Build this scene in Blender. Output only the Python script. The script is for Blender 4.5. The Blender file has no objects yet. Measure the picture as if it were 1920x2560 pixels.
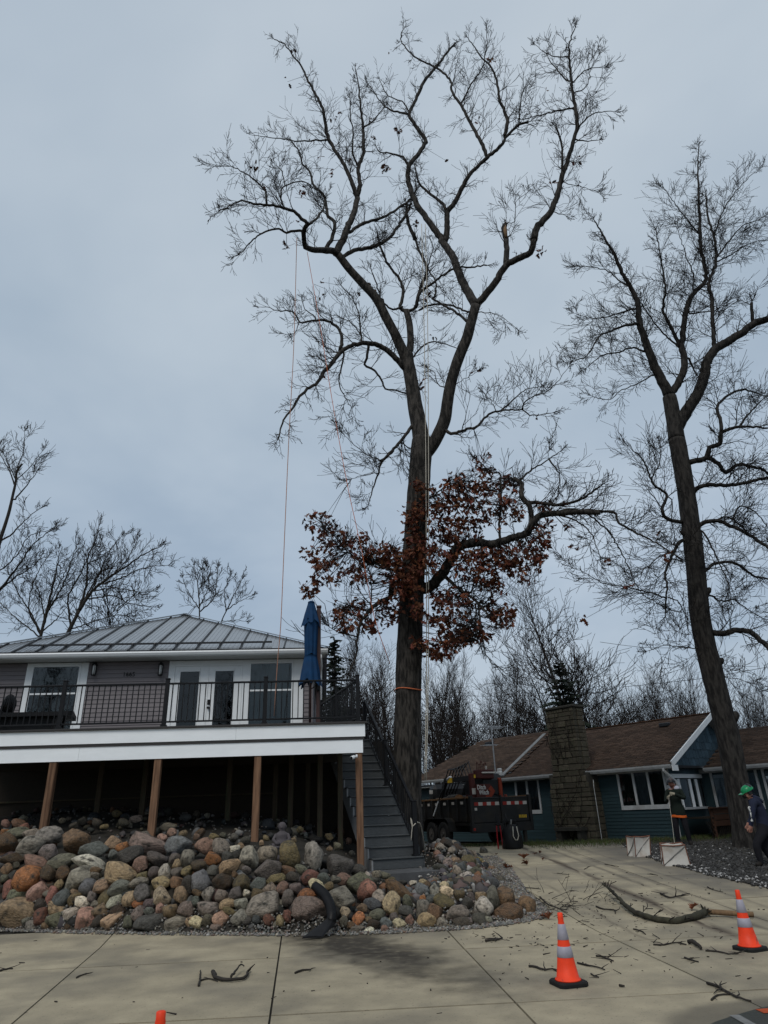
import bpy, bmesh, math, random
import numpy as np
from mathutils import Vector, Matrix, Euler, noise as mnoise
random.seed(7); rng = np.random.default_rng(7)
scene = bpy.context.scene
COL = scene.collection
# ------------------------------------------------------------------ camera
FPX = 1660.0                      # focal length in pixels of a 1920x2560 frame
PITCH, ROLL, CAMZ = math.radians(24.5), math.radians(2.2), 1.55
cam = bpy.data.cameras.new('camera'); camo = bpy.data.objects.new('camera', cam); COL.objects.link(camo)
cam.sensor_fit = 'VERTICAL'; cam.sensor_height = 32.0; cam.sensor_width = 24.0
cam.lens = 32.0*FPX/2560.0
cam.clip_start = 0.1; cam.clip_end = 2000
CR = Matrix.Rotation(math.pi/2+PITCH, 3, 'X') @ Matrix.Rotation(-ROLL, 3, 'Z')
camo.matrix_world = Matrix.Translation((0, 0, CAMZ)) @ CR.to_4x4()
scene.camera = camo
# ------------------------------------------------------------------ sky, sun, exposure
SUN_AZ, SUN_EL = math.radians(200), math.radians(50)
world = bpy.data.worlds.new('World'); scene.world = world; world.use_nodes = True
wn, wl = world.node_tree.nodes, world.node_tree.links
wn.clear()
def wnode(t, **kw):
    n = wn.new(t)
    for k, v in kw.items(): setattr(n, k, v)
    return n
out = wnode('ShaderNodeOutputWorld')
sky = wnode('ShaderNodeTexSky', sky_type='NISHITA', sun_disc=False, sun_elevation=SUN_EL, sun_rotation=SUN_AZ)
bg1 = wnode('ShaderNodeBackground'); bg1.inputs[1].default_value = 0.07
wl.new(sky.outputs[0], bg1.inputs[0])
tc = wnode('ShaderNodeTexCoord')
sep = wnode('ShaderNodeSeparateXYZ'); wl.new(tc.outputs['Generated'], sep.inputs[0])
def wmath(op, a, b):
    m = wnode('ShaderNodeMath', operation=op)
    for i, v in enumerate((a, b)):
        if isinstance(v, (int, float)): m.inputs[i].default_value = v
        else: wl.new(v, m.inputs[i])
    return m.outputs[0]
zc = wmath('MAXIMUM', sep.outputs[2], 0.0)
den = wmath('ADD', zc, 0.22)
cmb = wnode('ShaderNodeCombineXYZ')
wl.new(wmath('DIVIDE', sep.outputs[0], den), cmb.inputs[0]); wl.new(wmath('DIVIDE', sep.outputs[1], den), cmb.inputs[1])
nz = wnode('ShaderNodeTexNoise'); nz.inputs['Scale'].default_value = 1.0; nz.inputs['Detail'].default_value = 5; nz.inputs['Roughness'].default_value = .56
nz.inputs['Distortion'].default_value = .15
mpw = wnode('ShaderNodeMapping'); mpw.inputs['Location'].default_value = (3.1, 1.7, 0)
wl.new(cmb.outputs[0], mpw.inputs[0]); wl.new(mpw.outputs[0], nz.inputs['Vector'])
gr = wnode('ShaderNodeValToRGB')
e = gr.color_ramp.elements
e[0].position = 0.02; e[0].color = (.425, .500, .575, 1)
e[1].position = 0.95; e[1].color = (.480, .555, .630, 1)
k = e.new(.32); k.color = (.415, .505, .608, 1)
k = e.new(.6); k.color = (.445, .530, .615, 1)
wl.new(zc, gr.inputs[0])
cr2 = wnode('ShaderNodeValToRGB')
e = cr2.color_ramp.elements
e[0].position = .36; e[0].color = (.87, .90, .935, 1); e[1].position = .70; e[1].color = (1.25, 1.20, 1.155, 1)
wl.new(nz.outputs[0], cr2.inputs[0])
mx = wnode('ShaderNodeMix', data_type='RGBA', blend_type='MULTIPLY'); mx.inputs[0].default_value = 1
wl.new(gr.outputs[0], mx.inputs[6]); wl.new(cr2.outputs[0], mx.inputs[7])
bg2 = wnode('ShaderNodeBackground'); bg2.inputs[1].default_value = 1.05
wl.new(mx.outputs[2], bg2.inputs[0])
msh = wnode('ShaderNodeMixShader'); msh.inputs[0].default_value = .88
wl.new(bg1.outputs[0], msh.inputs[1]); wl.new(bg2.outputs[0], msh.inputs[2]); wl.new(msh.outputs[0], out.inputs[0])
sl = bpy.data.lights.new('sun', 'SUN'); sl.energy = 1.5; sl.angle = math.radians(25); sl.color = (1, .95, .88)
so = bpy.data.objects.new('sun', sl); COL.objects.link(so)
SD = Vector((math.sin(SUN_AZ)*math.cos(SUN_EL), math.cos(SUN_AZ)*math.cos(SUN_EL), math.sin(SUN_EL)))
so.rotation_euler = SD.to_track_quat('Z', 'Y').to_euler(); so.location = (-20, -30, 40)
vs = scene.view_settings
vs.view_transform = 'Standard'; vs.look = 'None'; vs.exposure = 0.0; vs.gamma = 1; vs.use_curve_mapping = False
# ------------------------------------------------------------------ helpers: where a point of the photograph stands in the place
C0 = np.array([0, 0, CAMZ]); RN = np.array(CR)
def ray(x, y):
    return RN @ np.array([(x-960)/FPX, (1280-y)/FPX, -1.0])
def PY(x, y, Y):
    d = ray(x, y); return C0+d*(Y/d[1])
def PP(x, y, p0, n):
    d = ray(x, y); n = np.array(n, float); p0 = np.array(p0, float)
    return C0+d*(np.dot(p0-C0, n)/np.dot(d, n))
def proj(p):
    q = RN.T @ (np.array(p, float)-C0); return 960+FPX*q[0]/-q[2], 1280-FPX*q[1]/-q[2]
def gz(x, y):                                   # the drive: level, then climbing away from the street
    return np.maximum(0, np.asarray(y, float)-11.0)*0.045
TT = np.arange(4, 60, .02)
def hit(px, py, fn):
    d = ray(px, py); P = C0[None]+d[None]*TT[:, None]
    b = P[:, 2] < fn(P[:, 0], P[:, 1])
    i = int(np.argmax(b))
    if not b[i]: return None
    a, c = TT[i]-.02, TT[i]
    for _ in range(8):
        m = (a+c)/2; p = C0+d*m
        if p[2] < fn(p[0], p[1]): c = m
        else: a = m
    return C0+d*c
def G(px, py): return hit(px, py, gz)
def dd(x, y): return x*1.15733, y*1.15733        # from the small view of the photograph to its pixels
# ------------------------------------------------------------------ helpers: meshes
class MB:
    def __init__(s): s.v = []; s.f = []; s.m = []; s.mi = 0
    def add(s, vs_, fs):
        o = len(s.v); s.v.extend([tuple(map(float, q)) for q in vs_])
        s.f.extend([tuple(o+i for i in f) for f in fs]); s.m.extend([s.mi]*len(fs)); return s
    def hexa(s, p):                              # 8 corners: bottom 4 ccw, top 4
        return s.add(p, [(3, 2, 1, 0), (4, 5, 6, 7), (0, 1, 5, 4), (1, 2, 6, 5), (2, 3, 7, 6), (3, 0, 4, 7)])
    def box(s, c, d, R=None):
        c = np.array(c, float); h = np.array(d, float)/2
        q = np.array([[x, y, z] for z in (-1, 1) for x, y in ((-1, -1), (1, -1), (1, 1), (-1, 1))])*h
        if R is not None: q = q @ np.array(R).T
        return s.hexa(q+c)
    def bbox(s, c, d, R=None, b=.01):            # a box with its long edges chamfered
        c = np.array(c, float); h = np.array(d, float)/2; b = min(b, h.min()*.9)
        V = []; 
        for z in (-1, 1):
            for x, y in ((-1, -1), (1, -1), (1, 1), (-1, 1)):
                V += [(x*(h[0]-b), y*(h[1]-b), z*h[2]), (x*(h[0]-b), y*h[1], z*(h[2]-b)), (x*h[0], y*(h[1]-b), z*(h[2]-b))]
        V = np.array(V)
        bm = bmesh.new()
        for v in V: bm.verts.new(v)
        r = bmesh.ops.convex_hull(bm, input=bm.verts)
        bm.verts.index_update(); bm.faces.ensure_lookup_table()
        P = np.array([v.co[:] for v in bm.verts]); F = [tuple(v.index for v in f.verts) for f in bm.faces]; bm.free()
        if R is not None: P = P @ np.array(R).T
        return s.add(P+c, F)
    def tube(s, pts, rad, n=8, cap=True):
        pts = [np.array(p, float) for p in pts]; N = len(pts)
        if not hasattr(rad, '__len__'): rad = [rad]*N
        t = [pts[min(i+1, N-1)]-pts[max(i-1, 0)] for i in range(N)]
        t = [q/(np.linalg.norm(q)+1e-9) for q in t]
        a = np.array([0, 0, 1.]) if abs(t[0][2]) < .9 else np.array([1., 0, 0])
        u = np.cross(t[0], a); u /= np.linalg.norm(u); V = []
        for i in range(N):
            u = u-t[i]*np.dot(u, t[i]); u /= np.linalg.norm(u)+1e-9; w = np.cross(t[i], u)
            for k in range(n):
                an = 2*math.pi*k/n; V.append(pts[i]+rad[i]*(math.cos(an)*u+math.sin(an)*w))
        F = [(i*n+k, i*n+(k+1) % n, (i+1)*n+(k+1) % n, (i+1)*n+k) for i in range(N-1) for k in range(n)]
        if cap: F += [tuple(range(n-1, -1, -1)), tuple((N-1)*n+k for k in range(n))]
        return s.add(V, F)
    def bar(s, a, b, w, h, up=(0, 0, 1)):        # a rectangular bar from a to b
        a = np.array(a, float); b = np.array(b, float); t = b-a; L = np.linalg.norm(t); t /= L
        u = np.cross(np.array(up, float), t); u /= np.linalg.norm(u); v = np.cross(t, u)
        return s.box((a+b)/2, (L, w, h), np.array([t, u, v]).T)
    def lathe(s, prof, n=16, c=(0, 0, 0)):
        V = [(c[0]+r*math.cos(2*math.pi*k/n), c[1]+r*math.sin(2*math.pi*k/n), c[2]+z) for r, z in prof for k in range(n)]
        F = [(i*n+k, i*n+(k+1) % n, (i+1)*n+(k+1) % n, (i+1)*n+k) for i in range(len(prof)-1) for k in range(n)]
        F += [tuple(range(n-1, -1, -1)), tuple((len(prof)-1)*n+k for k in range(n))]
        return s.add(V, F)
    def build(s, name, mats, parent=None, smooth=False, loc=None):
        me = bpy.data.meshes.new(name)
        V = s.v
        if loc is not None: V = [(x-loc[0], y-loc[1], z-loc[2]) for x, y, z in V]
        me.from_pydata(V, [], s.f)
        if not isinstance(mats, (list, tuple)): mats = [mats]
        for m in mats: me.materials.append(m)
        if len(mats) > 1: me.polygons.foreach_set('material_index', s.m)
        if smooth: me.polygons.foreach_set('use_smooth', [True]*len(me.polygons))
        me.update()
        return link(name, me, parent, loc)
def link(name, me, parent=None, loc=None):
    o = bpy.data.objects.new(name, me); COL.objects.link(o)
    if parent is not None: o.parent = parent
    off = Vector((0, 0, 0)); q = parent
    while q is not None: off += q.location; q = q.parent          # where the parent stands (no thing here is turned)
    o.location = (Vector(loc) if loc is not None else Vector((0, 0, 0)))-off
    return o
def tag(o, label=None, cat=None, group=None, kind=None):
    if label: o['label'] = label
    if cat: o['category'] = cat
    if group: o['group'] = group
    if kind: o['kind'] = kind
    return o
def thing(name, label, cat, loc=(0, 0, 0), group=None):
    o = bpy.data.objects.new(name, None); COL.objects.link(o); o.location = loc; o.empty_display_size = .2
    return tag(o, label, cat, group)
def npmesh(name, V, F, mat, parent=None, cols=None, smooth=False, loc=None):   # big triangle or quad soup from arrays
    me = bpy.data.meshes.new(name); V = np.asarray(V, np.float32); F = np.asarray(F, np.int32); k = F.shape[1]
    me.vertices.add(len(V)); me.vertices.foreach_set('co', V.ravel())
    me.loops.add(F.size); me.loops.foreach_set('vertex_index', F.ravel())
    me.polygons.add(len(F)); me.polygons.foreach_set('loop_start', np.arange(0, F.size, k, dtype=np.int32))
    me.polygons.foreach_set('loop_total', np.full(len(F), k, np.int32))
    if smooth: me.polygons.foreach_set('use_smooth', np.ones(len(F), bool))
    me.materials.append(mat)
    if cols is not None:
        a = me.color_attributes.new('tint', 'FLOAT_COLOR', 'POINT')
        c4 = np.ones((len(V), 4), np.float32); c4[:, :3] = cols; a.data.foreach_set('color', c4.ravel())
    me.update(calc_edges=True); me.validate()
    return link(name, me, parent, loc)
def segmesh(name, S, mat, parent=None, n=3):     # twigs: rows x0 y0 z0 r0 x1 y1 z1 r1 -> small prisms
    S = np.asarray(S, float); A, B = S[:, :3], S[:, 4:7]; t = B-A; t /= np.linalg.norm(t, axis=1)[:, None]+1e-9
    ref = np.where(np.abs(t[:, 2:3]) < .9, np.array([[0, 0, 1.]]), np.array([[1., 0, 0]]))
    u = np.cross(t, ref); u /= np.linalg.norm(u, axis=1)[:, None]+1e-9; w = np.cross(t, u)
    V = np.zeros((len(S), 2*n, 3))
    for k in range(n):
        a = 2*math.pi*k/n; o = math.cos(a)*u+math.sin(a)*w
        V[:, k] = A+o*S[:, 3:4]; V[:, n+k] = B+o*S[:, 7:8]
    F = np.array([(k, (k+1) % n, n+(k+1) % n, n+k) for k in range(n)])
    F = (np.arange(len(S))[:, None, None]*2*n+F[None]).reshape(-1, 4)
    return npmesh(name, V.reshape(-1, 3), F, mat, parent, smooth=True)
def text_mesh(txt, size, depth=.004, bold=0.0, shear=0):
    cu = bpy.data.curves.new('txt', 'FONT'); cu.body = txt; cu.size = size; cu.extrude = depth; cu.offset = bold; cu.shear = shear
    cu.align_x = 'CENTER'; cu.align_y = 'CENTER'; cu.resolution_u = 3
    o = bpy.data.objects.new('txt', cu); COL.objects.link(o)
    dg = bpy.context.evaluated_depsgraph_get(); me = bpy.data.meshes.new_from_object(o.evaluated_get(dg))
    bpy.data.objects.remove(o); bpy.data.curves.remove(cu); return me
def text_obj(name, txt, size, mat, parent, M, **kw):
    me = text_mesh(txt, size, **kw); me.materials.clear(); me.materials.append(mat)
    M = Matrix(M); me.transform(M); return link(name, me, parent)
def frame3(o, x, z):                             # 4x4 with local x, local z(out of the sign) and origin
    x = Vector(x).normalized(); z = Vector(z).normalized(); y = z.cross(x)
    M = Matrix((x, y, z)).transposed().to_4x4(); M.translation = Vector(o); return M
# ------------------------------------------------------------------ materials
def s(r, g, b):
    f = lambda c: (c/255/12.92) if c/255 <= .04045 else ((c/255+.055)/1.055)**2.4
    return (f(r), f(g), f(b))
def mat(name, col, rough=.8, var=.2, scale=6., stretch=(1, 1, 1), bump=0., bscale=None, spec=.25, metal=0., objvar=0., objcol=False, attr=None, col2=None, c2=(.5, .68), coords='Object', detail=6., wave=None, spots=None):
    m = bpy.data.materials.new(name); m.use_nodes = True; N, L = m.node_tree.nodes, m.node_tree.links
    b = N['Principled BSDF']; b.inputs['Roughness'].default_value = rough; b.inputs['Metallic'].default_value = metal
    b.inputs['Specular IOR Level'].default_value = spec
    t = N.new('ShaderNodeTexCoord'); mp = N.new('ShaderNodeMapping'); mp.inputs['Scale'].default_value = stretch
    L.new(t.outputs[coords], mp.inputs[0])
    vec = mp.outputs[0]; oi = N.new('ShaderNodeObjectInfo')
    if objvar or objcol:
        ad = N.new('ShaderNodeVectorMath'); ad.operation = 'ADD'; sc = N.new('ShaderNodeMath'); sc.operation = 'MULTIPLY'; sc.inputs[1].default_value = 57.
        L.new(oi.outputs['Random'], sc.inputs[0]); L.new(vec, ad.inputs[0]); L.new(sc.outputs[0], ad.inputs[1]); vec = ad.outputs[0]
    n = N.new('ShaderNodeTexNoise'); n.inputs['Scale'].default_value = scale; n.inputs['Detail'].default_value = detail; n.inputs['Roughness'].default_value = .6
    L.new(vec, n.inputs['Vector'])
    def mr(src, a, c, lo=.25, hi=.75):
        q = N.new('ShaderNodeMapRange'); q.inputs[1].default_value = lo; q.inputs[2].default_value = hi; q.inputs[3].default_value = a; q.inputs[4].default_value = c
        L.new(src, q.inputs[0]); return q.outputs[0]
    def scalec(src, fac):
        q = N.new('ShaderNodeVectorMath'); q.operation = 'SCALE'
        if isinstance(src, tuple): q.inputs[0].default_value = src
        else: L.new(src, q.inputs[0])
        L.new(fac, q.inputs['Scale']); return q.outputs[0]
    src = tuple(col)
    if objcol: src = oi.outputs['Color']
    if attr:
        an = N.new('ShaderNodeAttribute'); an.attribute_name = attr; src = an.outputs['Color']
    if col2 is not None:
        n2 = N.new('ShaderNodeTexNoise'); n2.inputs['Scale'].default_value = scale*.45; n2.inputs['Detail'].default_value = 5; L.new(vec, n2.inputs['Vector'])
        q = N.new('ShaderNodeMix'); q.data_type = 'RGBA'; L.new(mr(n2.outputs[0], 0, 1, *c2), q.inputs[0])
        if isinstance(src, tuple): q.inputs[6].default_value = (*src, 1)
        else: L.new(src, q.inputs[6])
        q.inputs[7].default_value = (*col2, 1); src = q.outputs[2]
    src = scalec(src, mr(n.outputs[0], 1-var, 1+var))
    if objvar: src = scalec(src, mr(oi.outputs['Random'], 1-objvar, 1+objvar, 0, 1))
    if spots:                                    # (scale, threshold, colour): grains and flecks
        v = N.new('ShaderNodeTexNoise'); v.inputs['Scale'].default_value = spots[0]; v.inputs['Detail'].default_value = 2; L.new(vec, v.inputs['Vector'])
        q = N.new('ShaderNodeMix'); q.data_type = 'RGBA'; L.new(mr(v.outputs[0], 0, 1, spots[1], spots[1]+.05), q.inputs[0]); L.new(src, q.inputs[6]); q.inputs[7].default_value = (*spots[2], 1); src = q.outputs[2]
    L.new(src, b.inputs['Base Color'])
    L.new(mr(n.outputs[0], max(0, rough-.12), min(1, rough+.1)), b.inputs['Roughness'])
    if bump:
        h = n.outputs[0]
        if bscale:
            nb = N.new('ShaderNodeTexNoise'); nb.inputs['Scale'].default_value = bscale; nb.inputs['Detail'].default_value = 5; L.new(vec, nb.inputs['Vector']); h = nb.outputs[0]
        if wave:
            w = N.new('ShaderNodeTexWave'); w.inputs['Scale'].default_value = wave; L.new(vec, w.inputs['Vector']); h = w.outputs[0]
        bp = N.new('ShaderNodeBump'); bp.inputs['Strength'].default_value = min(1, bump); bp.inputs['Distance'].default_value = .02*max(1, bump); L.new(h, bp.inputs['Height']); L.new(bp.outputs[0], b.inputs['Normal'])
    return m
def glass(name, tint=(.55, .6, .62), refl=.16):
    m = bpy.data.materials.new(name); m.use_nodes = True; N, L = m.node_tree.nodes, m.node_tree.links
    N.remove(N['Principled BSDF']); o = N['Material Output']
    t = N.new('ShaderNodeBsdfTransparent'); t.inputs[0].default_value = (*tint, 1)
    g = N.new('ShaderNodeBsdfGlossy'); g.inputs['Roughness'].default_value = .015; g.inputs[0].default_value = (.75, .8, .82, 1)
    lw = N.new('ShaderNodeFresnel'); lw.inputs[0].default_value = 1.5
    ad = N.new('ShaderNodeMath'); ad.operation = 'ADD'; ad.inputs[1].default_value = refl-.04; L.new(lw.outputs[0], ad.inputs[0])
    tcn = N.new('ShaderNodeTexCoord'); nn = N.new('ShaderNodeTexNoise'); nn.inputs['Scale'].default_value = 1.6; L.new(tcn.outputs['Object'], nn.inputs[0])
    bp = N.new('ShaderNodeBump'); bp.inputs['Strength'].default_value = .08; bp.inputs['Distance'].default_value = .05; L.new(nn.outputs[0], bp.inputs['Height']); L.new(bp.outputs[0], g.inputs['Normal'])
    x = N.new('ShaderNodeMixShader'); L.new(ad.outputs[0], x.inputs[0]); L.new(t.outputs[0], x.inputs[1]); L.new(g.outputs[0], x.inputs[2]); L.new(x.outputs[0], o.inputs[0])
    return m
M = {}
M['white'] = mat('white_trim', (.72, .74, .75), .55, .05, 3, bump=.05, bscale=60)
M['fascia'] = mat('white_fascia', (.84, .87, .89), .5, .05, 2, stretch=(1, 1, 3), bump=.04, bscale=50)
M['siding'] = mat('taupe_siding', (.175, .158, .164), .7, .10, 4, stretch=(1, 1, 12), bump=.05, objvar=.06)
M['darktrim'] = mat('dark_composite', (.040, .038, .038), .7, .2, 6, stretch=(2, 2, 20))
M['black'] = mat('black_aluminium', (.008, .0085, .010), .45, .15, 8, spec=.2)
M['post'] = mat('treated_timber', (.185, .105, .062), .85, .35, 9, stretch=(5, 5, .35), bump=.35, bscale=14, col2=(.105, .055, .032), c2=(.45, .62), objvar=.12)
M['oldpost'] = mat('weathered_timber', (.060, .045, .030), .9, .35, 9, stretch=(5, 5, .4), bump=.3, col2=(.05, .055, .03))
M['tread'] = mat('grey_composite_board', (.060, .065, .068), .62, .28, 5, stretch=(1.2, 6, 14), bump=.1, objvar=.14)
M['roofmetal'] = mat('grey_metal_roof', (.27, .285, .30), .26, .12, 1.2, spec=.5, metal=.6, bump=.02, bscale=9, objvar=.05)
M['roofdark'] = mat('dark_metal_trim', (.018, .02, .023), .45, .15, 5)
M['soffit'] = mat('soffit', (.50, .51, .50), .7, .08, 5)
M['glass'] = glass('window_glass', (.55, .6, .62), .05); M['doorglass'] = glass('door_glass', (.4, .42, .45), .045)
M['dark'] = mat('dark_room', (.012, .013, .013), .9, .2)
M['curtain'] = mat('pale_curtain', (.30, .33, .31), .9, .1, 3)
M['greenroom'] = mat('green_room', (.028, .038, .028), .9, .4, 2)
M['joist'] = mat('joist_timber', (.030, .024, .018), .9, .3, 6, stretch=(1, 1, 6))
M['blue'] = mat('blue_canvas', (.004, .034, .095), .85, .25, 5, bump=.15, bscale=14)
M['brownmetal'] = mat('brown_metal', (.055, .030, .028), .5, .15, 6)
M['metal'] = mat('galvanised_metal', (.35, .36, .37), .4, .2, 10, metal=.7)
M['concrete'] = None
M['slab'] = mat('dark_concrete_step', (.075, .076, .078), .85, .3, 5, bump=.25, bscale=30)
M['stone'] = mat('field_stone', (.2, .2, .2), .72, .55, 5, objcol=True, bump=1.3, bscale=9, col2=(.034, .031, .025), c2=(.50, .72), spots=(26, .66, (.26, .25, .23)))
M['pebble'] = mat('pebbles', (.2, .2, .2), .8, .25, 12, attr='tint')
M['dirt'] = mat('dark_soil', (.030, .027, .022), .95, .4, 3, bump=.5, bscale=20)
M['plastic'] = mat('black_plastic', (.008, .008, .009), .5, .2, 8)
M['orange'] = mat('cone_orange', (.78, .048, .010), .55, .16, 9, spec=.3, spots=(14, .66, (.40, .045, .02)))
M['reflect'] = mat('reflective_sleeve', (.30, .29, .34), .45, .12, 14, objvar=.05)
M['rubber'] = mat('black_rubber', (.010, .010, .010), .75, .3, 12, bump=.1)
M['rope_white'] = mat('white_rope', (.42, .39, .33), .9, .15, 30)
M['rope_orange'] = mat('orange_rope', (.50, .14, .06), .9, .15, 30)
M['silver'] = mat('steel_can', (.30, .30, .29), .35, .1, metal=.6)
M['statue'] = mat('stone_figure', (.075, .066, .070), .85, .35, 14, bump=.4)
def barkmat(name, c, c2, sc=1.):
    m = mat(name, c, .95, .45, 9*sc, stretch=(3.2, 3.2, .75), bump=2.4, bscale=5.0*sc, col2=c2, c2=(.42, .60)); return m
M['bark'] = barkmat('oak_bark', (.046, .041, .036), (.010, .009, .008))
M['bark2'] = barkmat('maple_bark', (.032, .029, .026), (.009, .008, .0075))
M['twig'] = mat('twig_bark', (.013, .011, .010), .9, .2, 3)
M['fartwig'] = mat('far_twigs', (.019, .015, .013), .95, .2, 2)
M['farbark'] = mat('far_bark', (.028, .024, .021), .95, .3, 4, stretch=(3, 3, .6))
M['leaf'] = mat('dead_oak_leaf', (.10, .035, .018), .8, .3, 4, attr='tint')
M['needle'] = mat('spruce_needles', (.013, .022, .014), .9, .4, 3)
M['grass'] = mat('grass_blades', (.05, .085, .02), .9, .3, 2, attr='tint')
# ================================================================== THE GROUND
def gz(x, y): return np.clip((np.asarray(y, float)-11.0)*0.045, 0, .53)
def structure(o): o['kind'] = 'structure'; return o
# one sheet of soil that reaches the horizon, just under everything else
mb = MB(); xs = [-900, -60, -20, -8, 0, 8, 20, 60, 900]; ys = [-900, -40, 0, 6, 11, 14, 18, 22.8, 26, 40, 80, 900]
for j in range(len(ys)-1):
    for i in range(len(xs)-1):
        q = [(xs[i], ys[j]), (xs[i+1], ys[j]), (xs[i+1], ys[j+1]), (xs[i], ys[j+1])]
        mb.add([(a, b, float(gz(a, b))-.14) for a, b in q], [(0, 1, 2, 3)])
M['earth'] = mat('winter_earth', (.05, .052, .03), .95, .35, 2, bump=.4, bscale=18, col2=(.035, .028, .02))
structure(mb.build('ground', M['earth']))
# concrete of the drive: every slab its own piece, with real joints between
def concrete():
    m = mat('drive_concrete', (.322, .276, .192), .86, .26, 2.2, bump=.16, bscale=70, objvar=.05, coords='Object')
    N, L = m.node_tree.nodes, m.node_tree.links; b = N['Principled BSDF']
    src = b.inputs['Base Color'].links[0].from_socket
    geo = N.new('ShaderNodeNewGeometry'); pos = geo.outputs['Position']
    def noise(sc, det=4, st=(1, 1, 1)):
        mp = N.new('ShaderNodeMapping'); mp.inputs['Scale'].default_value = st; L.new(pos, mp.inputs[0])
        n = N.new('ShaderNodeTexNoise'); n.inputs['Scale'].default_value = sc; n.inputs['Detail'].default_value = det; L.new(mp.outputs[0], n.inputs['Vector']); return n.outputs[0]
    def mth(op, *a, clamp=False):
        q = N.new('ShaderNodeMath'); q.operation = op; q.use_clamp = clamp
        for i, v in enumerate(a):
            if isinstance(v, (int, float)): q.inputs[i].default_value = v
            else: L.new(v, q.inputs[i])
        return q.outputs[0]
    def rng_(v, lo, hi, a=0., c=1.):
        q = N.new('ShaderNodeMapRange'); q.interpolation_type = 'SMOOTHSTEP'
        for i, k_ in enumerate((lo, hi, a, c)): q.inputs[i+1].default_value = k_
        L.new(v, q.inputs[0]); return q.outputs[0]
    def mixc(fac, c):
        nonlocal src
        q = N.new('ShaderNodeMix'); q.data_type = 'RGBA'; L.new(fac, q.inputs[0]); L.new(src, q.inputs[6]); q.inputs[7].default_value = (*c, 1); src = q.outputs[2]
    sp = N.new('ShaderNodeSeparateXYZ'); L.new(pos, sp.inputs[0]); X, Y = sp.outputs[0], sp.outputs[1]
    wob = mth('MULTIPLY', mth('SUBTRACT', noise(.9), .5), 1.6)
    # broad grime
    mixc(mth('MULTIPLY', rng_(noise(.7, 8), .42, .66), .55), (.125, .113, .092))
    # fine dark flecks
    mixc(mth('MULTIPLY', rng_(noise(38, 2), .63, .70), .45), (.07, .062, .052))
    # tyre dirt that runs up the drive, two bands and some thin ones
    xd = mth('ADD', X, mth('MULTIPLY', Y, .042))
    xw = mth('ADD', xd, mth('MULTIPLY', wob, .12))
    for c, w, f, cc in ((4.69, .17, 1., (.062, .045, .033)), (3.55, .06, .5, (.09, .07, .05)), (5.3, .10, .65, (.07, .058, .046)), (5.62, .12, .5, (.07, .058, .05)), (6.2, .10, .5, (.07, .06, .05))):
        band = mth('SUBTRACT', 1.0, mth('DIVIDE', mth('ABSOLUTE', mth('SUBTRACT', xw, c)), w), clamp=True)
        mixc(mth('MULTIPLY', mth('MULTIPLY', band, rng_(Y, 8.6, 10.6)), mth('MULTIPLY', rng_(noise(2.2, 4, (3, .5, 1)), .3, .55), f)), cc)
    # the upper right of the drive is stained grey
    mixc(mth('MULTIPLY', mth('MULTIPLY', rng_(mth('ADD', xd, wob), 5.5, 7.0), rng_(mth('ADD', Y, wob), 11.5, 15.5)), .62), (.075, .070, .068))
    # damp fan below the drain pipe
    a = mth('SUBTRACT', X, mth('ADD', mth('MULTIPLY', mth('SUBTRACT', 11.2, Y), .50), -1.05))
    d = mth('SQRT', mth('ADD', mth('POWER', mth('MULTIPLY', mth('ADD', a, mth('MULTIPLY', wob, .5)), 1.5), 2.0), mth('POWER', mth('MULTIPLY', mth('SUBTRACT', Y, 10.2), .46), 2.0)))
    mixc(mth('MULTIPLY', mth('MULTIPLY', rng_(mth('ADD', d, mth('MULTIPLY', mth('SUBTRACT', noise(3.2, 6), .5), 1.5)), 1.65, .25), .97), rng_(noise(7, 5), .2, .55, .6, 1.)), (.034, .028, .021))
    # damp rim round the puddle at the street
    e_ = mth('SQRT', mth('ADD', mth('POWER', mth('MULTIPLY', mth('SUBTRACT', X, 3.15), .8), 2.0), mth('POWER', mth('SUBTRACT', Y, 6.1), 2.0)))
    e2 = mth('ADD', e_, mth('MULTIPLY', wob, .22))
    mixc(mth('MULTIPLY', rng_(e2, 1.0, .82), .6), (.070, .062, .05))
    L.new(src, b.inputs['Base Color'])
    return m
M['concrete'] = concrete()
drive = thing('driveway', None, None); structure(drive)
colX = [lambda y: -12.6-.3*(y-11), lambda y: -9.7-.28*(y-11), lambda y: -7.0-.24*(y-11), lambda y: -4.18-.2*(y-12.05+1), lambda y: -1.76-.132*(y-11.69), lambda y: .68-.078*(y-11.13), lambda y: 2.60-.064*(y-12.0), lambda y: 5.12-.03*(y-12), lambda y: 7.9-.0*(y-12)]
rowY = [1.84, 4.47, 7.1, 9.73, 12.5, 15.3, 18.1, 20.9, 23.9]
RS = .056; GAP = .010
def slab_pt(ci, y0):
    x = colX[ci](y0); return x, y0+RS*x
rg_pts = [(6.6, 13.4), (6.31, 15.66), (6.26, 18.23), (6.6, 21.71), (7.0, 23.6)]
nslab = 0
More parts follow.
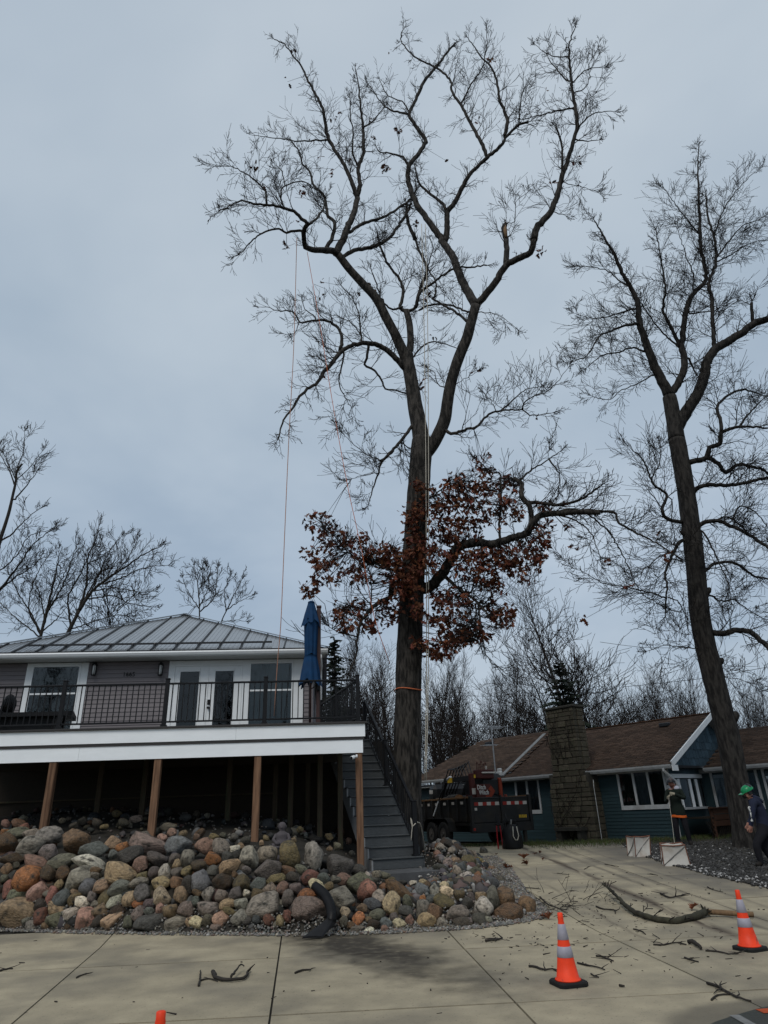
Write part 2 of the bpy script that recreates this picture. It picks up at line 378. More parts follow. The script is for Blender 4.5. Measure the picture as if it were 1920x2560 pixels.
for r in range(len(rowY)-1):
    for c in range(len(colX)-1):
        if r >= 4 and c <= 4: continue
        if r >= 5 and c <= 5: continue
        y0, y1 = rowY[r]+.016, rowY[r+1]-.016; K = 4; top = []
        for k in range(K+1):
            y = y0+(y1-y0)*k/K; xl, yl = slab_pt(c, y); xr, yr = slab_pt(c+1, y); xl += GAP; xr -= GAP
            if c == len(colX)-2 and r >= 4:
                xe = np.interp(y, [q[1] for q in rg_pts], [q[0] for q in rg_pts])+.25; xr = max(xl+.2, xe)
            if c == 6 and r >= 4: pass
            top.append(((xl, yl, float(gz(xl, yl))), (xr, yr, float(gz(xr, yr)))))
        jit = random.uniform(-.0015, .0015); V = []; F = []
        for L_, R_ in top: V += [(L_[0], L_[1], L_[2]+jit), (R_[0], R_[1], R_[2]+jit)]
        n = len(V); V += [(x, y, z-.1) for x, y, z in V]
        for k in range(K): F += [(2*k, 2*k+1, 2*k+3, 2*k+2), (2*k+1, 2*k, n+2*k, n+2*k+1)] if k == 0 else [(2*k, 2*k+1, 2*k+3, 2*k+2)]
        for k in range(K): F += [(2*k, 2*k+2, n+2*k+2, n+2*k), (2*k+3, 2*k+1, n+2*k+1, n+2*k+3)]
        F += [(2*K, 2*K+1, n+2*K+1, n+2*K)]
        me = bpy.data.meshes.new('concrete_slab'); me.from_pydata(V, [], F); me.materials.append(M['concrete']); me.update()
        link('concrete_slab', me, drive); nslab += 1
# dirt packed in the joints
mb = MB()
ys_ = [1.8, 6, 11, 14, 18, 22.7, 24.2]
for a, b in zip(ys_[:-1], ys_[1:]): mb.add([(-14, a, float(gz(0, a))-.022), (7.4, a, float(gz(0, a))-.022), (7.4, b, float(gz(0, b))-.022), (-14, b, float(gz(0, b))-.022)], [(0, 1, 2, 3)])
j = mb.build('joint_dirt', M['dirt'], drive)
# a hairline crack across two slabs
# ================================================================== STONE BANK
BASE = np.array([(-16, 15.3), (-6.49, 12.52), (-4.71, 11.99), (-3.12, 11.62), (-1.21, 11.22), (0, 11.2), (1.16, 11.32), (1.99, 11.69), (2.27, 12.11), (2.20, 12.92), (2.0, 14.5), (2.05, 15.5), (2.15, 17.8), (2.3, 20.4), (1.6, 22), (-1, 23), (-16, 23)])
def bank_d(x, y):                                # distance inside the foot of the bank (negative outside)
    x = np.asarray(x, float); y = np.asarray(y, float); dm = np.full(x.shape, 1e9); ins = np.zeros(x.shape, bool); n = len(BASE)
    for i in range(n):
        a, b = BASE[i], BASE[(i+1) % n]; e_ = b-a; t = np.clip(((x-a[0])*e_[0]+(y-a[1])*e_[1])/(e_@e_), 0, 1)
        dm = np.minimum(dm, np.hypot(x-a[0]-t*e_[0], y-a[1]-t*e_[1]))
        if b[1] != a[1]:
            c = (a[1] > y) != (b[1] > y); ins ^= c & (x < (b[0]-a[0])*(y-a[1])/(b[1]-a[1])+a[0])
    return np.where(ins, dm, -dm)
def bank_z(x, y):
    x = np.asarray(x, float); y = np.asarray(y, float); d = bank_d(x, y); p = np.maximum(d, 0)
    hw = np.interp(x, [-8, -6.8, -5, -3.2, -1.2, -.7, .2, 1.2, 2.2], [1.30, 1.26, 1.06, .92, .58, .36, .25, .26, .24])
    r = 1-np.exp(-(p/.40)**1.5)
    m = .40*np.exp(-((x-1.25)/.7)**2-((y-17.4)/1.9)**2)
    up = np.minimum(.6, .11*np.maximum(0, p-.7))*np.interp(x, [-2, .3], [1, .25])
    return gz(x, y)+r*(hw+m)+up-.05*(d < 0)
gx = np.linspace(-15.5, 2.6, 110); gy = np.linspace(10.9, 22.9, 90)
GX, GY = np.meshgrid(gx, gy); GZ = bank_z(GX, GY)-.05-.15*np.clip((bank_d(GX, GY)-.1)/.3, 0, 1)
V = np.stack([GX, GY, GZ], -1).reshape(-1, 3); nx = len(gx)
F = [(j*nx+i, j*nx+i+1, (j+1)*nx+i+1, (j+1)*nx+i) for j in range(len(gy)-1) for i in range(nx-1)]
o = structure(npmesh('bank', V, F, M['dirt'], smooth=True))
# stone shapes, shared by all boulders
def rock_mesh(seed, sub, cuts=6, rough=.13):
    r = random.Random(seed); bm = bmesh.new(); bmesh.ops.create_icosphere(bm, subdivisions=sub, radius=1)
    off = Vector((r.uniform(-9, 9), r.uniform(-9, 9), r.uniform(-9, 9)))
    pl = []
    for _ in range(cuts):
        n = Vector((r.gauss(0, 1), r.gauss(0, 1), r.gauss(0, 1))).normalized(); pl.append((n, r.uniform(.50, .86)))
    for v in bm.verts:
        c = v.co.copy(); c *= 1+rough*mnoise.noise(c*1.2+off)+.05*mnoise.noise(c*3.1+off)
        for n, k_ in pl:
            q = c.dot(n)
            if q > k_: c -= n*(q-k_)*.92
        v.co = c
    me = bpy.data.meshes.new('boulder'); bm.to_mesh(me); bm.free()
    me.polygons.foreach_set('use_smooth', [True]*len(me.polygons)); me.materials.append(M['stone']); return me
ROCKS = [rock_mesh(100+i, 3, 5+i % 8, .16+.02*(i % 8)) for i in range(16)]
PAL = dict(gy=(.135, .132, .125), lg=(.25, .245, .235), dg=(.052, .053, .055), bl=(.072, .088, .105), br=(.105, .062, .034), o=(.25, .095, .022), pk=(.215, .125, .105), tn=(.215, .160, .095), wt=(.40, .385, .35), gn=(.085, .090, .070), ol=(.115, .095, .045), pu=(.105, .088, .100), rd=(.175, .070, .055), cr=(.37, .325, .22), dk=(.036, .034, .030), db=(.050, .036, .022), bg=(.085, .105, .105), pg=(.165, .135, .130))
S4 = """60 850 160 160 0 br|230 895 240 150 -15 lg|415 790 200 140 0 gy|620 840 250 205 0 br|790 915 215 120 0 bl|960 870 175 130 -15 tn|1045 885 95 90 -30 o|1255 865 350 135 0 pg|1525 885 215 160 0 bl|395 945 150 130 -30 pu|100 990 190 85 0 db|290 1030 250 110 10 pk|540 1005 230 110 -5 gn|755 1020 285 115 10 lg|970 955 75 75 0 bl|1105 975 225 145 0 dg|1220 1030 135 120 0 pk|1360 990 185 110 5 pu|1500 990 95 75 -30 pu|1600 985 115 135 0 gy|1515 1045 80 100 20 tn|55 1085 110 85 -20 br|130 1050 60 55 0 gn|110 1130 90 110 20 dg|225 1170 215 205 0 o|420 1120 150 135 0 db|550 1110 120 105 0 br|665 1170 255 195 -15 gy|830 1090 95 55 0 br|825 1130 80 55 0 gy|1015 1115 315 135 0 tn|1235 1135 105 75 0 ol|1325 1110 85 90 0 pu|1425 1100 110 135 0 lg|1530 1100 105 95 0 gy|1615 1090 95 85 0 ol|35 1155 65 65 0 gn|60 1250 105 135 0 rd|325 1270 195 135 -40 pk|510 1210 80 80 0 tn|765 1220 155 125 -20 bl|880 1230 150 115 0 tn|1040 1240 190 110 0 bg|1215 1190 175 70 0 gy|1385 1195 175 115 10 tn|1530 1195 115 115 -20 br|1620 1220 115 165 0 dg|130 1320 165 130 -20 gn|435 1310 115 155 20 rd|530 1340 160 125 -20 bl|645 1275 95 45 0 tn|650 1340 145 95 -20 ol|700 1370 155 95 10 wt|800 1310 90 95 0 pu|905 1325 130 120 -20 ol|990 1350 145 88 -20 lg|1120 1340 125 115 0 tn|1235 1290 155 135 -10 dg|1385 1315 170 130 10 cr|1550 1310 155 130 0 tn|1640 1355 65 85 0 bl|20 1400 65 125 0 gy|160 1470 330 215 10 tn|360 1490 135 125 0 rd|480 1430 205 95 10 tn|330 1390 105 95 0 dk|610 1470 170 105 -35 wt|720 1510 195 175 0 pk|865 1445 155 115 0 tn|1010 1445 155 95 0 db|820 1390 75 65 0 gy|1185 1385 95 65 -20 o|1285 1385 110 85 0 pu|1370 1425 85 105 0 pk|1480 1435 140 130 0 tn|1605 1435 130 135 0 pg|1190 1460 110 115 0 pg|1285 1450 90 75 -20 bg|470 1525 165 115 0 gn|275 1565 145 65 0 gy|395 1575 75 50 30 tn|590 1570 65 58 0 br|845 1535 85 95 0 dk|960 1530 215 110 -15 tn|1110 1540 95 115 0 gn|1280 1545 265 130 -5 dg|1500 1550 215 95 -5 gy|1640 1540 85 85 0 tn|220 1530 95 75 -20 gy|40 690 90 65 0 pk|150 690 120 75 10 br|205 720 90 65 0 rd|135 770 160 85 0 gn|262 780 145 85 -20 gy|1180 642 115 55 0 gy|1455 710 135 60 0 gn|900 715 65 40 0 ol|830 680 105 75 0 dk|1490 760 85 65 0 pk|1410 810 95 75 0 pk|1580 775 70 50 0 tn|1010 600 80 55 0 ol|700 660 80 60 0 dk|540 660 60 45 0 gn|190 640 90 45 -15 lg|1240 790 90 70 0 gy|30 760 70 60 0 o|640 700 80 55 0 dk|1060 680 90 60 0 dk"""
S5 = """100 880 155 135 -10 pk|235 890 140 135 0 gy|355 905 110 60 0 wt|425 880 62 52 0 tn|495 970 160 175 -20 lg|645 945 155 145 0 pg|835 950 205 205 0 ol|1040 970 195 230 0 lg|1265 1045 245 175 0 dg|1430 1100 145 95 10 dg|165 985 140 95 20 o|290 975 95 80 0 dg|380 965 80 95 0 dg|70 1050 145 105 0 db|315 1060 185 105 0 tn|175 1090 95 80 0 gy|460 1085 100 60 0 pu|630 1090 245 145 -10 pu|815 1085 150 75 0 br|935 1080 110 65 0 gn|1015 1155 160 115 0 rd|80 1180 180 155 0 bl|255 1185 190 150 0 db|430 1195 150 135 -10 ol|370 1130 55 65 0 br|555 1215 145 95 -15 bg|710 1165 175 85 0 ol|865 1155 135 85 0 dk|1140 1165 120 85 0 bg|1235 1170 95 55 0 gy|1310 1165 125 95 -20 pk|1185 1230 95 60 0 ol|1065 1230 145 108 20 cr|675 1255 130 100 10 pg|785 1240 100 105 0 pk|905 1240 115 105 0 pu|830 1325 120 115 0 pu|980 1310 175 95 -5 o|1435 1210 215 165 0 gn|1520 1265 145 145 0 rd|1620 1310 95 105 0 gy|140 1305 110 130 10 gy|250 1305 98 98 0 pg|375 1290 145 115 10 pu|465 1290 65 55 0 wt|560 1305 125 105 -10 ol|40 1280 85 65 0 br|35 1360 85 90 0 bg|130 1420 215 135 -5 gy|305 1385 130 85 0 tn|310 1440 165 40 0 ol|435 1370 135 98 -20 lg|635 1395 310 170 5 gy|1000 1440 315 205 0 pg|825 1475 92 105 0 rd|410 1490 170 135 -50 gy|250 1510 145 115 0 pk|40 1545 135 95 0 cr|125 1525 110 85 0 gn|470 1525 105 62 -20 dg|565 1510 88 65 0 bl|665 1520 105 85 0 rd|765 1530 92 95 0 tn|210 1575 95 65 0 pg|1290 1330 255 175 10 gy|640 812 65 55 0 ol|70 760 90 60 0 br|185 805 85 55 0 ol|270 790 70 50 0 gn|355 810 75 65 0 gy|470 830 90 60 0 dk|880 825 60 45 0 tn|930 740 60 50 0 ol|760 700 55 45 0 dk|1180 800 70 55 0 ol|1250 880 70 60 0 gn|1350 835 55 45 0 pk|30 800 60 50 0 pk|600 855 50 45 0 tn|1380 940 60 45 0 dg|1190 905 60 45 0 tn"""
SR = """520 300 105 108 0 rd|595 340 82 78 0 lg|665 370 102 122 0 tn|555 380 110 58 5 bl|710 300 185 46 5 br|835 295 85 68 0 bl|912 305 62 78 0 lg|985 305 78 62 0 cr|755 365 68 74 0 gn|755 422 98 52 0 dg|840 405 84 102 0 gy|895 355 52 52 0 bl|850 350 42 38 0 o|990 370 145 78 0 ol|1060 325 72 62 0 ol|1045 437 145 78 0 pg|925 425 94 98 0 br|1200 405 115 108 0 lg|1265 335 88 115 0 gy|1355 340 115 135 20 br|1355 437 185 95 10 br|1475 392 115 90 20 br|1190 335 72 58 0 tn|1130 340 48 68 0 pu|1245 250 95 64 0 bl|1165 240 68 58 0 pk|1100 212 68 46 0 lg|1045 190 58 68 0 pg|1000 135 62 52 0 pg|1040 120 58 52 0 tn|1075 160 68 68 0 bl|1125 125 94 58 0 ol|1150 190 84 52 0 gn|960 170 95 40 0 dg|1090 266 125 32 0 dg|1205 80 54 64 0 dg|575 435 114 54 0 gn|485 402 64 44 0 tn|385 425 64 64 0 cr|470 465 74 78 0 o|530 470 44 40 0 tn|705 492 84 54 0 cr|630 490 74 58 0 bl|680 455 54 44 0 gy|770 475 54 58 0 pk|865 485 110 88 0 tn|955 495 64 58 0 gy|665 250 74 54 0 ol|725 256 54 34 0 dg|785 256 48 28 0 wt|845 251 44 34 0 tn|875 263 48 38 0 br|915 256 44 38 0 o|975 271 64 44 0 cr|1190 470 94 64 0 dg|545 510 90 54 0 db|620 530 54 44 0 pk|535 537 64 34 0 wt|450 528 84 34 0 gy|415 505 48 38 0 br|370 480 54 64 0 gy|1110 380 60 70 0 dg|1080 490 120 50 0 dk|1235 470 60 40 0 gy|1305 250 60 70 10 gn|1260 180 60 60 0 br|1215 150 50 50 0 tn|1180 120 50 45 0 ol|1150 85 45 35 0 pg|1090 80 50 40 0 gy|1020 60 45 35 0 gy|960 40 55 40 0 lg|1000 20 60 40 0 dg|930 80 45 35 0 pk|620 205 60 40 0 gn|575 200 60 45 0 gy|550 240 60 40 0 dg|520 205 45 40 0 lg"""
wall = thing('stone_bank_wall', 'bank of piled multicoloured round field stones along the concrete drive', 'stone wall')
stones = []
for txt, ox, oy, sc in ((S4, 0, 1860, .2893), (S5, 480, 1860, .2893), (SR, 700, 2100, .4219)):
    for ln in txt.split('|'):
        a = ln.split(); cx, cy, w, h, rot = map(float, a[:5]); stones.append((ox+cx*sc, oy+cy*sc, w*sc, h*sc, rot, a[5]))
stones.sort(key=lambda q: -q[2]*q[3])
sp = []
for i, (cx, cy, w, h, rot, c) in enumerate(stones):
    p = hit(cx, cy+.12*h, bank_z)
    if p is None: continue
    dep = -(RN.T @ (p-C0))[2]; m = dep/FPX*1.08
    vd = (p-C0)/np.linalg.norm(p-C0); vd = Vector(vd); rt = Vector((1, 0, 0)); upv = rt.cross(vd).normalized(); rt = vd.cross(upv).normalized()
    a = math.radians(rot)                        # clockwise in the picture
    lx = rt*math.cos(a)-upv*math.sin(a); lz = rt*math.sin(a)+upv*math.cos(a); ly = lz.cross(lx)
    R_ = Matrix((lx, ly, lz)).transposed()
    tw = Matrix.Rotation(random.uniform(-.5, .5), 3, 'X') @ Matrix.Rotation(random.choice((0, math.pi))+random.uniform(-.3, .3), 3, 'Y')
    hx, hz = w*m/2*1.08, h*m/2*1.10; hy = .85*min(hx, hz)+.12*max(hx, hz)
    o = link('boulder', ROCKS[i % len(ROCKS)], wall)
    S_ = Matrix.Diagonal((hx, hy, hz)); mm = (R_ @ S_ @ tw).to_4x4()
    cpos = Vector(p)+Vector((0, .25*hy, 0))+upv*(.10*hz)
    mm.translation = cpos; o.matrix_local = mm
    col = np.array(PAL[c]); col = (col*.72+.28*col.mean())*random.uniform(.75, 1.75)*np.array([1.16, 1.03, .84])*np.array([random.uniform(.95, 1.05) for _ in range(3)])
    o.color = (*col, 1); sp.append((cpos, hx, hz))
print('boulders', len(sp))
# rubble that fills between the boulders, and pebbles: too many and too small to pick apart
def soup(n_sub, items, name, parent, mat_):
    bm = bmesh.new(); bmesh.ops.create_icosphere(bm, subdivisions=n_sub, radius=1); bm.verts.ensure_lookup_table()
    U = np.array([v.co[:] for v in bm.verts]); T = np.array([[v.index for v in f.verts] for f in bm.faces]); bm.free()
    n = len(items); A = np.array([q[:3] for q in items]); Rr = np.array([q[3] for q in items]); Cc = np.array([q[4] for q in items])
    nv = len(U); B = rng.uniform(.68, 1.12, (n, nv, 1))*U[None]*rng.uniform(.6, 1.15, (n, 1, 3))
    th = rng.uniform(0, 6.28, n); c, s_ = np.cos(th), np.sin(th); X = B[:, :, 0]*c[:, None]-B[:, :, 1]*s_[:, None]; Y = B[:, :, 0]*s_[:, None]+B[:, :, 1]*c[:, None]
    B = np.stack([X, Y, B[:, :, 2]*.85], -1)*Rr[:, None, None]+A[:, None]
    F_ = (np.arange(n)[:, None, None]*nv+T[None]).reshape(-1, 3)
    o = npmesh(name, B.reshape(-1, 3), F_, mat_, parent, cols=np.repeat(Cc, nv, 0), smooth=n_sub > 1); o['kind'] = 'stuff'; return o
pk_ = list(PAL.values())
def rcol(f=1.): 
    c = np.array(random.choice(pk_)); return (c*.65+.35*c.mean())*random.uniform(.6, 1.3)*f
items = []
while len(items) < 2000:
    x, y = random.uniform(-9.5, 2.5), random.uniform(11.1, 21.5); d = float(bank_d(x, y))
    if d < .05 or (d > 1.2 and x < -.3 and random.random() > .13) : continue
    if -1.5 < x < .8 and 14.4 < y < 18.5: continue
    right = x > .6 and y > 13
    r = random.uniform(.06, .16) if d < 1.0 and not right else (random.uniform(.035, .10) if random.random() < .85 else random.uniform(.1, .17))
    z = float(bank_z(x, y)); items.append((x, y, z-(.04 if right else (.22 if d < 1.1 else .14))+(.02 if d > 1.2 else 0), r, rcol(.40 if x < -.4 else .7)))  # left rubble colour darkened to paint in shade between boulders and under the deck
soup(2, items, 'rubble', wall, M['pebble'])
items = []
while len(items) < 9000:
    q = random.random()
    if q < .55:                                  # line of pebbles along the foot of the bank
        i = random.choices(range(1, 13), weights=[np.hypot(*(BASE[k+1]-BASE[k])) for k in range(1, 13)])[0]; t = random.random(); a = BASE[i]*(1-t)+BASE[i+1]*t; e_ = BASE[i+1]-BASE[i]; nrm = np.array([e_[1], -e_[0]])/np.hypot(*e_)
        wd = np.interp(a[1], [11, 12.3, 12.9, 14.5, 18, 22], [.10, .14, .2, .42, .55, .3]) if a[0] > 1.9 else .13
        p = a+nrm*random.uniform(-.25, wd); x, y = p; r = random.uniform(.012, .030); z = float(gz(x, y))+.012
        z = max(z, float(bank_z(x, y))-.03)
    else:
        x, y = random.uniform(-9, 2.4), random.uniform(11.4, 20.5); d = float(bank_d(x, y))
        if d < .1: continue
        if x < -.4 and random.random() < (.85 if d < .9 else .80): continue
        r = random.uniform(.015, .042); z = float(bank_z(x, y))-.02-.10*(x < .4)
    c = rcol(); c = c*.5+.5*np.array([.17, .165, .15])*random.uniform(.4, 1.7); c = c*(.55 if y > 13.6 and x < -.4 else 1.)  # pebbles beneath the deck tinted darker, its shade painted into their colour
    items.append((x, y, z, r, c))
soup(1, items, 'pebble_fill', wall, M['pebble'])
# gravel bed and grass on the right of the drive
gb = []
for y in np.linspace(12.6, 24.4, 24):
    x0 = float(np.interp(y, [q[1] for q in rg_pts], [q[0] for q in rg_pts])); gb.append((x0, y))
mb = MB()
for (xa, ya), (xb, yb) in zip(gb[:-1], gb[1:]):
    za, zb = float(gz(0, ya))+.012, float(gz(0, yb))+.012
    mb.add([(xa, ya, za), (26, ya, za+.25), (26, yb, zb+.25), (xb, yb, zb)], [(0, 1, 2, 3)])
    mb.add([(xa, ya, za), (xb, yb, zb), (xb, yb, zb-.12), (xa, ya, za-.12)], [(0, 1, 2, 3)])
structure(mb.build('gravel_bed', M['dirt']))
items = []
while len(items) < 5200:
    y = random.uniform(12.7, 21.5); x0 = float(np.interp(y, [q[1] for q in rg_pts], [q[0] for q in rg_pts])); x = x0+abs(random.gauss(0, 1.5))+random.uniform(-.12, .1)
    if x > 11: continue
    z = float(gz(x, y))+.012+max(0, x-x0)*.0125
    edge = x < x0+.35
    v = random.uniform(.012, .065) if random.random() > (.20 if edge else .035) else random.uniform(.16, .40)
    items.append((x, y, z+.008, random.uniform(.018, .045), np.array([v, v*.98, v*.95])))
soup(1, items, 'gravel_stones', None, M['pebble'])
bpy.data.objects['gravel_stones']['label'] = 'dark gravel with pale chips beside the drive'
# thin winter grass along the foot of the blue house and behind the gravel
V, F, Cg = [], [], []
def blade(x, y, z, h):
    a = random.uniform(0, 6.28); w = .006; dx, dy = math.cos(a)*w, math.sin(a)*w; lx, ly = random.gauss(0, h*.45), random.gauss(0, h*.45); o_ = len(V)
    V.extend([(x-dx, y-dy, z), (x+dx, y+dy, z), (x+lx, y+ly, z+h)]); F.append((o_, o_+1, o_+2))
    c = np.array([.055, .080, .022])*random.uniform(.5, 1.4) if random.random() > .3 else np.array([.10, .085, .04])*random.uniform(.5, 1.2); Cg.extend([c]*3)
for _ in range(9000):
    q = random.random()
    if q < .72: x, y = random.uniform(4.0, 11.5), random.gauss(22.9, .55)
    else: x, y = random.uniform(.5, 5), random.uniform(23.2, 26)
    x0 = 7 if 21 < y < 22.3 else 0
    blade(x, y, float(gz(x, y))+(.0 if y > 23.9 else .012)+max(0, x-6.8)*.0125*(y < 24)-.005, random.uniform(.04, .13))
o = npmesh('grass', V, F, M['grass'], cols=np.array(Cg)); tag(o, 'thin green winter grass along the foot of the blue house', 'grass', kind='stuff')
# ================================================================== DECK
U = np.array([-.9953, -.0968, 0.]); NB = np.array([-.0968, .9953, 0.]); ZV = np.array([0, 0, 1.])   # along the deck to the left, back from its front
SV = np.array([-.326, .9454, 0.]); RV = np.array([.9454, .326, 0.])                                  # up the stairs, to their right
CRN = PY(913, 1850, 15.2); CRN[2] = 0.
ZD = PY(918, 1803, 15.2)[2]                       # deck floor
ZF = PY(913, 1881, 15.2)[2]                       # underside of the fascia
def DF(px, py, off=0.):                           # a point of the photograph on the plane of the deck front
    p = PP(px, py, CRN-NB*off, NB); return float(np.dot(p-CRN, U)), float(p[2])
def dk(u, v, z): return CRN+U*u+NB*v+ZV*z
RD = np.array([U, NB, ZV]).T                      # deck axes (u, v, z) as columns
deck = thing('raised_deck', 'raised timber deck with white fascia boards, wooden posts and black metal railing', 'deck', tuple(CRN+np.array([0, 0, 0])))
LEN = 9.6
def dbox(name, u0, u1, v0, v1, z0, z1, m, par=deck, b=0.):
    mb = MB(); c = dk((u0+u1)/2, (v0+v1)/2, (z0+z1)/2)
    (mb.bbox(c, (u1-u0, v1-v0, z1-z0), RD, b) if b else mb.box(c, (u1-u0, v1-v0, z1-z0), RD))
    return mb.build(name, m, par)
h = ZD-ZF
j1 = DF(590, 1830)[0]; j2 = DF(195, 1890)[0]
dbox('fascia_board', -.0, j1-.002, 0, .025, ZD-h*.485, ZD-.045, M['fascia'])
dbox('fascia_board', j1+.002, LEN, 0, .025, ZD-h*.485, ZD-.045, M['fascia'])
dbox('trim_board', .02, LEN, .012, .06, ZD-h*.575, ZD-h*.487, M['darktrim'])
dbox('fascia_board', .05, j2-.002, .03, .055, ZF, ZD-h*.577, M['fascia'])
dbox('fascia_board', j2+.002, LEN, .03, .055, ZF, ZD-h*.577, M['fascia'])
dbox('trim_board', -.06, LEN, -.045, .11, ZD-.044, ZD, M['darktrim'], b=.006)
SIDE = lambda t: CRN+SV*t
for k in range(26):                               # deck boards, cut along the slanting right side
    v0 = .115+k*.145; v1 = v0+.139
    e0 = -.0+v0*(SV @ U)/(SV @ NB)
    dbox('deck_board', e0+.03, LEN, v0, v1, ZD-.03, ZD-.004, M['tread'])
mb = MB()
for k in range(23): mb.box(dk(.25+k*.405, 1.95, ZD-.16), (.045, 3.8, .22), RD)
mb.build('joists', M['joist'], deck)
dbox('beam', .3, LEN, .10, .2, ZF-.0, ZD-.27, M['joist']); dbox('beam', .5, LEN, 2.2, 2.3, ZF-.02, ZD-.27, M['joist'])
mb = MB(); mb.bar(SIDE(.05)+ZV*(ZD-.15), SIDE(4.2)+ZV*(ZD-.15), .04, .22); mb.build('side_board', M['fascia'], deck)
# posts
for px, pyt in ((134, 1912), (396, 1900), (645, 1893), (897, 1884)):
    u, z = DF(px, pyt, -.1); v = .12; c = dk(u, v, 0); zb = float(bank_z(c[0], c[1]))-.25
    mb = MB(); mb.bbox(dk(u, v, (zb+ZF)/2+.02), (.145, .145, ZF+.04-zb), RD, .012); mb.build('support_post', M['post'], deck)
for px, v in ((255, 2.25), (365, 2.2), (575, 2.2), (690, 2.8), (728, 2.0), (770, 3.4), (800, 1.6), (850, 1.6)):
    p = PP(px, 1930, CRN+NB*v, NB); u = float(np.dot(p-CRN, U)); c = dk(u, v, 0); zb = float(bank_z(c[0], c[1]))-.2
    mb = MB(); mb.bbox(dk(u, v, (zb+ZD-.3)/2), (.12, .12, ZD-.3-zb), RD, .01); mb.build('inner_post', M['oldpost'], deck)
# railing
rp = [DF(897, 1740)[0]+.02, DF(663, 1740)[0], DF(415, 1740)[0], DF(157, 1740)[0]]
rp.append(rp[-1]+1.98); 
ZR = ZD+.93
def rail_post(u, v, z0, z1, pos=None):
    c = dk(u, v, 0) if pos is None else pos; mb = MB()
    mb.bbox(c+ZV*((z0+z1)/2), (.085, .085, z1-z0), RD, .006); mb.box(c+ZV*(z0+.02), (.12, .12, .04), RD); mb.bbox(c+ZV*(z1+.012), (.105, .105, .03), RD, .008)
    return mb.build('railing_post', M['black'], deck)
BAL = None
def baluster(par, c, z0, z1, R=RD):
    mb = MB(); mb.box((0, 0, 0), (.019, .019, 1.)); global BAL
    if BAL is None:
        me = bpy.data.meshes.new('baluster'); me.from_pydata(mb.v, [], mb.f); me.materials.append(M['black']); BAL = me
    o = link('baluster', BAL, par); mm = Matrix(R.tolist()).to_4x4(); mm = mm @ Matrix.Diagonal((1, 1, z1-z0, 1)); mm.translation = Vector(tuple(c+ZV*(z0+z1)/2-np.array(par.location))) ; mm.translation.z = (z0+z1)/2-par.location.z
    o.matrix_local = mm
for u in rp: rail_post(u, .05, ZD, ZR+.07)
for a, b in zip(rp[:-1], rp[1:]):
    mb = MB(); mb.bbox(dk((a+b)/2, .05, ZR-.02), (b-a-.086, .055, .04), RD, .008); mb.build('top_rail', M['black'], deck)
    mb = MB(); mb.bbox(dk((a+b)/2, .05, ZD+.10), (b-a-.086, .035, .035), RD, .005); mb.build('bottom_rail', M['black'], deck)
    n = int((b-a)/.118)
    for i in range(1, n): baluster(deck, dk(a+(b-a)*i/n, .05, 0), ZD+.115, ZR-.04)
for t0, t1 in ((0.0, 1.9), (1.9, 3.6)):            # railing along the slanting right side
    p0, p1 = dk(rp[0], .05, 0)+SV*t0, dk(rp[0], .05, 0)+SV*t1
    rail_post(0, 0, ZD, ZR+.07, p1)
    for z, w in ((ZR-.02, .05), (ZD+.10, .035)):
        mb = MB(); mb.bar(p0+SV*.05+ZV*z, p1-SV*.05+ZV*z, w, .04); mb.build('top_rail' if z > ZD+.5 else 'bottom_rail', M['black'], deck)
    n = int((t1-t0)/.118)
    for i in range(1, n): baluster(deck, p0+SV*((t1-t0)*i/n), ZD+.115, ZR-.04, np.array([SV, -RV, ZV]).T)
# ================================================================== STAIRS
B0 = PY(934, 2174, 15.45); B1 = PY(1075, 2172, 15.45); ZS = (B0[2]+B1[2])/2; B0[2] = 0
SW = float(np.dot(B1-B0, RV))
NST = 14; RISE = (ZD-ZS)/NST; RUN = .27
RS3 = np.array([SV, -RV, ZV]).T
M['shadeboard'] = mat('shaded_white_board', (.22, .225, .23), .7, .15, 4)  # white left stringer, greyed in its colour to stand for shade
stair = thing('staircase', 'grey composite staircase with pale stringer and black handrail, climbing beside the deck', 'staircase', tuple(B0+ZV*ZS))
def sp3(t, r, z): return B0+SV*t+RV*r+ZV*z
for i in range(NST):
    z = ZS+i*RISE; t = i*RUN
    mb = MB(); mb.box(sp3(t+.0125, SW/2, z+RISE/2-.016), (.025, SW-.002, RISE-.034), RS3); mb.build('riser', M['tread'], stair)
    mb = MB(); mb.bbox(sp3(t+RUN/2-.012, SW/2, z+RISE-.0145), (RUN+.03, SW+.05, .029), RS3, .007); mb.build('tread', M['tread'], stair)
for r, w in ((-.022, .036), (SW+.022, .036)):
    mb = MB(); P = []
    prof = [(0, ZS-.05)]
    for i in range(NST): prof += [(i*RUN, ZS+(i+1)*RISE-.031), ((i+1)*RUN-.0, ZS+(i+1)*RISE-.031)]
    low = [(NST*RUN, ZD-.42), (.28, ZS-.12)]
    nn = len(prof)
    # sawtooth board: strips from the step line down to the lower edge
    V = []; F = []
    lo = lambda t: max(ZS-.12, ZS-.12+(t-.28)*RISE/RUN*1.0)
    for k in (0, 1):
        for t, z in prof: V.append(sp3(t, r+(k-.5)*w, z))
        for t, z in prof: V.append(sp3(t, r+(k-.5)*w, lo(t)))
    m2 = 2*nn
    for i in range(nn-1):
        F += [(i, i+1, nn+i+1, nn+i), (m2+i+1, m2+i, m2+nn+i, m2+nn+i+1), (i, m2+i, m2+i+1, i+1), (nn+i, nn+i+1, m2+nn+i+1, m2+nn+i)]
    F += [(0, nn, m2+nn, m2)]
    mb.add(V, F); mb.build('stringer', M['shadeboard'] if r < 0 else M['tread'], stair)
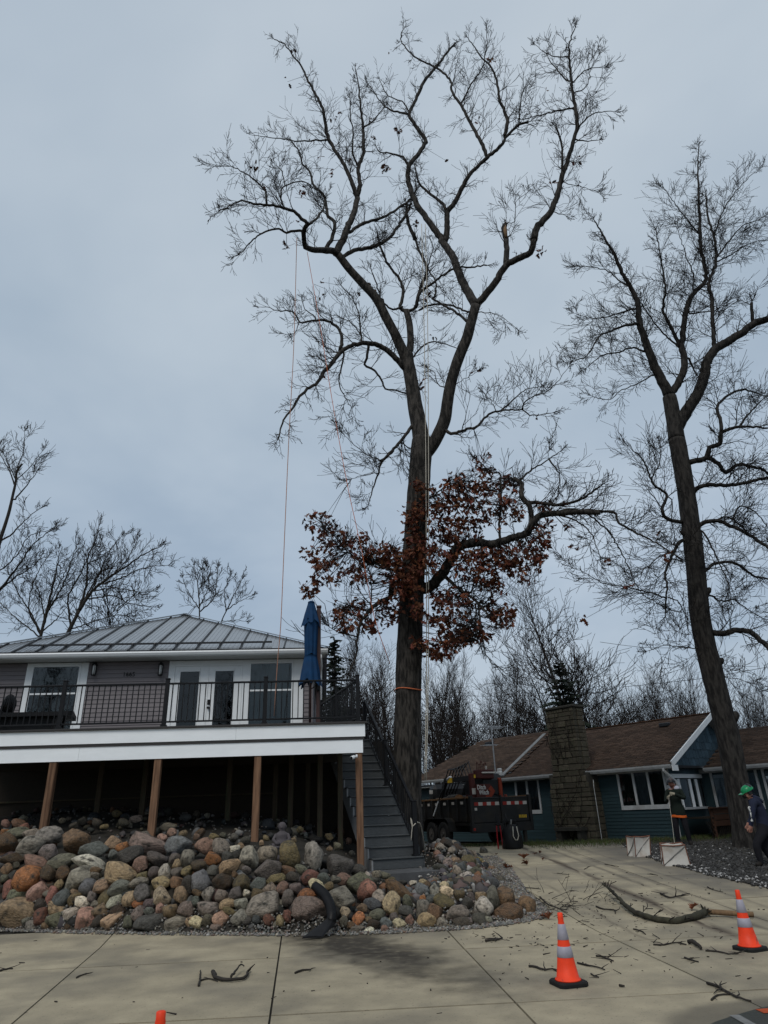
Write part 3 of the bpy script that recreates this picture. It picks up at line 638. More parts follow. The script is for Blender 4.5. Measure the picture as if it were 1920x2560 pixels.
# right-hand railing with three posts, and the landing rail at the top
def spost(t, r, zb, zt):
    mb = MB(); c = sp3(t, r, 0)
    mb.bbox(c+ZV*(zb+zt)/2, (.095, .095, zt-zb), RS3, .006); mb.box(c+ZV*(zb+.02), (.15, .15, .035), RS3); mb.bbox(c+ZV*(zt+.012), (.112, .112, .03), RS3, .008)
    return mb.build('railing_post', M['black'], stair)
rr = SW-.10
tz = lambda t: ZS+(math.floor(t/RUN)+1)*RISE
ps = [(.13, 1.06), (1.95, 1.06), (3.7, 1.02)]
for t, hh in ps: spost(t, rr, tz(t), tz(t)+hh)
for (ta, ha), (tb, hb) in zip(ps[:-1], ps[1:]):
    ln = lambda t: ZS+RISE+(t/RUN)*RISE
    a, b = sp3(ta+.05, rr, ln(ta)+.93), sp3(tb-.05, rr, ln(tb)+.93)
    mb = MB(); mb.bar(a, b, .06, .045); mb.build('handrail', M['black'], stair)
    mb = MB(); mb.bar(a-ZV*.80, b-ZV*.80, .035, .035); mb.build('bottom_rail', M['black'], stair)
    n = int((tb-ta)/.118)
    for i in range(1, n):
        t = ta+(tb-ta)*i/n; baluster(stair, sp3(t, rr, 0), ln(t)+.14, ln(t)+.91, RS3)
a, b = sp3(3.9, rr, 0), sp3(3.9, rr, 0)+RV*-.9
mb = MB(); mb.bar(sp3(4.36, -.1, ZD-.03), sp3(4.36, rr+.1, ZD-.03), 1.2, .06); mb.build('landing', M['tread'], stair)
for z in (ZD+.9, ZD+.12):
    mb = MB(); mb.bar(sp3(3.95, rr, z), sp3(5.2, rr, z), .05, .04); mb.build('handrail', M['black'], stair)
for i in range(1, 10): baluster(stair, sp3(3.9+.13*i, rr, 0), ZD+.13, ZD+.89, RS3)
spost(5.2, rr, ZD, ZD+1.0)
mb = MB(); mb.bar(sp3(3.6, rr+.06, ZD-.35), sp3(4.9, rr+.06, ZD-.35), .03, .36); mb.build('landing_fascia', M['fascia'], stair)
# concrete step at the foot
c = sp3(-.42, SW/2+.08, ZS-.13); mb = MB(); mb.bbox(c, (.84, SW+.62, .25), RS3, .015)
o = mb.build('concrete_step', M['slab'], loc=tuple(c)); tag(o, 'dark concrete step slab at the foot of the stairs', 'step')
# ================================================================== HOUSE ON THE LEFT
YW = 18.75
HW0 = PY(520, 1664, YW); HW0[2] = 0.
def HF(px, py, off=0.):                           # on the plane of the house front (off metres in front of it): (u, z)
    p = PP(px, py, HW0-NB*off, NB); return float(np.dot(p-HW0, U)), float(p[2])
def hp(u, v, z): return HW0+U*u+NB*v+ZV*z
house = thing('white_trim_house', 'low taupe-sided house with grey metal hip roof and white trim, behind the deck', 'house', tuple(HW0+ZV*1.6))
def hbox(name, u0, u1, v0, v1, z0, z1, m, par=house, b=0.):
    mb = MB(); c = hp((u0+u1)/2, (v0+v1)/2, (z0+z1)/2)
    (mb.bbox(c, (u1-u0, v1-v0, z1-z0), RD, b) if b else mb.box(c, (u1-u0, v1-v0, z1-z0), RD))
    return mb.build(name, m, par)
OV = .55
uER, zE = HF(818, 1621, OV)                       # right end of the eave
ZSOF = HF(520, 1643, .3)[1]                       # soffit
uWR = uER+.42; LW = 10.6
uWL = uWR+LW
ZFL = ZD+.03
# openings on the front: (u0, u1) run right -> left as u grows to the left
def uu(px, py): return HF(px, py)[0]
wl0, wl1 = uu(200, 1668), uu(87, 1668)            # left window glass
cl0, cl1 = uu(225, 1654), uu(72, 1654)            # its casing
d20, d21 = uu(602, 1664), uu(524, 1664); d10, d11 = uu(521, 1664), uu(440, 1664)
tr0, tr1 = uu(759, 1655), uu(425, 1655)           # white panel round doors and right window
wr0, wr1 = uu(730, 1659), uu(628, 1659)
ZWT = HF(140, 1668)[1]; ZWT2 = HF(680, 1659)[1]; ZDT = ZFL+2.06
CAS = ZSOF-.03
# core of the house, dark inside
mb = MB(); mb.box(hp((uWR+uWL)/2, 5.4, 3.4), (LW-.1, 10.2, 4.4), RD); mb.build('core', M['dark'], house)
# siding boards, each a lapped plank
def siding(u0, u1, z0, z1, ex=.115, m=M['siding']):
    z = z0
    while z < z1-.01:
        t = min(ex, z1-z); mb = MB()
        P = [hp(u0, -.028, z), hp(u1, -.028, z), hp(u1, -.0, z), hp(u0, -.0, z), hp(u0, -.010, z+t), hp(u1, -.010, z+t), hp(u1, 0, z+t), hp(u0, 0, z+t)]
        P = [P[1], P[0], P[3], P[2], P[5], P[4], P[7], P[6]]
        mb.hexa(P); mb.build('siding_board', m, house); z += ex
M['siding'].node_tree.nodes['Principled BSDF'].inputs['Roughness'].default_value = .7
siding(tr1+.002, cl0-.002, ZFL-.05, CAS); siding(cl1+.002, uWL, ZFL-.05, CAS); siding(uWR+.07, tr0-.002, ZFL-.05, CAS)
hbox('corner_board', uWR-.02, uWR+.07, -.035, .06, ZFL-.05, CAS, M['siding'])
hbox('side_wall', uWR-.0, uWR+.04, .07, 9, ZFL-.6, CAS, M['siding'])
# lower storey seen as a dark band under the deck
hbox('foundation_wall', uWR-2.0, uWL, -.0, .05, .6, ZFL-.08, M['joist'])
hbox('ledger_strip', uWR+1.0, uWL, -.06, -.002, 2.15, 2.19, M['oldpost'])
# casings
def window(name, g0, g1, zb, zt, c0, c1, ztop, inner, par=house, mid=None, w=.05):
    o = hbox(name, g0-w, g0, -.045, .02, zb-w, zt+w, M['white']); tag(o)
    for a in ((g1, g1+w, zb-w, zt+w), (g0, g1, zt, zt+w), (g0, g1, zb-w, zb)):
        hbox('frame', a[0], a[1], -.045, .02, a[2], a[3], M['white'], o)
    if mid: hbox('meeting_rail', g0, g1, -.035, .01, mid-.022, mid+.022, M['white'], o)
    hbox('pane', g0, g1, -.012, -.008, zb, (mid or zt)-.022, M['glass'], o)
    if mid: hbox('pane', g0, g1, -.020, -.016, mid+.022, zt, M['glass'], o)
    mb = MB(); n = 44; V = []; F = []
    for i in range(n+1):
        u = g0+(g1-g0)*i/n; v = .14+.025*math.sin(i*1.1)+.012*math.sin(i*2.3)
        V += [hp(u, v, zb-.03), hp(u, v, zt+.03)]
    for i in range(n): F.append((2*i, 2*i+1, 2*i+3, 2*i+2))
    mb.add(V, F); mb.build('curtain', inner, o, smooth=True)
    return o
# recess boxes so the rooms have depth
def opening(u0, u1, z0, z1): pass
ml = HF(130, 1735)[1]; mr_ = HF(665, 1726)[1]
window('window', wl0, wl1, ZFL+.18, ZWT, cl0, cl1, CAS, M['greenroom'], mid=ml)
for a in ((cl0, wl0-.052, ZFL-.03, CAS), (wl1+.052, cl1, ZFL-.03, CAS), (wl0-.05, wl1+.05, ZWT+.052, CAS), (wl0-.05, wl1+.05, ZFL-.03, ZFL+.125)):
    hbox('casing_board', a[0], a[1], -.036, .0, a[2], a[3], M['white'], b=.004)
window('window', wr0, wr1, ZFL+.18, ZWT2, tr0, wr1+.1, CAS, M['curtain'], mid=mr_)
hbox('casing_board', tr0, wr0-.052, -.036, 0, ZFL-.03, CAS, M['white'], b=.004)
hbox('casing_board', wr0-.05, wr1+.05, -.036, 0, ZWT2+.052, CAS, M['white'], b=.004)
hbox('casing_board', wr0-.05, wr1+.05, -.036, 0, ZFL-.03, ZFL+.125, M['white'], b=.004)
hbox('casing_board', wr1+.052, d20-.062, -.036, 0, ZFL-.03, CAS, M['white'], b=.004)
hbox('casing_board', d20-.06, d11+.06, -.036, 0, ZDT+.052, CAS, M['white'], b=.004)
hbox('casing_board', d11+.062, tr1, -.036, 0, ZFL-.03, CAS, M['white'], b=.004)
# French doors
dark_i = M['dark']
for k, (a, b) in enumerate(((d20, d21), (d10, d11))):
    g0, g1 = (uu(587, 1676), uu(538, 1676)) if k == 0 else (uu(502, 1676), uu(451, 1676))
    gt = HF(520, 1677)[1]; gb_ = ZFL+.22
    o = hbox('door', a, g0-.002, -.03, .02, ZFL, ZDT, M['white'], b=.004)
    hbox('stile', g1+.002, b, -.03, .02, ZFL, ZDT, M['white'], o); hbox('rail', g0, g1, -.03, .02, gt, ZDT, M['white'], o); hbox('rail', g0, g1, -.03, .02, ZFL, gb_, M['white'], o)
    for q in ((g0-.0, g0+.02, gb_, gt), (g1-.02, g1, gb_, gt), (g0, g1, gt-.02, gt), (g0, g1, gb_, gb_+.02)): hbox('glazing_bead', q[0], q[1], -.038, -.031, q[2], q[3], M['white'], o)
    hbox('pane', g0+.02, g1-.02, -.016, -.012, gb_+.02, gt-.02, M['doorglass'], o)
    if k == 0:
        hx = b-.055
        mb = MB(); mb.bbox(hp(hx, -.045, HF(521, 1756)[1]), (.075, .03, .14), RD, .012); mb.build('door_keypad', M['black'], o)
        mb = MB(); c = hp(hx, -.05, HF(521, 1770)[1]); mb.tube([c, c-NB*.05], .035, 12); mb.tube([c-NB*.05, c-NB*.075], [.03, .022], 12); mb.build('door_knob', M['black'], o)
for a in ((d20-.06, d20-.002), (d11+.002, d11+.06), (d21+.001, d10-.001)): hbox('jamb', a[0], a[1], -.046, .02, ZFL-.02, ZDT+.05, M['white'])
hbox('head_jamb', d20-.002, d11+.002, -.046, .02, ZDT+.002, ZDT+.05, M['white'])
hbox('threshold', d20-.06, d11+.06, -.08, .02, ZFL-.03, ZFL-.002, M['metal'])
# wall lanterns and the house number
for px in (236, 402):
    u, z = HF(px, 1674, .1); o = hbox('wall_lantern', u-.045, u+.045, -.06, -.03, z-.12, z+.16, M['black'], b=.01)
    mb = MB(); c = hp(u, -.13, z); mb.lathe([(.075, .13), (.06, .16), (.02, .20)], 10, tuple(c)); mb.lathe([(.062, -.17), (.066, -.15)], 10, tuple(c)); mb.bar(hp(u, -.03, z+.19), hp(u, -.13, z+.19), .02, .02)
    for k in range(6):
        a = k*math.pi/3; mb.bar(c+np.array([.06*math.cos(a), .06*math.sin(a), -.15]), c+np.array([.07*math.cos(a), .07*math.sin(a), .13]), .008, .008, up=(1, .1, 0))
    mb.build('lantern_cage', M['black'], o)
    mb = MB(); mb.lathe([(.03, -.14), (.042, -.05), (.042, .08), (.03, .12)], 10, tuple(c)); mb.build('lantern_glass', M['frost'] if 'frost' in M else M.setdefault('frost', mat('frosted_glass', (.55, .56, .55), .3, .1)), o, smooth=True)
u, z = HF(322, 1686, .05)
text_obj('house_number', '1665', .17, M['black'], house, frame3(hp(u, -.034, z), -U, -NB), depth=.006, bold=.0)
# soffit, gutter, roof
uE0, uE1 = uER, uER+LW+.42+.55
hbox('soffit', uE0+.05, uE1, -OV+.06, .0, ZSOF-.012, ZSOF+.012, M['soffit'])
mb = MB(); mb.bar(hp(uE0+.02, -OV+.075, ZSOF+.06), hp(uE1, -OV+.075, ZSOF+.06), .02, .15); mb.build('fascia', M['white'], house)
mb = MB()
gp = [(0, .12), (-.10, .13), (-.115, .09), (-.085, .03), (-.05, .0), (0, .0)]
V = [hp(u_, -OV+.062+y, zE-.14+z_) for u_ in (uE0-.02, uE1) for y, z_ in gp]; n = len(gp)
mb.add(V, [(i, i+1, n+i+1, n+i) for i in range(n-1)]+[tuple(range(n)), tuple(range(2*n-1, n-1, -1))]); mb.build('gutter', M['white'], house)
mb = MB(); c = hp(uE0+.18, -OV+.05, ZSOF-.02)
mb.tube([c, c-ZV*.10, c+NB*.25-ZV*.28-U*.02, c+NB*.42-ZV*.36, c+NB*.46-ZV*.5, c+NB*.46-ZV*2.4], .04, 8); mb.build('downspout', M['white'], house, smooth=True)
# hip roof: solve for the half width that puts the peak where it stands
best = None
for a in np.arange(3.8, 7.2, .02):
    p = hp(uE0+a, -OV+a, 0); d = ray(463, 1538); t = (p[1])/d[1]; x = d[0]*t
    e_ = abs(x-p[0]);
    if best is None or e_ < best[0]: best = (e_, a, CAMZ+d[2]*t)
HALF, ZPK = best[1], best[2]
print('roof half', HALF, 'peak', ZPK, 'eave', zE, 'deck', ZD, 'fascia', ZF, 'soffit', ZSOF, 'stair', ZS, SW, RISE)
ZE = zE+.015
def rf(u, v, lift=0.):                            # a point of the front roof plane, v metres up from the eave in plan
    return hp(uE0+u, -OV+v, ZE+(ZPK-ZE)*v/HALF+lift)
roof = hbox('roof', uE0+.3, uE0+2*HALF-.3, -OV+.3, -OV+2*HALF-.3, ZE-.10, ZE-.06, M['roofdark'])
PW = .605; k = 0; u = 0.0
hv = lambda u: max(0, min(u, 2*HALF-u))
edges = []
while u < 2*HALF-.05:
    u1 = min(u+PW, 2*HALF); V = [rf(u, 0), rf(u1, 0), rf(u1, hv(u1)), rf(u, hv(u))]
    if u < HALF < u1: V = [rf(u, 0), rf(u1, 0), rf(u1, hv(u1)), rf(HALF, HALF), rf(u, hv(u))]
    # minor ribs pressed into each panel
    mb = MB(); mb.add(V, [tuple(range(len(V)))])
    for q in range(1, 5):
        uq = u+(u1-u)*q/5; L_ = hv(uq)
        if L_ > .2: mb.bar(rf(uq, .0, .004), rf(uq, L_-.02, .004), .05, .008, up=(0, 0, 1))
    mb.build('roof_panel', M['roofmetal'], roof)
    if k > 0:
        mb = MB(); mb.bar(rf(u, -.01, .02), rf(u, hv(u), .02), .035, .04); mb.build('roof_seam', M['roofdark'], roof)
    u = u1; k += 1
# other three sides and the hip caps
mb = MB(); pk3 = rf(HALF, HALF); c1, c2 = rf(0, 0), rf(2*HALF, 0); c3 = c1+NB*2*HALF; c4 = c2+NB*2*HALF
mb.add([c1, c2, c3, c4, pk3], [(0, 4, 2), (1, 3, 4), (2, 4, 3)]); mb.build('roof_back', M['roofmetal'], roof)
for c in (c1, c2, c3, c4):
    mb = MB(); mb.bar(c+ZV*.035, pk3+ZV*.05, .16, .03); mb.build('hip_cap', M['roofmetal'], roof)
mb = MB(); mb.bar(rf(-.02, -.02, -.01), rf(2*HALF, -.02, -.01), .03, .06); mb.build('drip_edge', M['roofdark'], roof)
# snow guard rail
def onroof(px, py):
    n = np.cross(rf(1, 0)-rf(0, 0), rf(0, 1)-rf(0, 0)); p = PP(px, py, rf(0, 0, .12), n); return p
a, b = onroof(64, 1612), onroof(680, 1603)
v_ = float(np.dot((a+b)/2-rf(0, 0), NB)); ua, ub = float(np.dot(a-rf(0, 0), U)), float(np.dot(b-rf(0, 0), U))
lv = .12
for hh_ in (.10,):
    mb = MB(); mb.bar(rf(ua, v_, hh_), rf(ub, v_, hh_), .03, .05); mb.build('snow_guard', M['roofdark'], roof)
u = PW*math.ceil(ub/PW)
while u < ua:
    mb = MB(); mb.bar(rf(u, v_+.08, .03), rf(u, v_-.02, .12), .04, .03); mb.bar(rf(u, v_-.12, .03), rf(u, v_, .1), .035, .02); mb.build('guard_bracket', M['roofdark'], roof); u += PW
for px in (640, 622):
    p = rf(uE0*0+float(np.dot(onroof(px, 1590)-rf(0, 0), U)), .9, 0)
# ================================================================== THINGS ON AND ROUND THE DECK
# folded blue parasol with its brown mast
pu, pz = DF(778, 1520, -1.3); pb = dk(pu, 1.3, ZD)
ztop = PP(778, 1506, CRN+NB*1.3, NB)[2]
um = thing('patio_umbrella', 'folded dark blue patio umbrella on a brown mast, standing on the deck', 'umbrella', tuple(pb))
H_ = ztop-ZD
def folded(z0, z1, r0, r1, n=9, ph=0., depth=.3, steps=7, hem=0.):
    mb = MB(); V = []; F = []; m = n*6
    for j_ in range(steps+1):
        t = j_/steps; z = z0+(z1-z0)*t; r = r0+(r1-r0)*t
        for i in range(m):
            a = 2*math.pi*i/m; f = 1-depth*(.5+.5*math.cos(a*n+ph+.3*math.sin(3*t+i)))*(.35+.65*t)
            V.append(pb+np.array([math.cos(a)*r*f, math.sin(a)*r*f, z+hem*t*math.cos(a*n+ph)*.5-(.05*math.sin(a*2+ph) if t > .6 else 0)]))
    for j_ in range(steps):
        for i in range(m): F.append((j_*m+i, j_*m+(i+1) % m, (j_+1)*m+(i+1) % m, (j_+1)*m+i))
    F.append(tuple(range(m))); mb.add(V, F); return mb
folded(H_, H_-.58, .080, .26, 7, .4, .35, 8, .09).build('top_valance', M['blue'], um, True)
folded(H_-.45, H_-1.38, .185, .15, 8, 1.1, .28, 8).build('canopy', M['blue'], um, True)
folded(H_-1.36, H_-2.05, .15, .30, 8, 2.0, .32, 9, .12).build('canopy_skirt', M['blue'], um, True)
mb = MB(); mb.tube([pb-ZV*(.0)+ZV*.02, pb+ZV*(H_-.3)], .03, 10); mb.build('centre_pole', M['brownmetal'], um, True)
mb = MB(); mb.lathe([(.09, 0), (.085, .02), (.03, .05)], 12, tuple(pb+ZV*(H_-.01))); mb.build('finial', M['blue'], um)
mpt = pb+RV*.20+NB*.06; mb = MB()
mb.bbox(mpt+ZV*((H_-.12)/2+.02), (.105, .105, H_-.16), RD, .012); mb.bbox(mpt+ZV*(H_-.09), (.13, .13, .05), RD, .01); mb.build('mast', M['brownmetal'], um)
mb = MB(); mb.tube([mpt+ZV*1.05-RV*.02-NB*.1, mpt+ZV*.92-RV*.2-NB*.12], .012, 6); mb.bbox(mpt+ZV*1.0-NB*.08, (.09, .1, .2), RD, .02); mb.build('crank', M['plastic'], um)
mb = MB(); mb.bbox(mpt+ZV*.05-RV*.05, (.8, .7, .09), RD, .03); mb.build('base', M['plastic'], um)
# long low black table at the left end, and part of a chair by it
tu0 = DF(203, 1800, -.9)[0]; tzt = ZD+.42
tb = thing('deck_table', 'low black outdoor table behind the railing, below the left window', 'table', tuple(dk(tu0+1.2, .9, ZD)))
mb = MB(); V = [dk(tu0, .35, tzt), dk(tu0+2.6, .35, tzt), dk(tu0+2.6, 1.3, tzt), dk(tu0+.25, 1.3, tzt)]; V = [q-ZV*.09 for q in V]+V
mb.hexa([V[1], V[0], V[3], V[2], V[5], V[4], V[7], V[6]]); mb.build('table_top', M['plastic'], tb)
for du, dv in ((.35, .45), (2.4, .45), (.5, 1.2), (2.4, 1.2)):
    mb = MB(); mb.bbox(dk(tu0+du, dv, ZD+.165), (.07, .07, .33), RD, .005); mb.build('leg', M['plastic'], tb)
mb = MB(); mb.box(dk(tu0+1.4, .8, ZD+.2), (1.8, .5, .26), RD); mb.build('cabinet', M['plastic'], tb)
cu = DF(2, 1775, -.6)[0]
ch = thing('deck_chair', 'black wicker chair at the left edge of the deck', 'chair', tuple(dk(cu, .6, ZD)))
mb = MB(); mb.bbox(dk(cu+.1, .6, ZD+.42), (.5, .5, .08), RD, .02); mb.build('seat', M['plastic'], ch)
mb = MB()
for k in range(9):
    a = -.5+k*.125; mb.tube([dk(cu-.12, .6+a*.55, ZD+.42), dk(cu-.16-.04*math.cos(a*3), .6+a*.6, ZD+.66), dk(cu-.18, .6+a*.45, ZD+.84-.3*a*a)], .022, 6)
mb.build('backrest', M['plastic'], ch, True)
for du, dv in ((-.12, .38), (.3, .38), (-.12, .82), (.3, .82)):
    mb = MB(); mb.tube([dk(cu+du, dv, ZD), dk(cu+du, dv, ZD+.4)], .02, 6); mb.build('leg', M['plastic'], ch)
# small steel can by the doors
cu2, _ = HF(471, 1785, 1.2); c = hp(cu2, -1.2, ZD); mb = MB(); mb.lathe([(.05, 0), (.05, .30), (.046, .305), (.046, .32), (.02, .33)], 16, tuple(c))
o = mb.build('steel_canister', M['silver'], loc=tuple(c), smooth=False); tag(o, 'small steel canister standing on the deck before the glass doors', 'canister')
# white security camera under the fascia at the corner post
cp = PY(884, 1893, 15.1); sc_ = thing('security_camera', 'small white security camera fixed to the corner post under the deck', 'camera', tuple(cp))
mb = MB(); ax = np.array([-.5, -.8, -.25]); ax /= np.linalg.norm(ax)
mb.tube([cp+np.array([.075, .03, .02]), cp+np.array([.05, .02, .02])], .035, 12); mb.tube([cp+np.array([.05, .02, .02]), cp], .016, 8); mb.tube([cp-ax*.03, cp-ax*.02, cp+ax*.07, cp+ax*.085], [.02, .038, .04, .036], 14); mb.build('housing', M['white'], sc_, True)
mb = MB(); mb.tube([cp+ax*.0855, cp+ax*.089], [.034, .03], 14); mb.build('lens', M['plastic'], sc_)
# seated stone figure among the stones
p = hit(704, 2118, bank_z); z0 = p[2]-.03; st = thing('garden_statue', 'small weathered stone figure sitting among the rocks under the deck', 'statue', (p[0], p[1], z0))
mb = MB(); q = np.array([p[0], p[1], z0])
S0 = .8
prof = [(.17, 0), (.20, .05), (.19, .12), (.15, .17), (.135, .22), (.15, .28), (.14, .33), (.07, .37), (.055, .39), (.085, .43), (.095, .48), (.085, .53), (.05, .565), (.02, .575)]
mb.lathe([(r*S0, z*S0) for r, z in prof], 16, tuple(q))
mb.v = [(q[0]+(x-q[0])*1.02, q[1]+(y-q[1])*.75, z) for x, y, z in mb.v]
mb.build('body', M['statue'], st, True)
for sg in (-1, 1):
    mb = MB(); mb.tube([q+(sg*.10, 0, .25), q+(sg*.15, -.03, .16), q+(sg*.08, -.12, .10), q+(sg*.02, -.14, .09)], [.036, .036, .032, .024], 8); mb.build('arm', M['statue'], st, True)
    mb = MB(); mb.tube([q+(sg*.04, -.02, .06), q+(sg*.16, -.10, .06), q+(sg*.13, -.14, .03), q+(0, -.145, .03)], [.048, .044, .036, .028], 8); mb.build('leg', M['statue'], st, True)
    mb = MB(); mb.tube([q+(sg*.07, 0, .37), q+(sg*.08, 0, .40)], .016, 6); mb.build('ear', M['statue'], st)
mb = MB(); mb.tube([q+(0, -.05, .375), q+(0, -.07, .365), q+(0, -.055, .35)], [.01, .015, .01], 6); mb.build('nose', M['statue'], st, True)
# black corrugated drain pipe that bends out of the stones
dp = thing('drain_pipe', 'black corrugated drain pipe bending out of the stones onto the concrete', 'pipe', tuple(G(790, 2338)))
path = [(782, 2218, .02), (800, 2225, -.15), (818, 2240, -.22), (830, 2262, -.26), (834, 2285, -.28), (832, 2300, -.26)]
P = []
for x, y, o_ in path:
    p = hit(x, y, bank_z); P.append(p+np.array([0, o_, 0.02]))
P = np.array(P); tt = np.linspace(0, 1, 60); ts = np.linspace(0, 1, len(P)); Q = np.stack([np.interp(tt, ts, P[:, i]) for i in range(3)], 1)
for _ in range(5): Q[1:-1] = (Q[:-2]+2*Q[1:-1]+Q[2:])/4
rad = [.062+.014*(i % 2) for i in range(60)]
mb = MB(); mb.tube(Q, rad, 16); mb.build('pipe', M['plastic'], dp, True)
e0 = Q[-1]; g = G(800, 2345); mb = MB()
V = []
for t, w, zz in ((0, .065, .07), (.3, .085, .05), (.7, .12, .03), (1, .14, .018)):
    c = e0*(1-t)+np.array([g[0]-.10, g[1]-.12, g[2]+.03])*t
    for a, hz in ((-1, -.5), (-.9, .5), (-.3, .9), (.3, .75), (.9, .5), (1, -.5)): V.append((c[0]+a*w, c[1]+.02*a, max(c[2]+hz*zz, float(gz(c[0], c[1]))+.004)))
F = [(i*6+k, i*6+(k+1) % 6, (i+1)*6+(k+1) % 6, (i+1)*6+k) for i in range(3) for k in range(6)]+[(18, 19, 20, 21, 22, 23)]
mb.add(V, F); mb.build('flattened_spout', M['plastic'], dp)
# ================================================================== TREES
CROPS = dict(A=(0, 0, 1.15733), B=(520, 40, .3255), C=(900, 40, .3978), D=(560, 600, .3255), E=(940, 600, .3255), F=(720, 1060, .4702), H=(1380, 340, .3527), I=(1380, 1080, .3255))
def catmull(P, per):
    P = np.asarray(P, float); Q = np.vstack([2*P[0]-P[1], P, 2*P[-1]-P[-2]]); out_ = []
    for i in range(1, len(Q)-2):
        n = max(2, int(np.linalg.norm(Q[i+1]-Q[i])/per))
        for k in range(n):
            t = k/n; a, b, c, d = Q[i-1], Q[i], Q[i+1], Q[i+2]
            out_.append(.5*((2*b)+(c-a)*t+(2*a-5*b+4*c-d)*t*t+(3*b-a-3*c+d)*t**3))
    out_.append(P[-1]); return np.array(out_)
class Traced:
    """limbs of a standing tree: each limb keeps to the outline seen in the photograph and leaves its parent in depth"""
    def __init__(s, Y, seed): s.Y = Y; s.nodes = []; s.r = random.Random(seed); s.limbs = []; s.xyz = np.zeros((0, 4))
    def add(s, line, trunk=False):
        a = line.split(); ox, oy, sc = CROPS[a[0]]; w0, w1 = [float(q)*sc for q in a[1].split(',')]; dd_ = float(a[2])
        P = np.array([[float(v) for v in q.split(',')] for q in a[3:]])*sc+np.array([ox, oy])
        d0 = 0.
        if len(s.nodes):
            N_ = np.array([n[:2] for n in s.nodes]); i = int(np.argmin(np.hypot(*(N_-P[0]).T))); nb = s.nodes[i]
            if np.hypot(nb[0]-P[0][0], nb[1]-P[0][1]) < 60: d0 = nb[2]; P = np.vstack([np.array(nb[:2]), P]) if np.hypot(nb[0]-P[0][0], nb[1]-P[0][1]) > 4 else P
        Q = catmull(P, 7.); n = len(Q); L = np.linspace(0, 1, n)
        if not trunk: Q[1:-1] += np.array([[s.r.gauss(0, .9), s.r.gauss(0, .9)] for _ in range(n-2)])
        pts, rad = [], []
        for k in range(n):
            dep = d0+dd_*L[k]**1.1
            p = PY(Q[k][0], Q[k][1], s.Y+dep); z = -(RN.T @ (p-C0))[2]
            w = (w0+(w1-w0)*L[k]**.85); r = w/2*z/FPX
            pts.append(p); rad.append(max(r, .006)); s.nodes.append((Q[k][0], Q[k][1], dep))
        s.limbs.append((np.array(pts), np.array(rad), trunk)); return pts, rad
def norm(v):
    l = math.sqrt(v[0]*v[0]+v[1]*v[1]+v[2]*v[2])+1e-9; return (v[0]/l, v[1]/l, v[2]/l)
def grow(S, p, d, L, r, lev, R, up=.05, nst=(5, 4, 3), ang=(.42, .82), keep=.85, jit=.09, fac=(.45, .72), rmin=.006):
    n = nst[min(lev, len(nst)-1)]; st = L/n; side = R.choice((-1, 1)); p = tuple(p); d = norm(d)
    for k in range(n):
        d = norm((d[0]+R.gauss(0, jit), d[1]+R.gauss(0, jit), d[2]+R.gauss(0, jit)+up))
        q = (p[0]+d[0]*st, p[1]+d[1]*st, p[2]+d[2]*st); r1 = max(rmin, r*(1-(k+1)/n*.75)); S.append((*p, max(rmin, r*(1-k/n*.75)), *q, r1)); p = q
        if lev < len(nst)-1 and R.random() < keep and (k < n-1 or R.random() < .5):
            a = R.uniform(*ang); ax = norm((R.gauss(0, 1), R.gauss(0, 1), R.gauss(0, 1))); dt = d[0]*ax[0]+d[1]*ax[1]+d[2]*ax[2]
            ax = norm((ax[0]-d[0]*dt, ax[1]-d[1]*dt, ax[2]-d[2]*dt)); c, s_ = math.cos(a), math.sin(a)
            nd = (d[0]*c+ax[0]*s_, d[1]*c+ax[1]*s_, d[2]*c+ax[2]*s_)
            grow(S, p, nd, L*R.uniform(*fac), max(rmin, r1*.7), lev+1, R, up, nst, ang, keep, jit, fac, rmin)
def twigs(T, S, R, step=.42, Lr=(.5, 1.25), rmax=.085, thick_p=.12, up=.05, nst=(5, 4, 3), keep=.85, skip=None):
    for pts, rad, trunk in T.limbs:
        if trunk: continue
        acc = R.uniform(0, step)
        for k in range(1, len(pts)):
            acc += np.linalg.norm(pts[k]-pts[k-1])
            if acc < step: continue
            acc = R.uniform(-.15, .1)
            if rad[k] > rmax and R.random() > thick_p: continue
            if k < 5 and rad[k] > .03: continue
            t = norm(pts[k]-pts[k-1]); a = R.uniform(.6, 1.25); ax = norm((R.gauss(0, 1), R.gauss(0, 1), R.gauss(0, 1))); dt = sum(t[i]*ax[i] for i in range(3)); ax = norm(tuple(ax[i]-t[i]*dt for i in range(3)))
            d = tuple(t[i]*math.cos(a)+ax[i]*math.sin(a) for i in range(3)); d = (d[0], d[1], d[2]+.2)
            if skip and skip(pts[k]): continue
            grow(S, pts[k], d, R.uniform(*Lr)*(1.15-.76*k/len(pts)), min(.020, rad[k]*.5), 0, R, up, nst, keep=keep)
        if rad[-1] < .05:
            for _ in range(2): grow(S, pts[-1], norm(pts[-1]-pts[-3]), R.uniform(*Lr)*.32, min(rad[-1], .014), 0, R, up, nst, keep=keep)
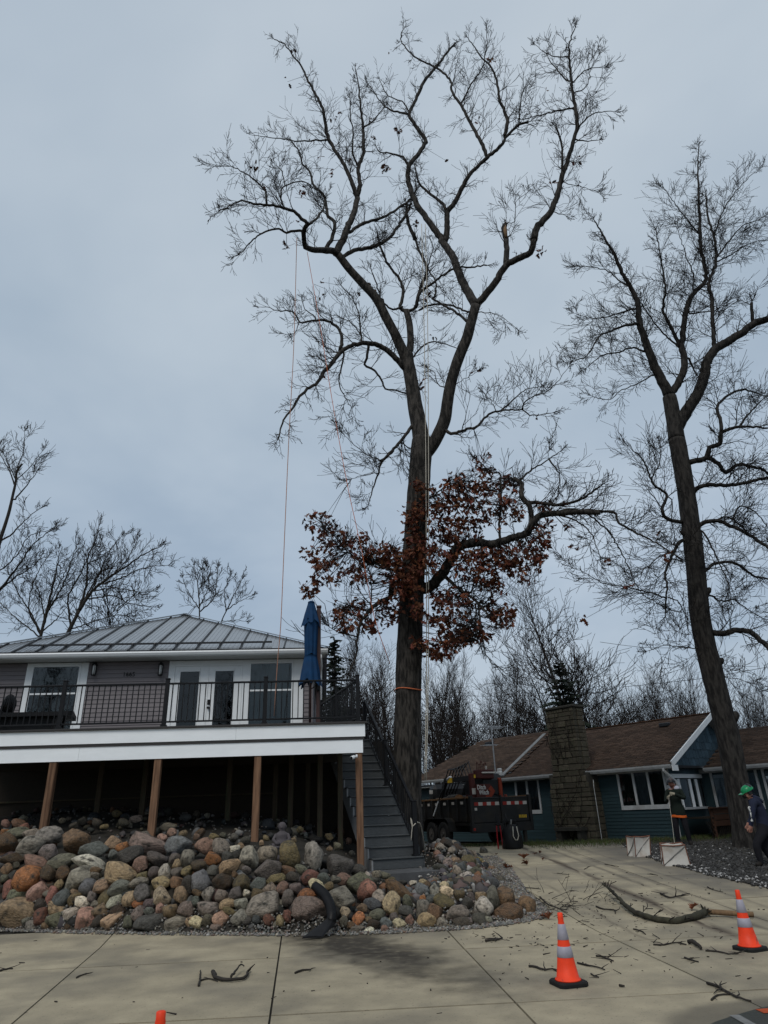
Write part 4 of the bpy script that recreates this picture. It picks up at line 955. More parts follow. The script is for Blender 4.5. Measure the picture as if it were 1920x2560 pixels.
def limb_obj(T, name, m, parent, pick, n=9):
    mb = MB()
    for pts, rad, trunk in T.limbs:
        if trunk != pick: continue
        P, r = pts, rad
        if pick and len(P) > 4: pass
        if pick:                                  # trunks: a furrowed, uneven surface
            k0 = len(mb.v); P2 = [P[0]]; r2 = [r[0]]
            for i in range(1, len(P)):
                m_ = max(1, int(np.linalg.norm(P[i]-P[i-1])/.10))
                for q in range(1, m_+1): P2.append(P[i-1]+(P[i]-P[i-1])*q/m_); r2.append(r[i-1]+(r[i]-r[i-1])*q/m_)
            mb.tube(P2, r2, 30)
            for q in range(len(P2)*30):
                c = P2[q//30]; v = np.array(mb.v[k0+q]); dv = v-c; an = q % 30
                f = .05*mnoise.noise(Vector((dv[0]*5, dv[1]*5, v[2]*.8)))+.055*mnoise.noise(Vector((dv[0]*17+3, dv[1]*17, v[2]*2.6)))
                mb.v[k0+q] = tuple(c+dv*(1+f))
            continue
        mb.tube(P, list(np.where(np.array(r) < .06, np.array(r)*1.28, np.array(r)*1.1)), n if rad[0] > .06 else 5)
    return mb.build(name, m, parent, True)
OAK = """A 68,45 0 880,1900 880,1800 880,1700 881,1550 884,1400 889,1300 895,1200 901,1100 908,1000 913,950
E 135,92 .3 354,1560 330,1420 305,1300 282,1150 262,1030 245,940 240,880
E 100,74 -.6 375,1650 440,1565 490,1470 530,1370 548,1250 565,1150 600,1010 650,870 695,760 725,650 750,560 765,505
D 82,56 -.8 1412,940 1362,830 1307,710 1247,600 1170,450 1060,330 960,220 880,115
D 58,48 .3 1407,905 1432,800 1425,650 1402,545"""
OAK2 = """D 50,34 -1.2 880,115 840,92 760,80 680,75 625,48 615,0
B 34,30 -.5 738,1720 735,1640 765,1600
B 24,6 -1.6 765,1600 720,1555 680,1515 600,1480 500,1455 400,1450 330,1435 270,1415 180,1450 80,1505
B 18,8 .8 770,1600 830,1560 890,1470 905,1400
B 18,5 -.8 735,1655 700,1648 640,1660 600,1665 540,1635 420,1665 330,1735 270,1805 210,1843
B 56,36 .8 990,1800 1040,1720 1070,1620 1120,1520 1150,1400
B 34,5 -.5 1150,1400 1110,1290 1070,1190 1020,1100 950,990 910,900 900,800 870,690 820,590 760,480 720,390 650,300 590,220 510,180
B 34,5 1.6 1150,1400 1165,1290 1155,1160 1185,1080 1195,950 1185,800 1170,680 1160,550 1130,400
B 12,5 .6 1190,860 1250,820 1320,740 1360,690
B 14,5 -.8 1155,1160 1110,1040 1115,900 1095,760 1090,640
B 12,3 -1.2 910,950 830,955 700,960 600,950 450,930 340,915
B 27,7 1.2 910,1780 960,1680 968,1580 925,1540 905,1440 880,1370 805,1290 790,1210 730,1140 700,1040 640,960
B 14,3 -.6 450,1440 430,1330 330,1240 250,1190 170,1155 60,1155
B 12,5 1 580,1460 560,1400 565,1330 620,1290 700,1275 770,1285 830,1340
B 8,3 .4 590,1300 580,1220 540,1160 505,1130
B 22,12 1.6 1090,1660 1180,1600 1280,1570 1400,1520 1500,1450 1545,1420 1600,1330
B 28,14 2.2 1040,1850 1120,1800 1250,1780 1370,1720 1450,1630 1530,1510 1560,1440
E 24,10 1.0 190,520 210,390 180,300 110,210 60,120 30,40 10,-60
E 16,7 -.7 200,515 110,530 40,440 0,320 -30,250
E 20,9 -1.0 300,520 320,440 360,380 450,320 560,240 640,210 720,210 850,195
E 24,14 1.2 300,520 350,350 390,220 330,80 305,0
C 24,12 .5 345,1400 300,1290 290,1180
E 64,48 1.0 765,505 700,390 640,260 590,130 500,0
C 40,9 1.2 520,1410 430,1290 360,1190 315,1080 305,950 350,890 410,790 370,720 310,620 345,540 400,420 470,330 540,240 600,170
C 38,10 -1.0 535,1420 548,1330 550,1240 600,1160 640,1080 690,1000 800,890 880,820 930,750 990,690 1060,665
C 20,4 .8 800,890 770,810 710,700 640,570 580,480 570,410 490,330 350,260 260,160 270,70
C 20,4 -.6 910,760 925,650 880,530 860,420 830,330 780,280 740,230 680,140
C 10,3 -.5 640,540 700,430 760,340 780,280 800,170 795,70
C 9,3 .3 1000,690 1005,560 1030,460 1060,430
C 16,4 1 300,930 270,890 190,860 130,860 100,820
C 12,3 .8 310,620 190,590 130,540 40,410
C 8,3 .5 300,590 270,540 180,500 120,400
C 18,8 .6 545,1230 510,1170 430,1110 370,1050 345,950
E 52,42 -.8 770,500 850,410 925,310 1000,195 1090,145 1180,95 1215,0
C 42,5 -.6 1093,1408 1110,1330 1190,1240 1240,1130 1260,1040 1300,920 1340,790 1365,690 1350,560 1330,430 1318,300 1315,180 1350,80
C 14,9 -.3 1270,990 1270,840 1250,740 1235,700
E 42,34 .4 1000,195 1005,90 1000,0 985,-70 990,-115
C 10,4 .8 1340,580 1220,600 1100,630 1020,650
C 10,3 -.5 1370,700 1430,640 1500,605 1590,600
C 8,3 .6 1355,775 1400,785 1500,780
C 10,4 .5 1310,410 1240,340 1180,255
C 7,3 -.6 1335,420 1380,370 1440,330 1520,325
C 7,2 .6 1310,260 1200,250 1100,180
C 7,2 .5 1350,485 1410,460 1440,400 1440,300 1500,200
C 5,2 .3 930,1300 975,1290 980,1170 1040,1120
C 5,2 -.5 1275,1045 1330,1060 1400,1075 1480,1100
C 6,4 -.2 1215,1230 1270,1245
D 46,8 -2.0 1392,985 1300,890 1200,815 1110,795 1000,805 900,860 830,950 770,1010 720,1090 640,1150 570,1220 530,1290 470,1360 440,1430 420,1520
D 24,3 .8 890,850 905,760 880,680 820,630 740,615 650,625 580,635 555,580 500,545 410,545 350,520 280,515
D 10,4 .4 700,600 620,530 600,470
D 8,3 -.3 570,640 560,700 530,735
D 14,3 .4 920,870 905,960 885,1060 890,1130 930,1210 970,1280 1000,1350
D 5,2 .2 930,1240 895,1340 890,1420
D 18,9 .8 1110,800 1100,880 1080,955 1150,1000 1205,1070 1240,1145 1300,1150 1400,1180
D 12,5 .8 1060,790 1050,680 1035,560 980,440 900,350
D 8,3 -.6 1060,740 980,640 880,590 780,565
D 8,5 -.3 850,860 745,800
D 8,3 -.4 830,920 770,880 720,890
D 22,17 -.8 1450,1425 1370,1530 1290,1620 1210,1700
F 12,4 -.4 560,140 500,200 480,260 455,330 430,420
F 6,2 -.5 490,190 430,170 350,110 300,60
F 7,3 .3 610,100 640,130 670,135
F 6,2 .3 600,110 600,180 630,230
F 5,2 -.3 460,260 400,270 340,290
E 24,5 -1.4 520,1460 560,1480 600,1490 700,1450 770,1440 830,1370 920,1320 1040,1305 1140,1310 1180,1345 1340,1330
E 12,4 .7 960,1310 1060,1220 1150,1150 1250,1130
E 10,3 -.7 1130,1300 1140,1250 1220,1190 1300,1170 1390,1090 1470,990
E 6,2 .5 920,1310 880,1230 830,1180
E 20,12 1.0 705,630 620,560 500,490 430,450
E 12,12 1.6 700,550 600,510 480,490 400,505 330,540
E 8,2 -.9 770,555 880,560 960,590 1030,640 1080,680
E 14,5 .9 290,890 350,820 420,785 520,795 620,830
E 9,4 .8 535,1140 470,1100 450,1020 400,990
E 6,2 -.6 610,1110 680,1070 780,1010
E 12,6 .8 440,450 460,380 450,300 400,220 440,60 420,0
F 58,22 -1.6 745,870 840,770 900,660 1000,630 1080,640 1180,610 1270,580 1310,510 1380,480 1500,470 1659,470
I 24,8 -.6 0,640 110,600 300,605 480,620 510,690 640,770 800,850 960,960
I 14,5 -.4 0,620 200,690 300,780 340,880 370,960
I 12,4 .6 230,600 340,680 440,770 520,900 580,1020 640,1160 700,1250 800,1310
F 27,18 .6 1300,530 1285,440 1240,380 1245,320 1200,290
F 18,8 -.8 1270,415 1380,425 1450,430 1560,400 1659,330
F 13,5 -.5 1125,640 1125,560 1130,280 1090,260 1010,200
F 10,4 .5 1230,300 1300,240 1370,200 1440,150
F 8,4 -.3 1390,190 1440,260 1440,330
F 18,7 -.9 820,800 900,870 960,910 1020,960 1080,1030
F 7,3 -.3 1000,960 1000,1060 1010,1150
F 10,3 -.3 1010,950 1030,1100 1060,1240 1150,1320
F 26,6 -1.3 655,850 565,850 540,920 480,950 420,1010 375,1080 368,1160 360,1240 330,1310
F 13,4 -1.2 640,810 500,760 420,730 330,690 260,610 200,560
F 7,3 -.3 440,980 445,880 430,750
F 7,3 -.3 370,1130 280,1110 220,1080
F 9,4 -.6 740,400 820,345 850,320 900,310"""
R_ = random.Random(31)
OAKY = 18.1
oak = Traced(OAKY, 5)
for ln in OAK.split('\n'): oak.add(ln, True)
for ln in OAK2.split('\n'): oak.add(ln)
pts, rad, _ = oak.limbs[0]
for k in range(len(rad)):                         # root flare
    z = pts[k][2]
    if z < 2.2: rad[k] *= 1+.35*((2.2-z)/2.2)**2
base_oak = pts[0]
oak_o = thing('oak_tree', 'tall bare oak with rust-brown dead leaves on its lower limbs, between deck stairs and trailer', 'tree', (float(pts[3][0]), float(pts[3][1]), float(bank_z(pts[3][0], pts[3][1]))))
limb_obj(oak, 'trunk', M['bark'], oak_o, True)
limb_obj(oak, 'limbs', M['bark'], oak_o, False)
S_ = []
twigs(oak, S_, R_, step=.17, Lr=(.5, 1.35), rmax=.10, up=.07, keep=.8, nst=(6, 4, 3))
# bark scars: the raw wood where a limb snapped
bp_ = next(l for l in oak.limbs if abs(proj(l[0][-1])[0]-(940+990*.3255)) < 4 and abs(proj(l[0][-1])[1]-(600-115*.3255)) < 6)
e0, e1 = bp_[0][-1], bp_[0][-6]
M['rawwood'] = mat('raw_wood', (.16, .10, .055), .9, .35, 8, stretch=(3, 3, .5))
mb = MB(); t = (e0-e1)/np.linalg.norm(e0-e1)
mb.tube([e1+np.array([-.02, -.10, 0]), (e0+e1)/2+np.array([-.03, -.09, 0]), e0+t*.10+np.array([.02, -.02, 0])], [.05, .075, .01], 6)
mb.tube([e0, e0+t*.22+np.array([.05, 0, 0])], [.07, .01], 5); mb.build('broken_end', M['rawwood'], oak_o, True)
# dead leaves: lobed blades in hanging sprays
LEAF2 = [(0, 0), (.10, .04), (.30, .14), (.24, .22), (.20, .28), (.46, .48), (.22, .50), (.20, .56), (.36, .78), (.14, .76), (0, 1.0)]
LV = np.array([(x, y, .10*abs(x)*2-.12*(y-.4)**2) for x, y in LEAF2]+[(-x, y, .10*abs(x)*2-.12*(y-.4)**2) for x, y in LEAF2[1:-1]]+[(0, .25, 0), (0, .52, 0), (0, .76, -.02)])
nL = len(LEAF2); li = lambda k: 0 if k == 0 else (nL-1 if k == nL-1 else nL+k-1)
c1_, c2_, c3_ = len(LV)-3, len(LV)-2, len(LV)-1
LF = []
for f in (lambda k: k, li):
    for a, b, c in ((0, 1, c1_), (1, 2, c1_), (2, 3, c1_), (3, 4, c1_), (4, c2_, c1_), (4, 5, c2_), (5, 6, c2_), (6, 7, c2_), (7, c3_, c2_), (7, 8, c3_), (8, 9, c3_), (9, 10, c3_)):
        q = [v if v >= len(LV)-3 else f(v) for v in (a, b, c)]; LF.append(q if f(1) == 1 else q[::-1])
LF = np.array(LF)
LEAVES = []                                       # (pos, dir, normal-ish, size, colour)
def leaf_spray(p, n, size=.155):
    for _ in range(n):
        d = norm((R_.gauss(0, 1), R_.gauss(0, 1), R_.gauss(-.55, .8))); LEAVES.append((np.array(p)+np.array([R_.gauss(0, .07) for _ in range(3)]), d, size*R_.uniform(.7, 1.25), np.array([.115, .036, .019])*R_.uniform(.4, 1.4)*np.array([1, R_.uniform(.8, 1.25), R_.uniform(.7, 1.2)])))
BLOB = """170,520,75,60,11 230,600,80,60,14 180,700,85,60,16 230,790,105,60,18 130,870,55,45,9 330,640,60,40,8 400,650,50,60,12 400,780,80,80,18 500,700,70,60,16 560,760,80,90,26 650,760,95,110,40 680,620,60,80,20 720,330,45,35,7 670,470,65,75,18 780,420,65,80,22 830,560,80,70,24 900,430,80,70,22 880,300,55,45,9 980,370,80,60,20 930,560,90,80,24 1030,470,60,60,14 1060,330,60,60,13 1040,220,40,50,8 1160,350,60,80,15 1180,470,60,60,13 1040,720,100,60,24 1150,700,90,50,20 1280,690,75,70,22 1335,740,30,40,6 1350,570,60,70,15 1370,470,40,50,7 1200,760,80,50,15 1260,815,35,30,5 1050,800,80,60,18 1110,860,50,45,9 950,780,70,60,15 880,700,60,50,12 820,920,60,60,15 920,960,60,70,16 1080,980,40,40,7 1130,1020,60,45,11 1190,1035,30,45,6 520,990,65,55,15 450,1080,40,50,10 350,980,70,40,11 270,1010,55,40,10 290,1070,40,30,6 820,1050,65,55,16 870,1130,85,60,26 800,1190,75,50,22 960,1100,75,50,19 1040,1110,45,35,8 640,880,65,45,16 700,1000,40,45,9 690,1170,30,22,5 760,700,60,90,18 600,850,50,60,12"""
nodes = np.array(oak.nodes); npts = np.vstack([l[0] for l in oak.limbs])
for q in BLOB.split():
    cx, cy, rx, ry, n = map(float, q.split(','))
    for _ in range(int(n*1.25)):
        a, rr_ = R_.uniform(0, 6.28), math.sqrt(R_.random()); x, y = 720+(cx+rx*rr_*math.cos(a))*.4702, 1060+(cy+ry*rr_*math.sin(a))*.4702
        dep = R_.uniform(-1.5, -.55) if 580 < cx < 780 else R_.uniform(-1.6, .7)
        p = PY(x, y, OAKY+dep); leaf_spray(p, R_.randint(4, 8))
        i = int(np.argmin(((npts-p)**2).sum(1))); b = npts[i]; L = np.linalg.norm(b-p)
        if L < 2.2:                               # the twig that carries the spray
            m1 = b*.6+p*.4+np.array([R_.gauss(0, .1), R_.gauss(0, .1), abs(R_.gauss(.08, .1))]); S_ += [(*b, .012, *m1, .009), (*m1, .009, *p, .005)]
for cr, xs_ in (('B', "660,275,3 610,505,2 970,790,3 1015,735,2 1245,775,4 1280,930,5 1465,885,4 1360,1140,12 1365,1180,10 320,1150,3 375,1130,2 700,1340,4 735,1355,5 940,1205,4 850,1090,2 1090,1085,3 605,1770,2 1600,1595,4 405,1295,2 810,965,2 685,1590,2"), ('C', "820,280,7 1170,455,2 1350,900,4 1215,1035,3 535,905,2 350,1300,4 1130,1470,4 730,665,2 200,225,2 240,725,4"), ('D', "480,50,3 765,325,2 720,435,2 715,1025,2 1150,345,3 1030,475,2 1490,1090,4 1520,1130,3 1570,430,2"), ('E', "1255,85,6 405,425,3 435,745,3 325,1090,4 350,1130,3 770,985,3 880,1395,3 1210,1360,2 840,1670,4 880,1660,4"), ('I', "185,900,4 440,1000,4 600,1165,3 870,935,3 820,780,2 110,725,4 260,1430,3 80,560,3")):
    ox, oy, sc = CROPS[cr]
    for q in xs_.split():
        x, y, n = map(float, q.split(',')); x, y = ox+x*sc, oy+y*sc
        i = int(np.argmin(np.hypot(*(nodes[:, :2]-np.array([x, y])).T))); p = PY(x, y, OAKY+nodes[i][2]); b = npts[i] if i < len(npts) else p
        leaf_spray(p, int(n), .17); S_ += [(*npts[i], .008, *p, .005)]
segmesh('twigs', S_, M['twig'], oak_o)
print('oak twig segments', len(S_), 'leaves', len(LEAVES))
V = np.zeros((len(LEAVES), len(LV), 3)); Cl = []
for i, (p, d, sz, c) in enumerate(LEAVES):
    d = np.array(d); a = np.array([R_.gauss(0, 1) for _ in range(3)]); sx = np.cross(d, a); sx /= np.linalg.norm(sx); nn = np.cross(sx, d)
    V[i] = p+(LV[:, :1]*sx*.78+LV[:, 1:2]*d+LV[:, 2:3]*nn*R_.uniform(.5, 4.0))*sz; Cl.append(c)
F = (np.arange(len(LEAVES))[:, None, None]*len(LV)+LF[None]).reshape(-1, 3)
o = npmesh('dead_leaves', V.reshape(-1, 3), F, M['leaf'], oak_o, cols=np.repeat(np.array(Cl), len(LV), 0)); o['kind'] = 'stuff'
# ---- the second tree, on the right
RT = """A 54,34 0 1618,1870 1612,1800 1600,1740 1575,1600 1545,1480 1515,1350 1500,1200 1480,1050 1462,950
H 112,92 0 873,2070 858,1980 832,1850"""
RT2 = """H 70,6 -1.2 832,1840 760,1700 700,1560 650,1420 620,1320 610,1190 560,1080 490,950 430,820 370,720 300,600
H 52,5 1.0 845,1830 920,1700 940,1600 920,1480 935,1350 960,1200 1010,1110 1090,1010 1060,820 1045,600 1040,400 1035,250 1040,80
H 84,40 -.8 880,2080 960,1940 1030,1830 1075,1720 1100,1600 1160,1510 1240,1460 1340,1400 1430,1330 1531,1300 1620,1290
H 30,8 .8 1150,1500 1140,1350 1130,1150 1110,1050 1160,900 1150,720 1110,600 1090,420
H 22,16 -.2 1430,1330 1420,1250 1415,1180
H 22,5 -.8 910,1500 850,1370 790,1240 805,1080 780,930 760,800 740,680
H 12,6 -.5 900,1500 780,1390 700,1290 640,1200
H 18,4 -.8 600,1330 500,1350 400,1390 330,1430 240,1560 120,1600
H 14,4 .8 660,1530 580,1500 480,1530 350,1560 250,1640
H 12,3 .5 610,1220 520,1240 400,1280 280,1290 170,1260
H 10,3 -.5 560,1080 470,1020 400,960 300,930 180,920
H 9,3 -.5 700,1700 600,1760 500,1800 400,1870 300,1850
H 12,3 .6 1160,870 1250,750 1350,640 1450,600 1520,560
H 10,3 -.6 1150,720 1200,560 1280,420 1400,290 1460,240
H 10,3 -.6 1050,700 980,620 900,520 800,380
H 10,3 .5 1150,900 1260,850 1400,760 1500,740
H 10,3 -.5 1000,1090 1000,980 960,880 930,780 880,640
H 10,3 .6 980,1260 1080,1245 1200,1240 1300,1180
H 16,5 .5 975,1580 1000,1650 1050,1720
I 46,26 -.8 1015,240 1110,220 1190,195 1210,120 1290,90 1300,0
H 22,9 .4 1200,2098 1190,2000 1170,1930 1230,1850 1350,1800 1450,1820
H 22,10 -.5 1200,2100 1330,2060 1531,2070
H 14,5 .6 1330,2060 1400,1960 1531,1830
I 28,14 .6 1190,195 1260,230 1340,310 1430,250 1590,280 1659,320
I 30,16 -1.0 1050,500 1120,430 1200,405 1340,410 1480,390 1659,350 1740,330
I 30,14 -1.2 1100,760 1160,700 1270,685 1380,720 1480,770 1560,820 1659,890 1740,960
I 12,8 .3 1280,680 1330,650 1400,680 1470,740
I 12,5 .4 1390,660 1430,590 1460,570 1560,610 1659,740
I 24,12 .9 1150,1080 1220,1030 1300,1000 1400,1010 1490,1060 1560,1110 1659,1130
I 14,5 -.5 1145,760 1200,830 1260,960 1310,1060 1350,1160 1370,1250
I 44,32 -1.4 1210,1535 1300,1550 1420,1520 1530,1540 1600,1600 1659,1650 1740,1740
I 28,5 -.8 975,690 880,660 850,590 880,480 780,400 700,220 600,120
I 10,5 .4 780,400 770,350 830,230 830,100
I 26,8 -.6 990,840 930,940 870,1080 885,1180 875,1280 870,1400
I 12,3 -.6 860,1270 740,1230 560,1190 400,1160 250,1080 110,1000
I 9,3 .4 890,1270 960,1300 1010,1370 1040,1490 1080,1580
I 8,3 -.6 1000,990 920,930 820,960 700,1060
I 8,3 -.6 1100,1660 980,1650 860,1640 740,1680
I 8,4 .2 920,520 920,680 940,800
I 14,5 .8 1200,1250 1300,1300 1400,1290 1500,1360 1600,1420
I 8,3 .5 1230,1760 1330,1880 1450,1900 1560,1960"""
rt = Traced(19.9, 9)
for ln in RT.split('\n'): rt.add(ln, True)
for ln in RT2.split('\n'): rt.add(ln)
pts, rad, _ = rt.limbs[0]
for k in range(len(rad)):
    if pts[k][2] < 1.8: rad[k] *= 1+.3*((1.8-pts[k][2])/1.8)**2
rt_o = thing('bare_tree', 'tall bare dark tree with twisting limbs rising from gravel at the right edge', 'tree', (float(pts[1][0]), float(pts[1][1]), .4))
limb_obj(rt, 'trunk', M['bark2'], rt_o, True); limb_obj(rt, 'limbs', M['bark2'], rt_o, False)
# knots and burls on the trunk
for px, py, r in ((1835, 1785, .13), (1790, 1655, .10), (1745, 1475, .10), (1700, 1330, .09)):
    i = int(np.argmin([abs(proj(q)[1]-py) for q in pts])); sgn = 1 if px > proj(pts[i])[0] else -1; c = pts[i]+np.array([sgn*rad[i]*.9, -.05, 0])
    mb = MB(); mb.tube([c-np.array([sgn*.1, 0, .12]), c+np.array([sgn*.06, 0, .0]), c+np.array([sgn*.12, 0, .05])], [r*1.3, r, r*.5], 8); mb.build('burl', M['bark2'], rt_o, True)
S_ = []; twigs(rt, S_, random.Random(77), step=.10, Lr=(.6, 1.5), rmax=.13, thick_p=.35, up=.04, keep=.85, nst=(6, 5, 3))
segmesh('twigs', S_, M['twig'], rt_o); print('right tree twigs', len(S_))
# ---- bare trees further off: prototypes, then single trees copied from them
def gen(seed, H, stems=1, lean=(0, 0), limbs=22, start=.3, ang=(.5, .9), Lf=.42, up=.08, r0=None, nst=(6, 5, 4), fan=.25):
    R = random.Random(seed); T_, S = [], []
    for sidx in range(stems):
        p = (0, 0, 0); a = R.uniform(0, 6.28); d = norm((math.cos(a)*fan*(stems > 1)*R.uniform(.3, 1)+lean[0], math.sin(a)*fan*(stems > 1)*R.uniform(.3, 1)+lean[1], 1)); n = 12; st = H*R.uniform(.82, 1.0)/n if sidx else H/n; r = (r0 or H*.013)*(1 if stems == 1 else .7)
        for k in range(n):
            d = norm((d[0]+R.gauss(0, .07), d[1]+R.gauss(0, .07), d[2]+.05)); q = (p[0]+d[0]*st, p[1]+d[1]*st, p[2]+d[2]*st)
            ra, rb = r*(1-k/n*.93), r*(1-(k+1)/n*.93); (T_ if k < 8 else S).append((*p, ra, *q, rb))
            if k/n > start-.05:
                for _ in range(max(1, int(limbs/stems/(n*(1-start))+R.random()))):
                    f = R.random(); b = tuple(p[i]+(q[i]-p[i])*f for i in range(3)); az = R.uniform(0, 6.28); e_ = R.uniform(*ang)
                    dr = norm((math.cos(az)*math.sin(e_)+lean[0], math.sin(az)*math.sin(e_)+lean[1], math.cos(e_)))
                    grow(S, b, dr, H*Lf*(1-.62*(k/n))*R.uniform(.6, 1.1), ra*.45, 0, R, up, nst, (.4, .85), .9, .13, (.38, .66), rmin=.013)
            p = q
    return T_, S
def far_proto(name, *a, **k):
    T_, S = gen(*a, **k)
    t = segmesh(name+'_t', T_, M['farbark'], n=7); c = segmesh(name+'_c', S, M['fartwig'])
    mt, mc = t.data, c.data; bpy.data.objects.remove(t); bpy.data.objects.remove(c); print(name, len(S)); return mt, mc
PROT = dict(oval=far_proto('oval', 1, 16, limbs=30), tall=far_proto('tall', 2, 18, limbs=26, ang=(.3, .6), Lf=.34), fan=far_proto('fan', 3, 13, stems=6, lean=(.22, 0), limbs=44, ang=(.15, .5), Lf=.5, fan=.5, up=.05), round=far_proto('round', 4, 11, limbs=34, ang=(.6, 1.2), start=.22, Lf=.45), young=far_proto('young', 5, 12, limbs=34, stems=3, ang=(.3, .7), Lf=.40, fan=.35, nst=(6, 5, 4)), thin=far_proto('thin', 6, 17, limbs=26, ang=(.35, .75), Lf=.38, start=.25, nst=(6, 5, 4)))
PH = dict(oval=16, tall=18, fan=13, round=11, young=12, thin=17)
def far_tree(kind, px, pyt, Y, label, group=None, rot=None, wide=1., zb=.6):
    """a bare tree Y metres off, with its top at the height where the photograph shows it"""
    p = PY(px, pyt, Y); q = PY(px, 1900, Y); b = np.array([p[0] if kind == 'thin' else q[0]*.5+p[0]*.5, Y, zb]); H = p[2]-zb
    o = thing('background_tree', label, 'tree', tuple(b), group); s_ = H/PH[kind]; mt, mc = PROT[kind]
    a = R_.uniform(0, 6.28) if rot is None else rot
    for nm, me in (('trunk', mt), ('crown', mc)):
        c = bpy.data.objects.new(nm, me); COL.objects.link(c); c.parent = o; c.rotation_euler = (0, 0, a); c.scale = (s_*wide, s_*wide, s_)
    return o
d2 = lambda x, y: (x*1.15733, y*1.15733)
CROPS['L'] = (0, 1040, .3978)
def traced_far(name, label, Y, trunk, limbs, seed, step, Lr):
    t = Traced(Y, seed)
    for ln in trunk.split('|'): t.add(ln, True)
    for ln in limbs.split('|'): t.add(ln)
    p = t.limbs[0][0][0]; o = thing(name, label, 'tree', (float(p[0]), float(p[1]), .6))
    t.limbs[0] = (np.vstack([np.array([p[0], p[1], .6]), t.limbs[0][0]]), np.concatenate([[t.limbs[0][1][0]*1.1], t.limbs[0][1]]), True)
    limb_obj(t, 'trunk', M['farbark'], o, True); limb_obj(t, 'limbs', M['farbark'], o, False)
    S = []; twigs(t, S, random.Random(seed), step=step, Lr=Lr, rmax=.3, thick_p=.6, up=.08, keep=.8, nst=(6, 4, 3)); S = np.array(S); S[:, 3] = np.maximum(S[:, 3], .010); S[:, 7] = np.maximum(S[:, 7], .009)
    segmesh('twigs', S, M['fartwig'], o); print(name, len(S)); return o
traced_far('background_tree', 'bare tree with a bent dark trunk at the left edge, above the metal roof', 32, 'L 26,12 0 -30,900 0,780 30,690 60,590 80,500 100,410 105,350 140,300', 'L 10,3 -.5 95,520 150,460 230,350|L 8,3 .5 90,430 60,350 0,240|L 10,3 .5 10,780 80,740 150,660 240,590|L 14,3 -.8 -30,1130 0,1090 100,960 200,820 340,700|L 9,3 .6 -20,980 100,880 180,760 300,720|L 6,2 0 110,330 150,200 155,100|L 6,2 .4 105,400 180,330 260,230|L 6,2 .4 100,400 40,280 10,190|L 10,3 .4 -20,1120 60,1040 200,950 260,880', 41, .26, (.6, 1.7))
traced_far('background_tree', 'bare tree with many stems sweeping to the right behind the metal roof', 34, 'L 30,18 0 400,1440 430,1360 500,1220', 'L 20,4 -.5 500,1220 580,1100 680,1020 800,940 900,870 990,830|L 16,3 .6 480,1250 540,1080 550,900 600,780 620,700|L 12,3 -.5 440,1330 430,1140 500,1000 580,830|L 10,3 .6 560,1150 700,1130 830,1180 960,1200|L 10,3 -.6 620,1060 760,1020 880,960 1040,940|L 10,3 .6 520,1180 640,950 700,830 760,760|L 8,3 -.5 600,1100 720,1080 900,1110 970,1090|L 8,3 .5 450,1340 620,1280 760,1250 850,1290|L 8,3 .5 560,1130 660,900 640,790|L 7,3 .5 700,1010 800,900 860,790', 42, .22, (.8, 2.0))
traced_far('background_tree', 'bare upright stems clumped behind the left slope of the metal roof', 36, 'L 22,14 0 250,1460 255,1390 300,1200', 'L 14,3 .5 300,1200 350,1000 370,850|L 12,3 -.5 290,1250 400,1050 450,900 480,820|L 10,3 .5 260,1380 180,1200 230,1000 290,900|L 10,3 -.5 260,1370 200,1250 120,1120 60,1000|L 9,3 .4 270,1330 330,1150 420,960|L 8,3 .5 250,1390 140,1300 60,1230 0,1170|L 8,3 -.4 280,1290 250,1120 180,990|L 8,3 -.4 260,1360 350,1280 420,1200', 43, .22, (.8, 2.0))
traced_far('background_tree', 'small bare tree standing alone above the roof peak', 36, 'L 11,7 0 1262,1420 1255,1290 1252,1150', 'L 7,3 0 1252,1150 1240,1050 1220,950|L 7,2 .3 1252,1200 1310,1080 1300,960|L 7,3 -.3 1258,1230 1340,1150 1360,1050 1370,960|L 6,2 .3 1250,1210 1180,1100 1150,1020|L 6,2 -.3 1255,1120 1270,1020 1290,940', 44, .2, (.5, 1.3))
traced_far('background_tree', 'smallest bare tree right of the lone tree above the roof peak', 36.5, 'L 10,6 0 1370,1440 1390,1300 1430,1210', 'L 7,2 0 1430,1210 1480,1100 1520,1030|L 6,2 .3 1430,1215 1500,1170 1580,1130|L 6,2 -.3 1420,1230 1410,1110 1445,1010|L 5,2 .2 1400,1290 1480,1280 1540,1290', 45, .2, (.5, 1.2))
far_tree('round', *d2(300, 1320), 40, 'low bare crown just above the roof, between the sweeping tree and the peak', wide=1.2)
far_tree('oval', *d2(1215, 1258), 38, 'bare tree with forked crown rising behind the stone chimney', wide=1.0, rot=2.)
far_tree('round', *d2(1190, 1390), 40, 'dark bare crown just left of the stone chimney', wide=1.0)
far_tree('round', *d2(1285, 1395), 36, 'round-crowned bare tree just right of the stone chimney', wide=1.25)
lab = 'slender bare tree in the woodland behind the brown-roofed house'
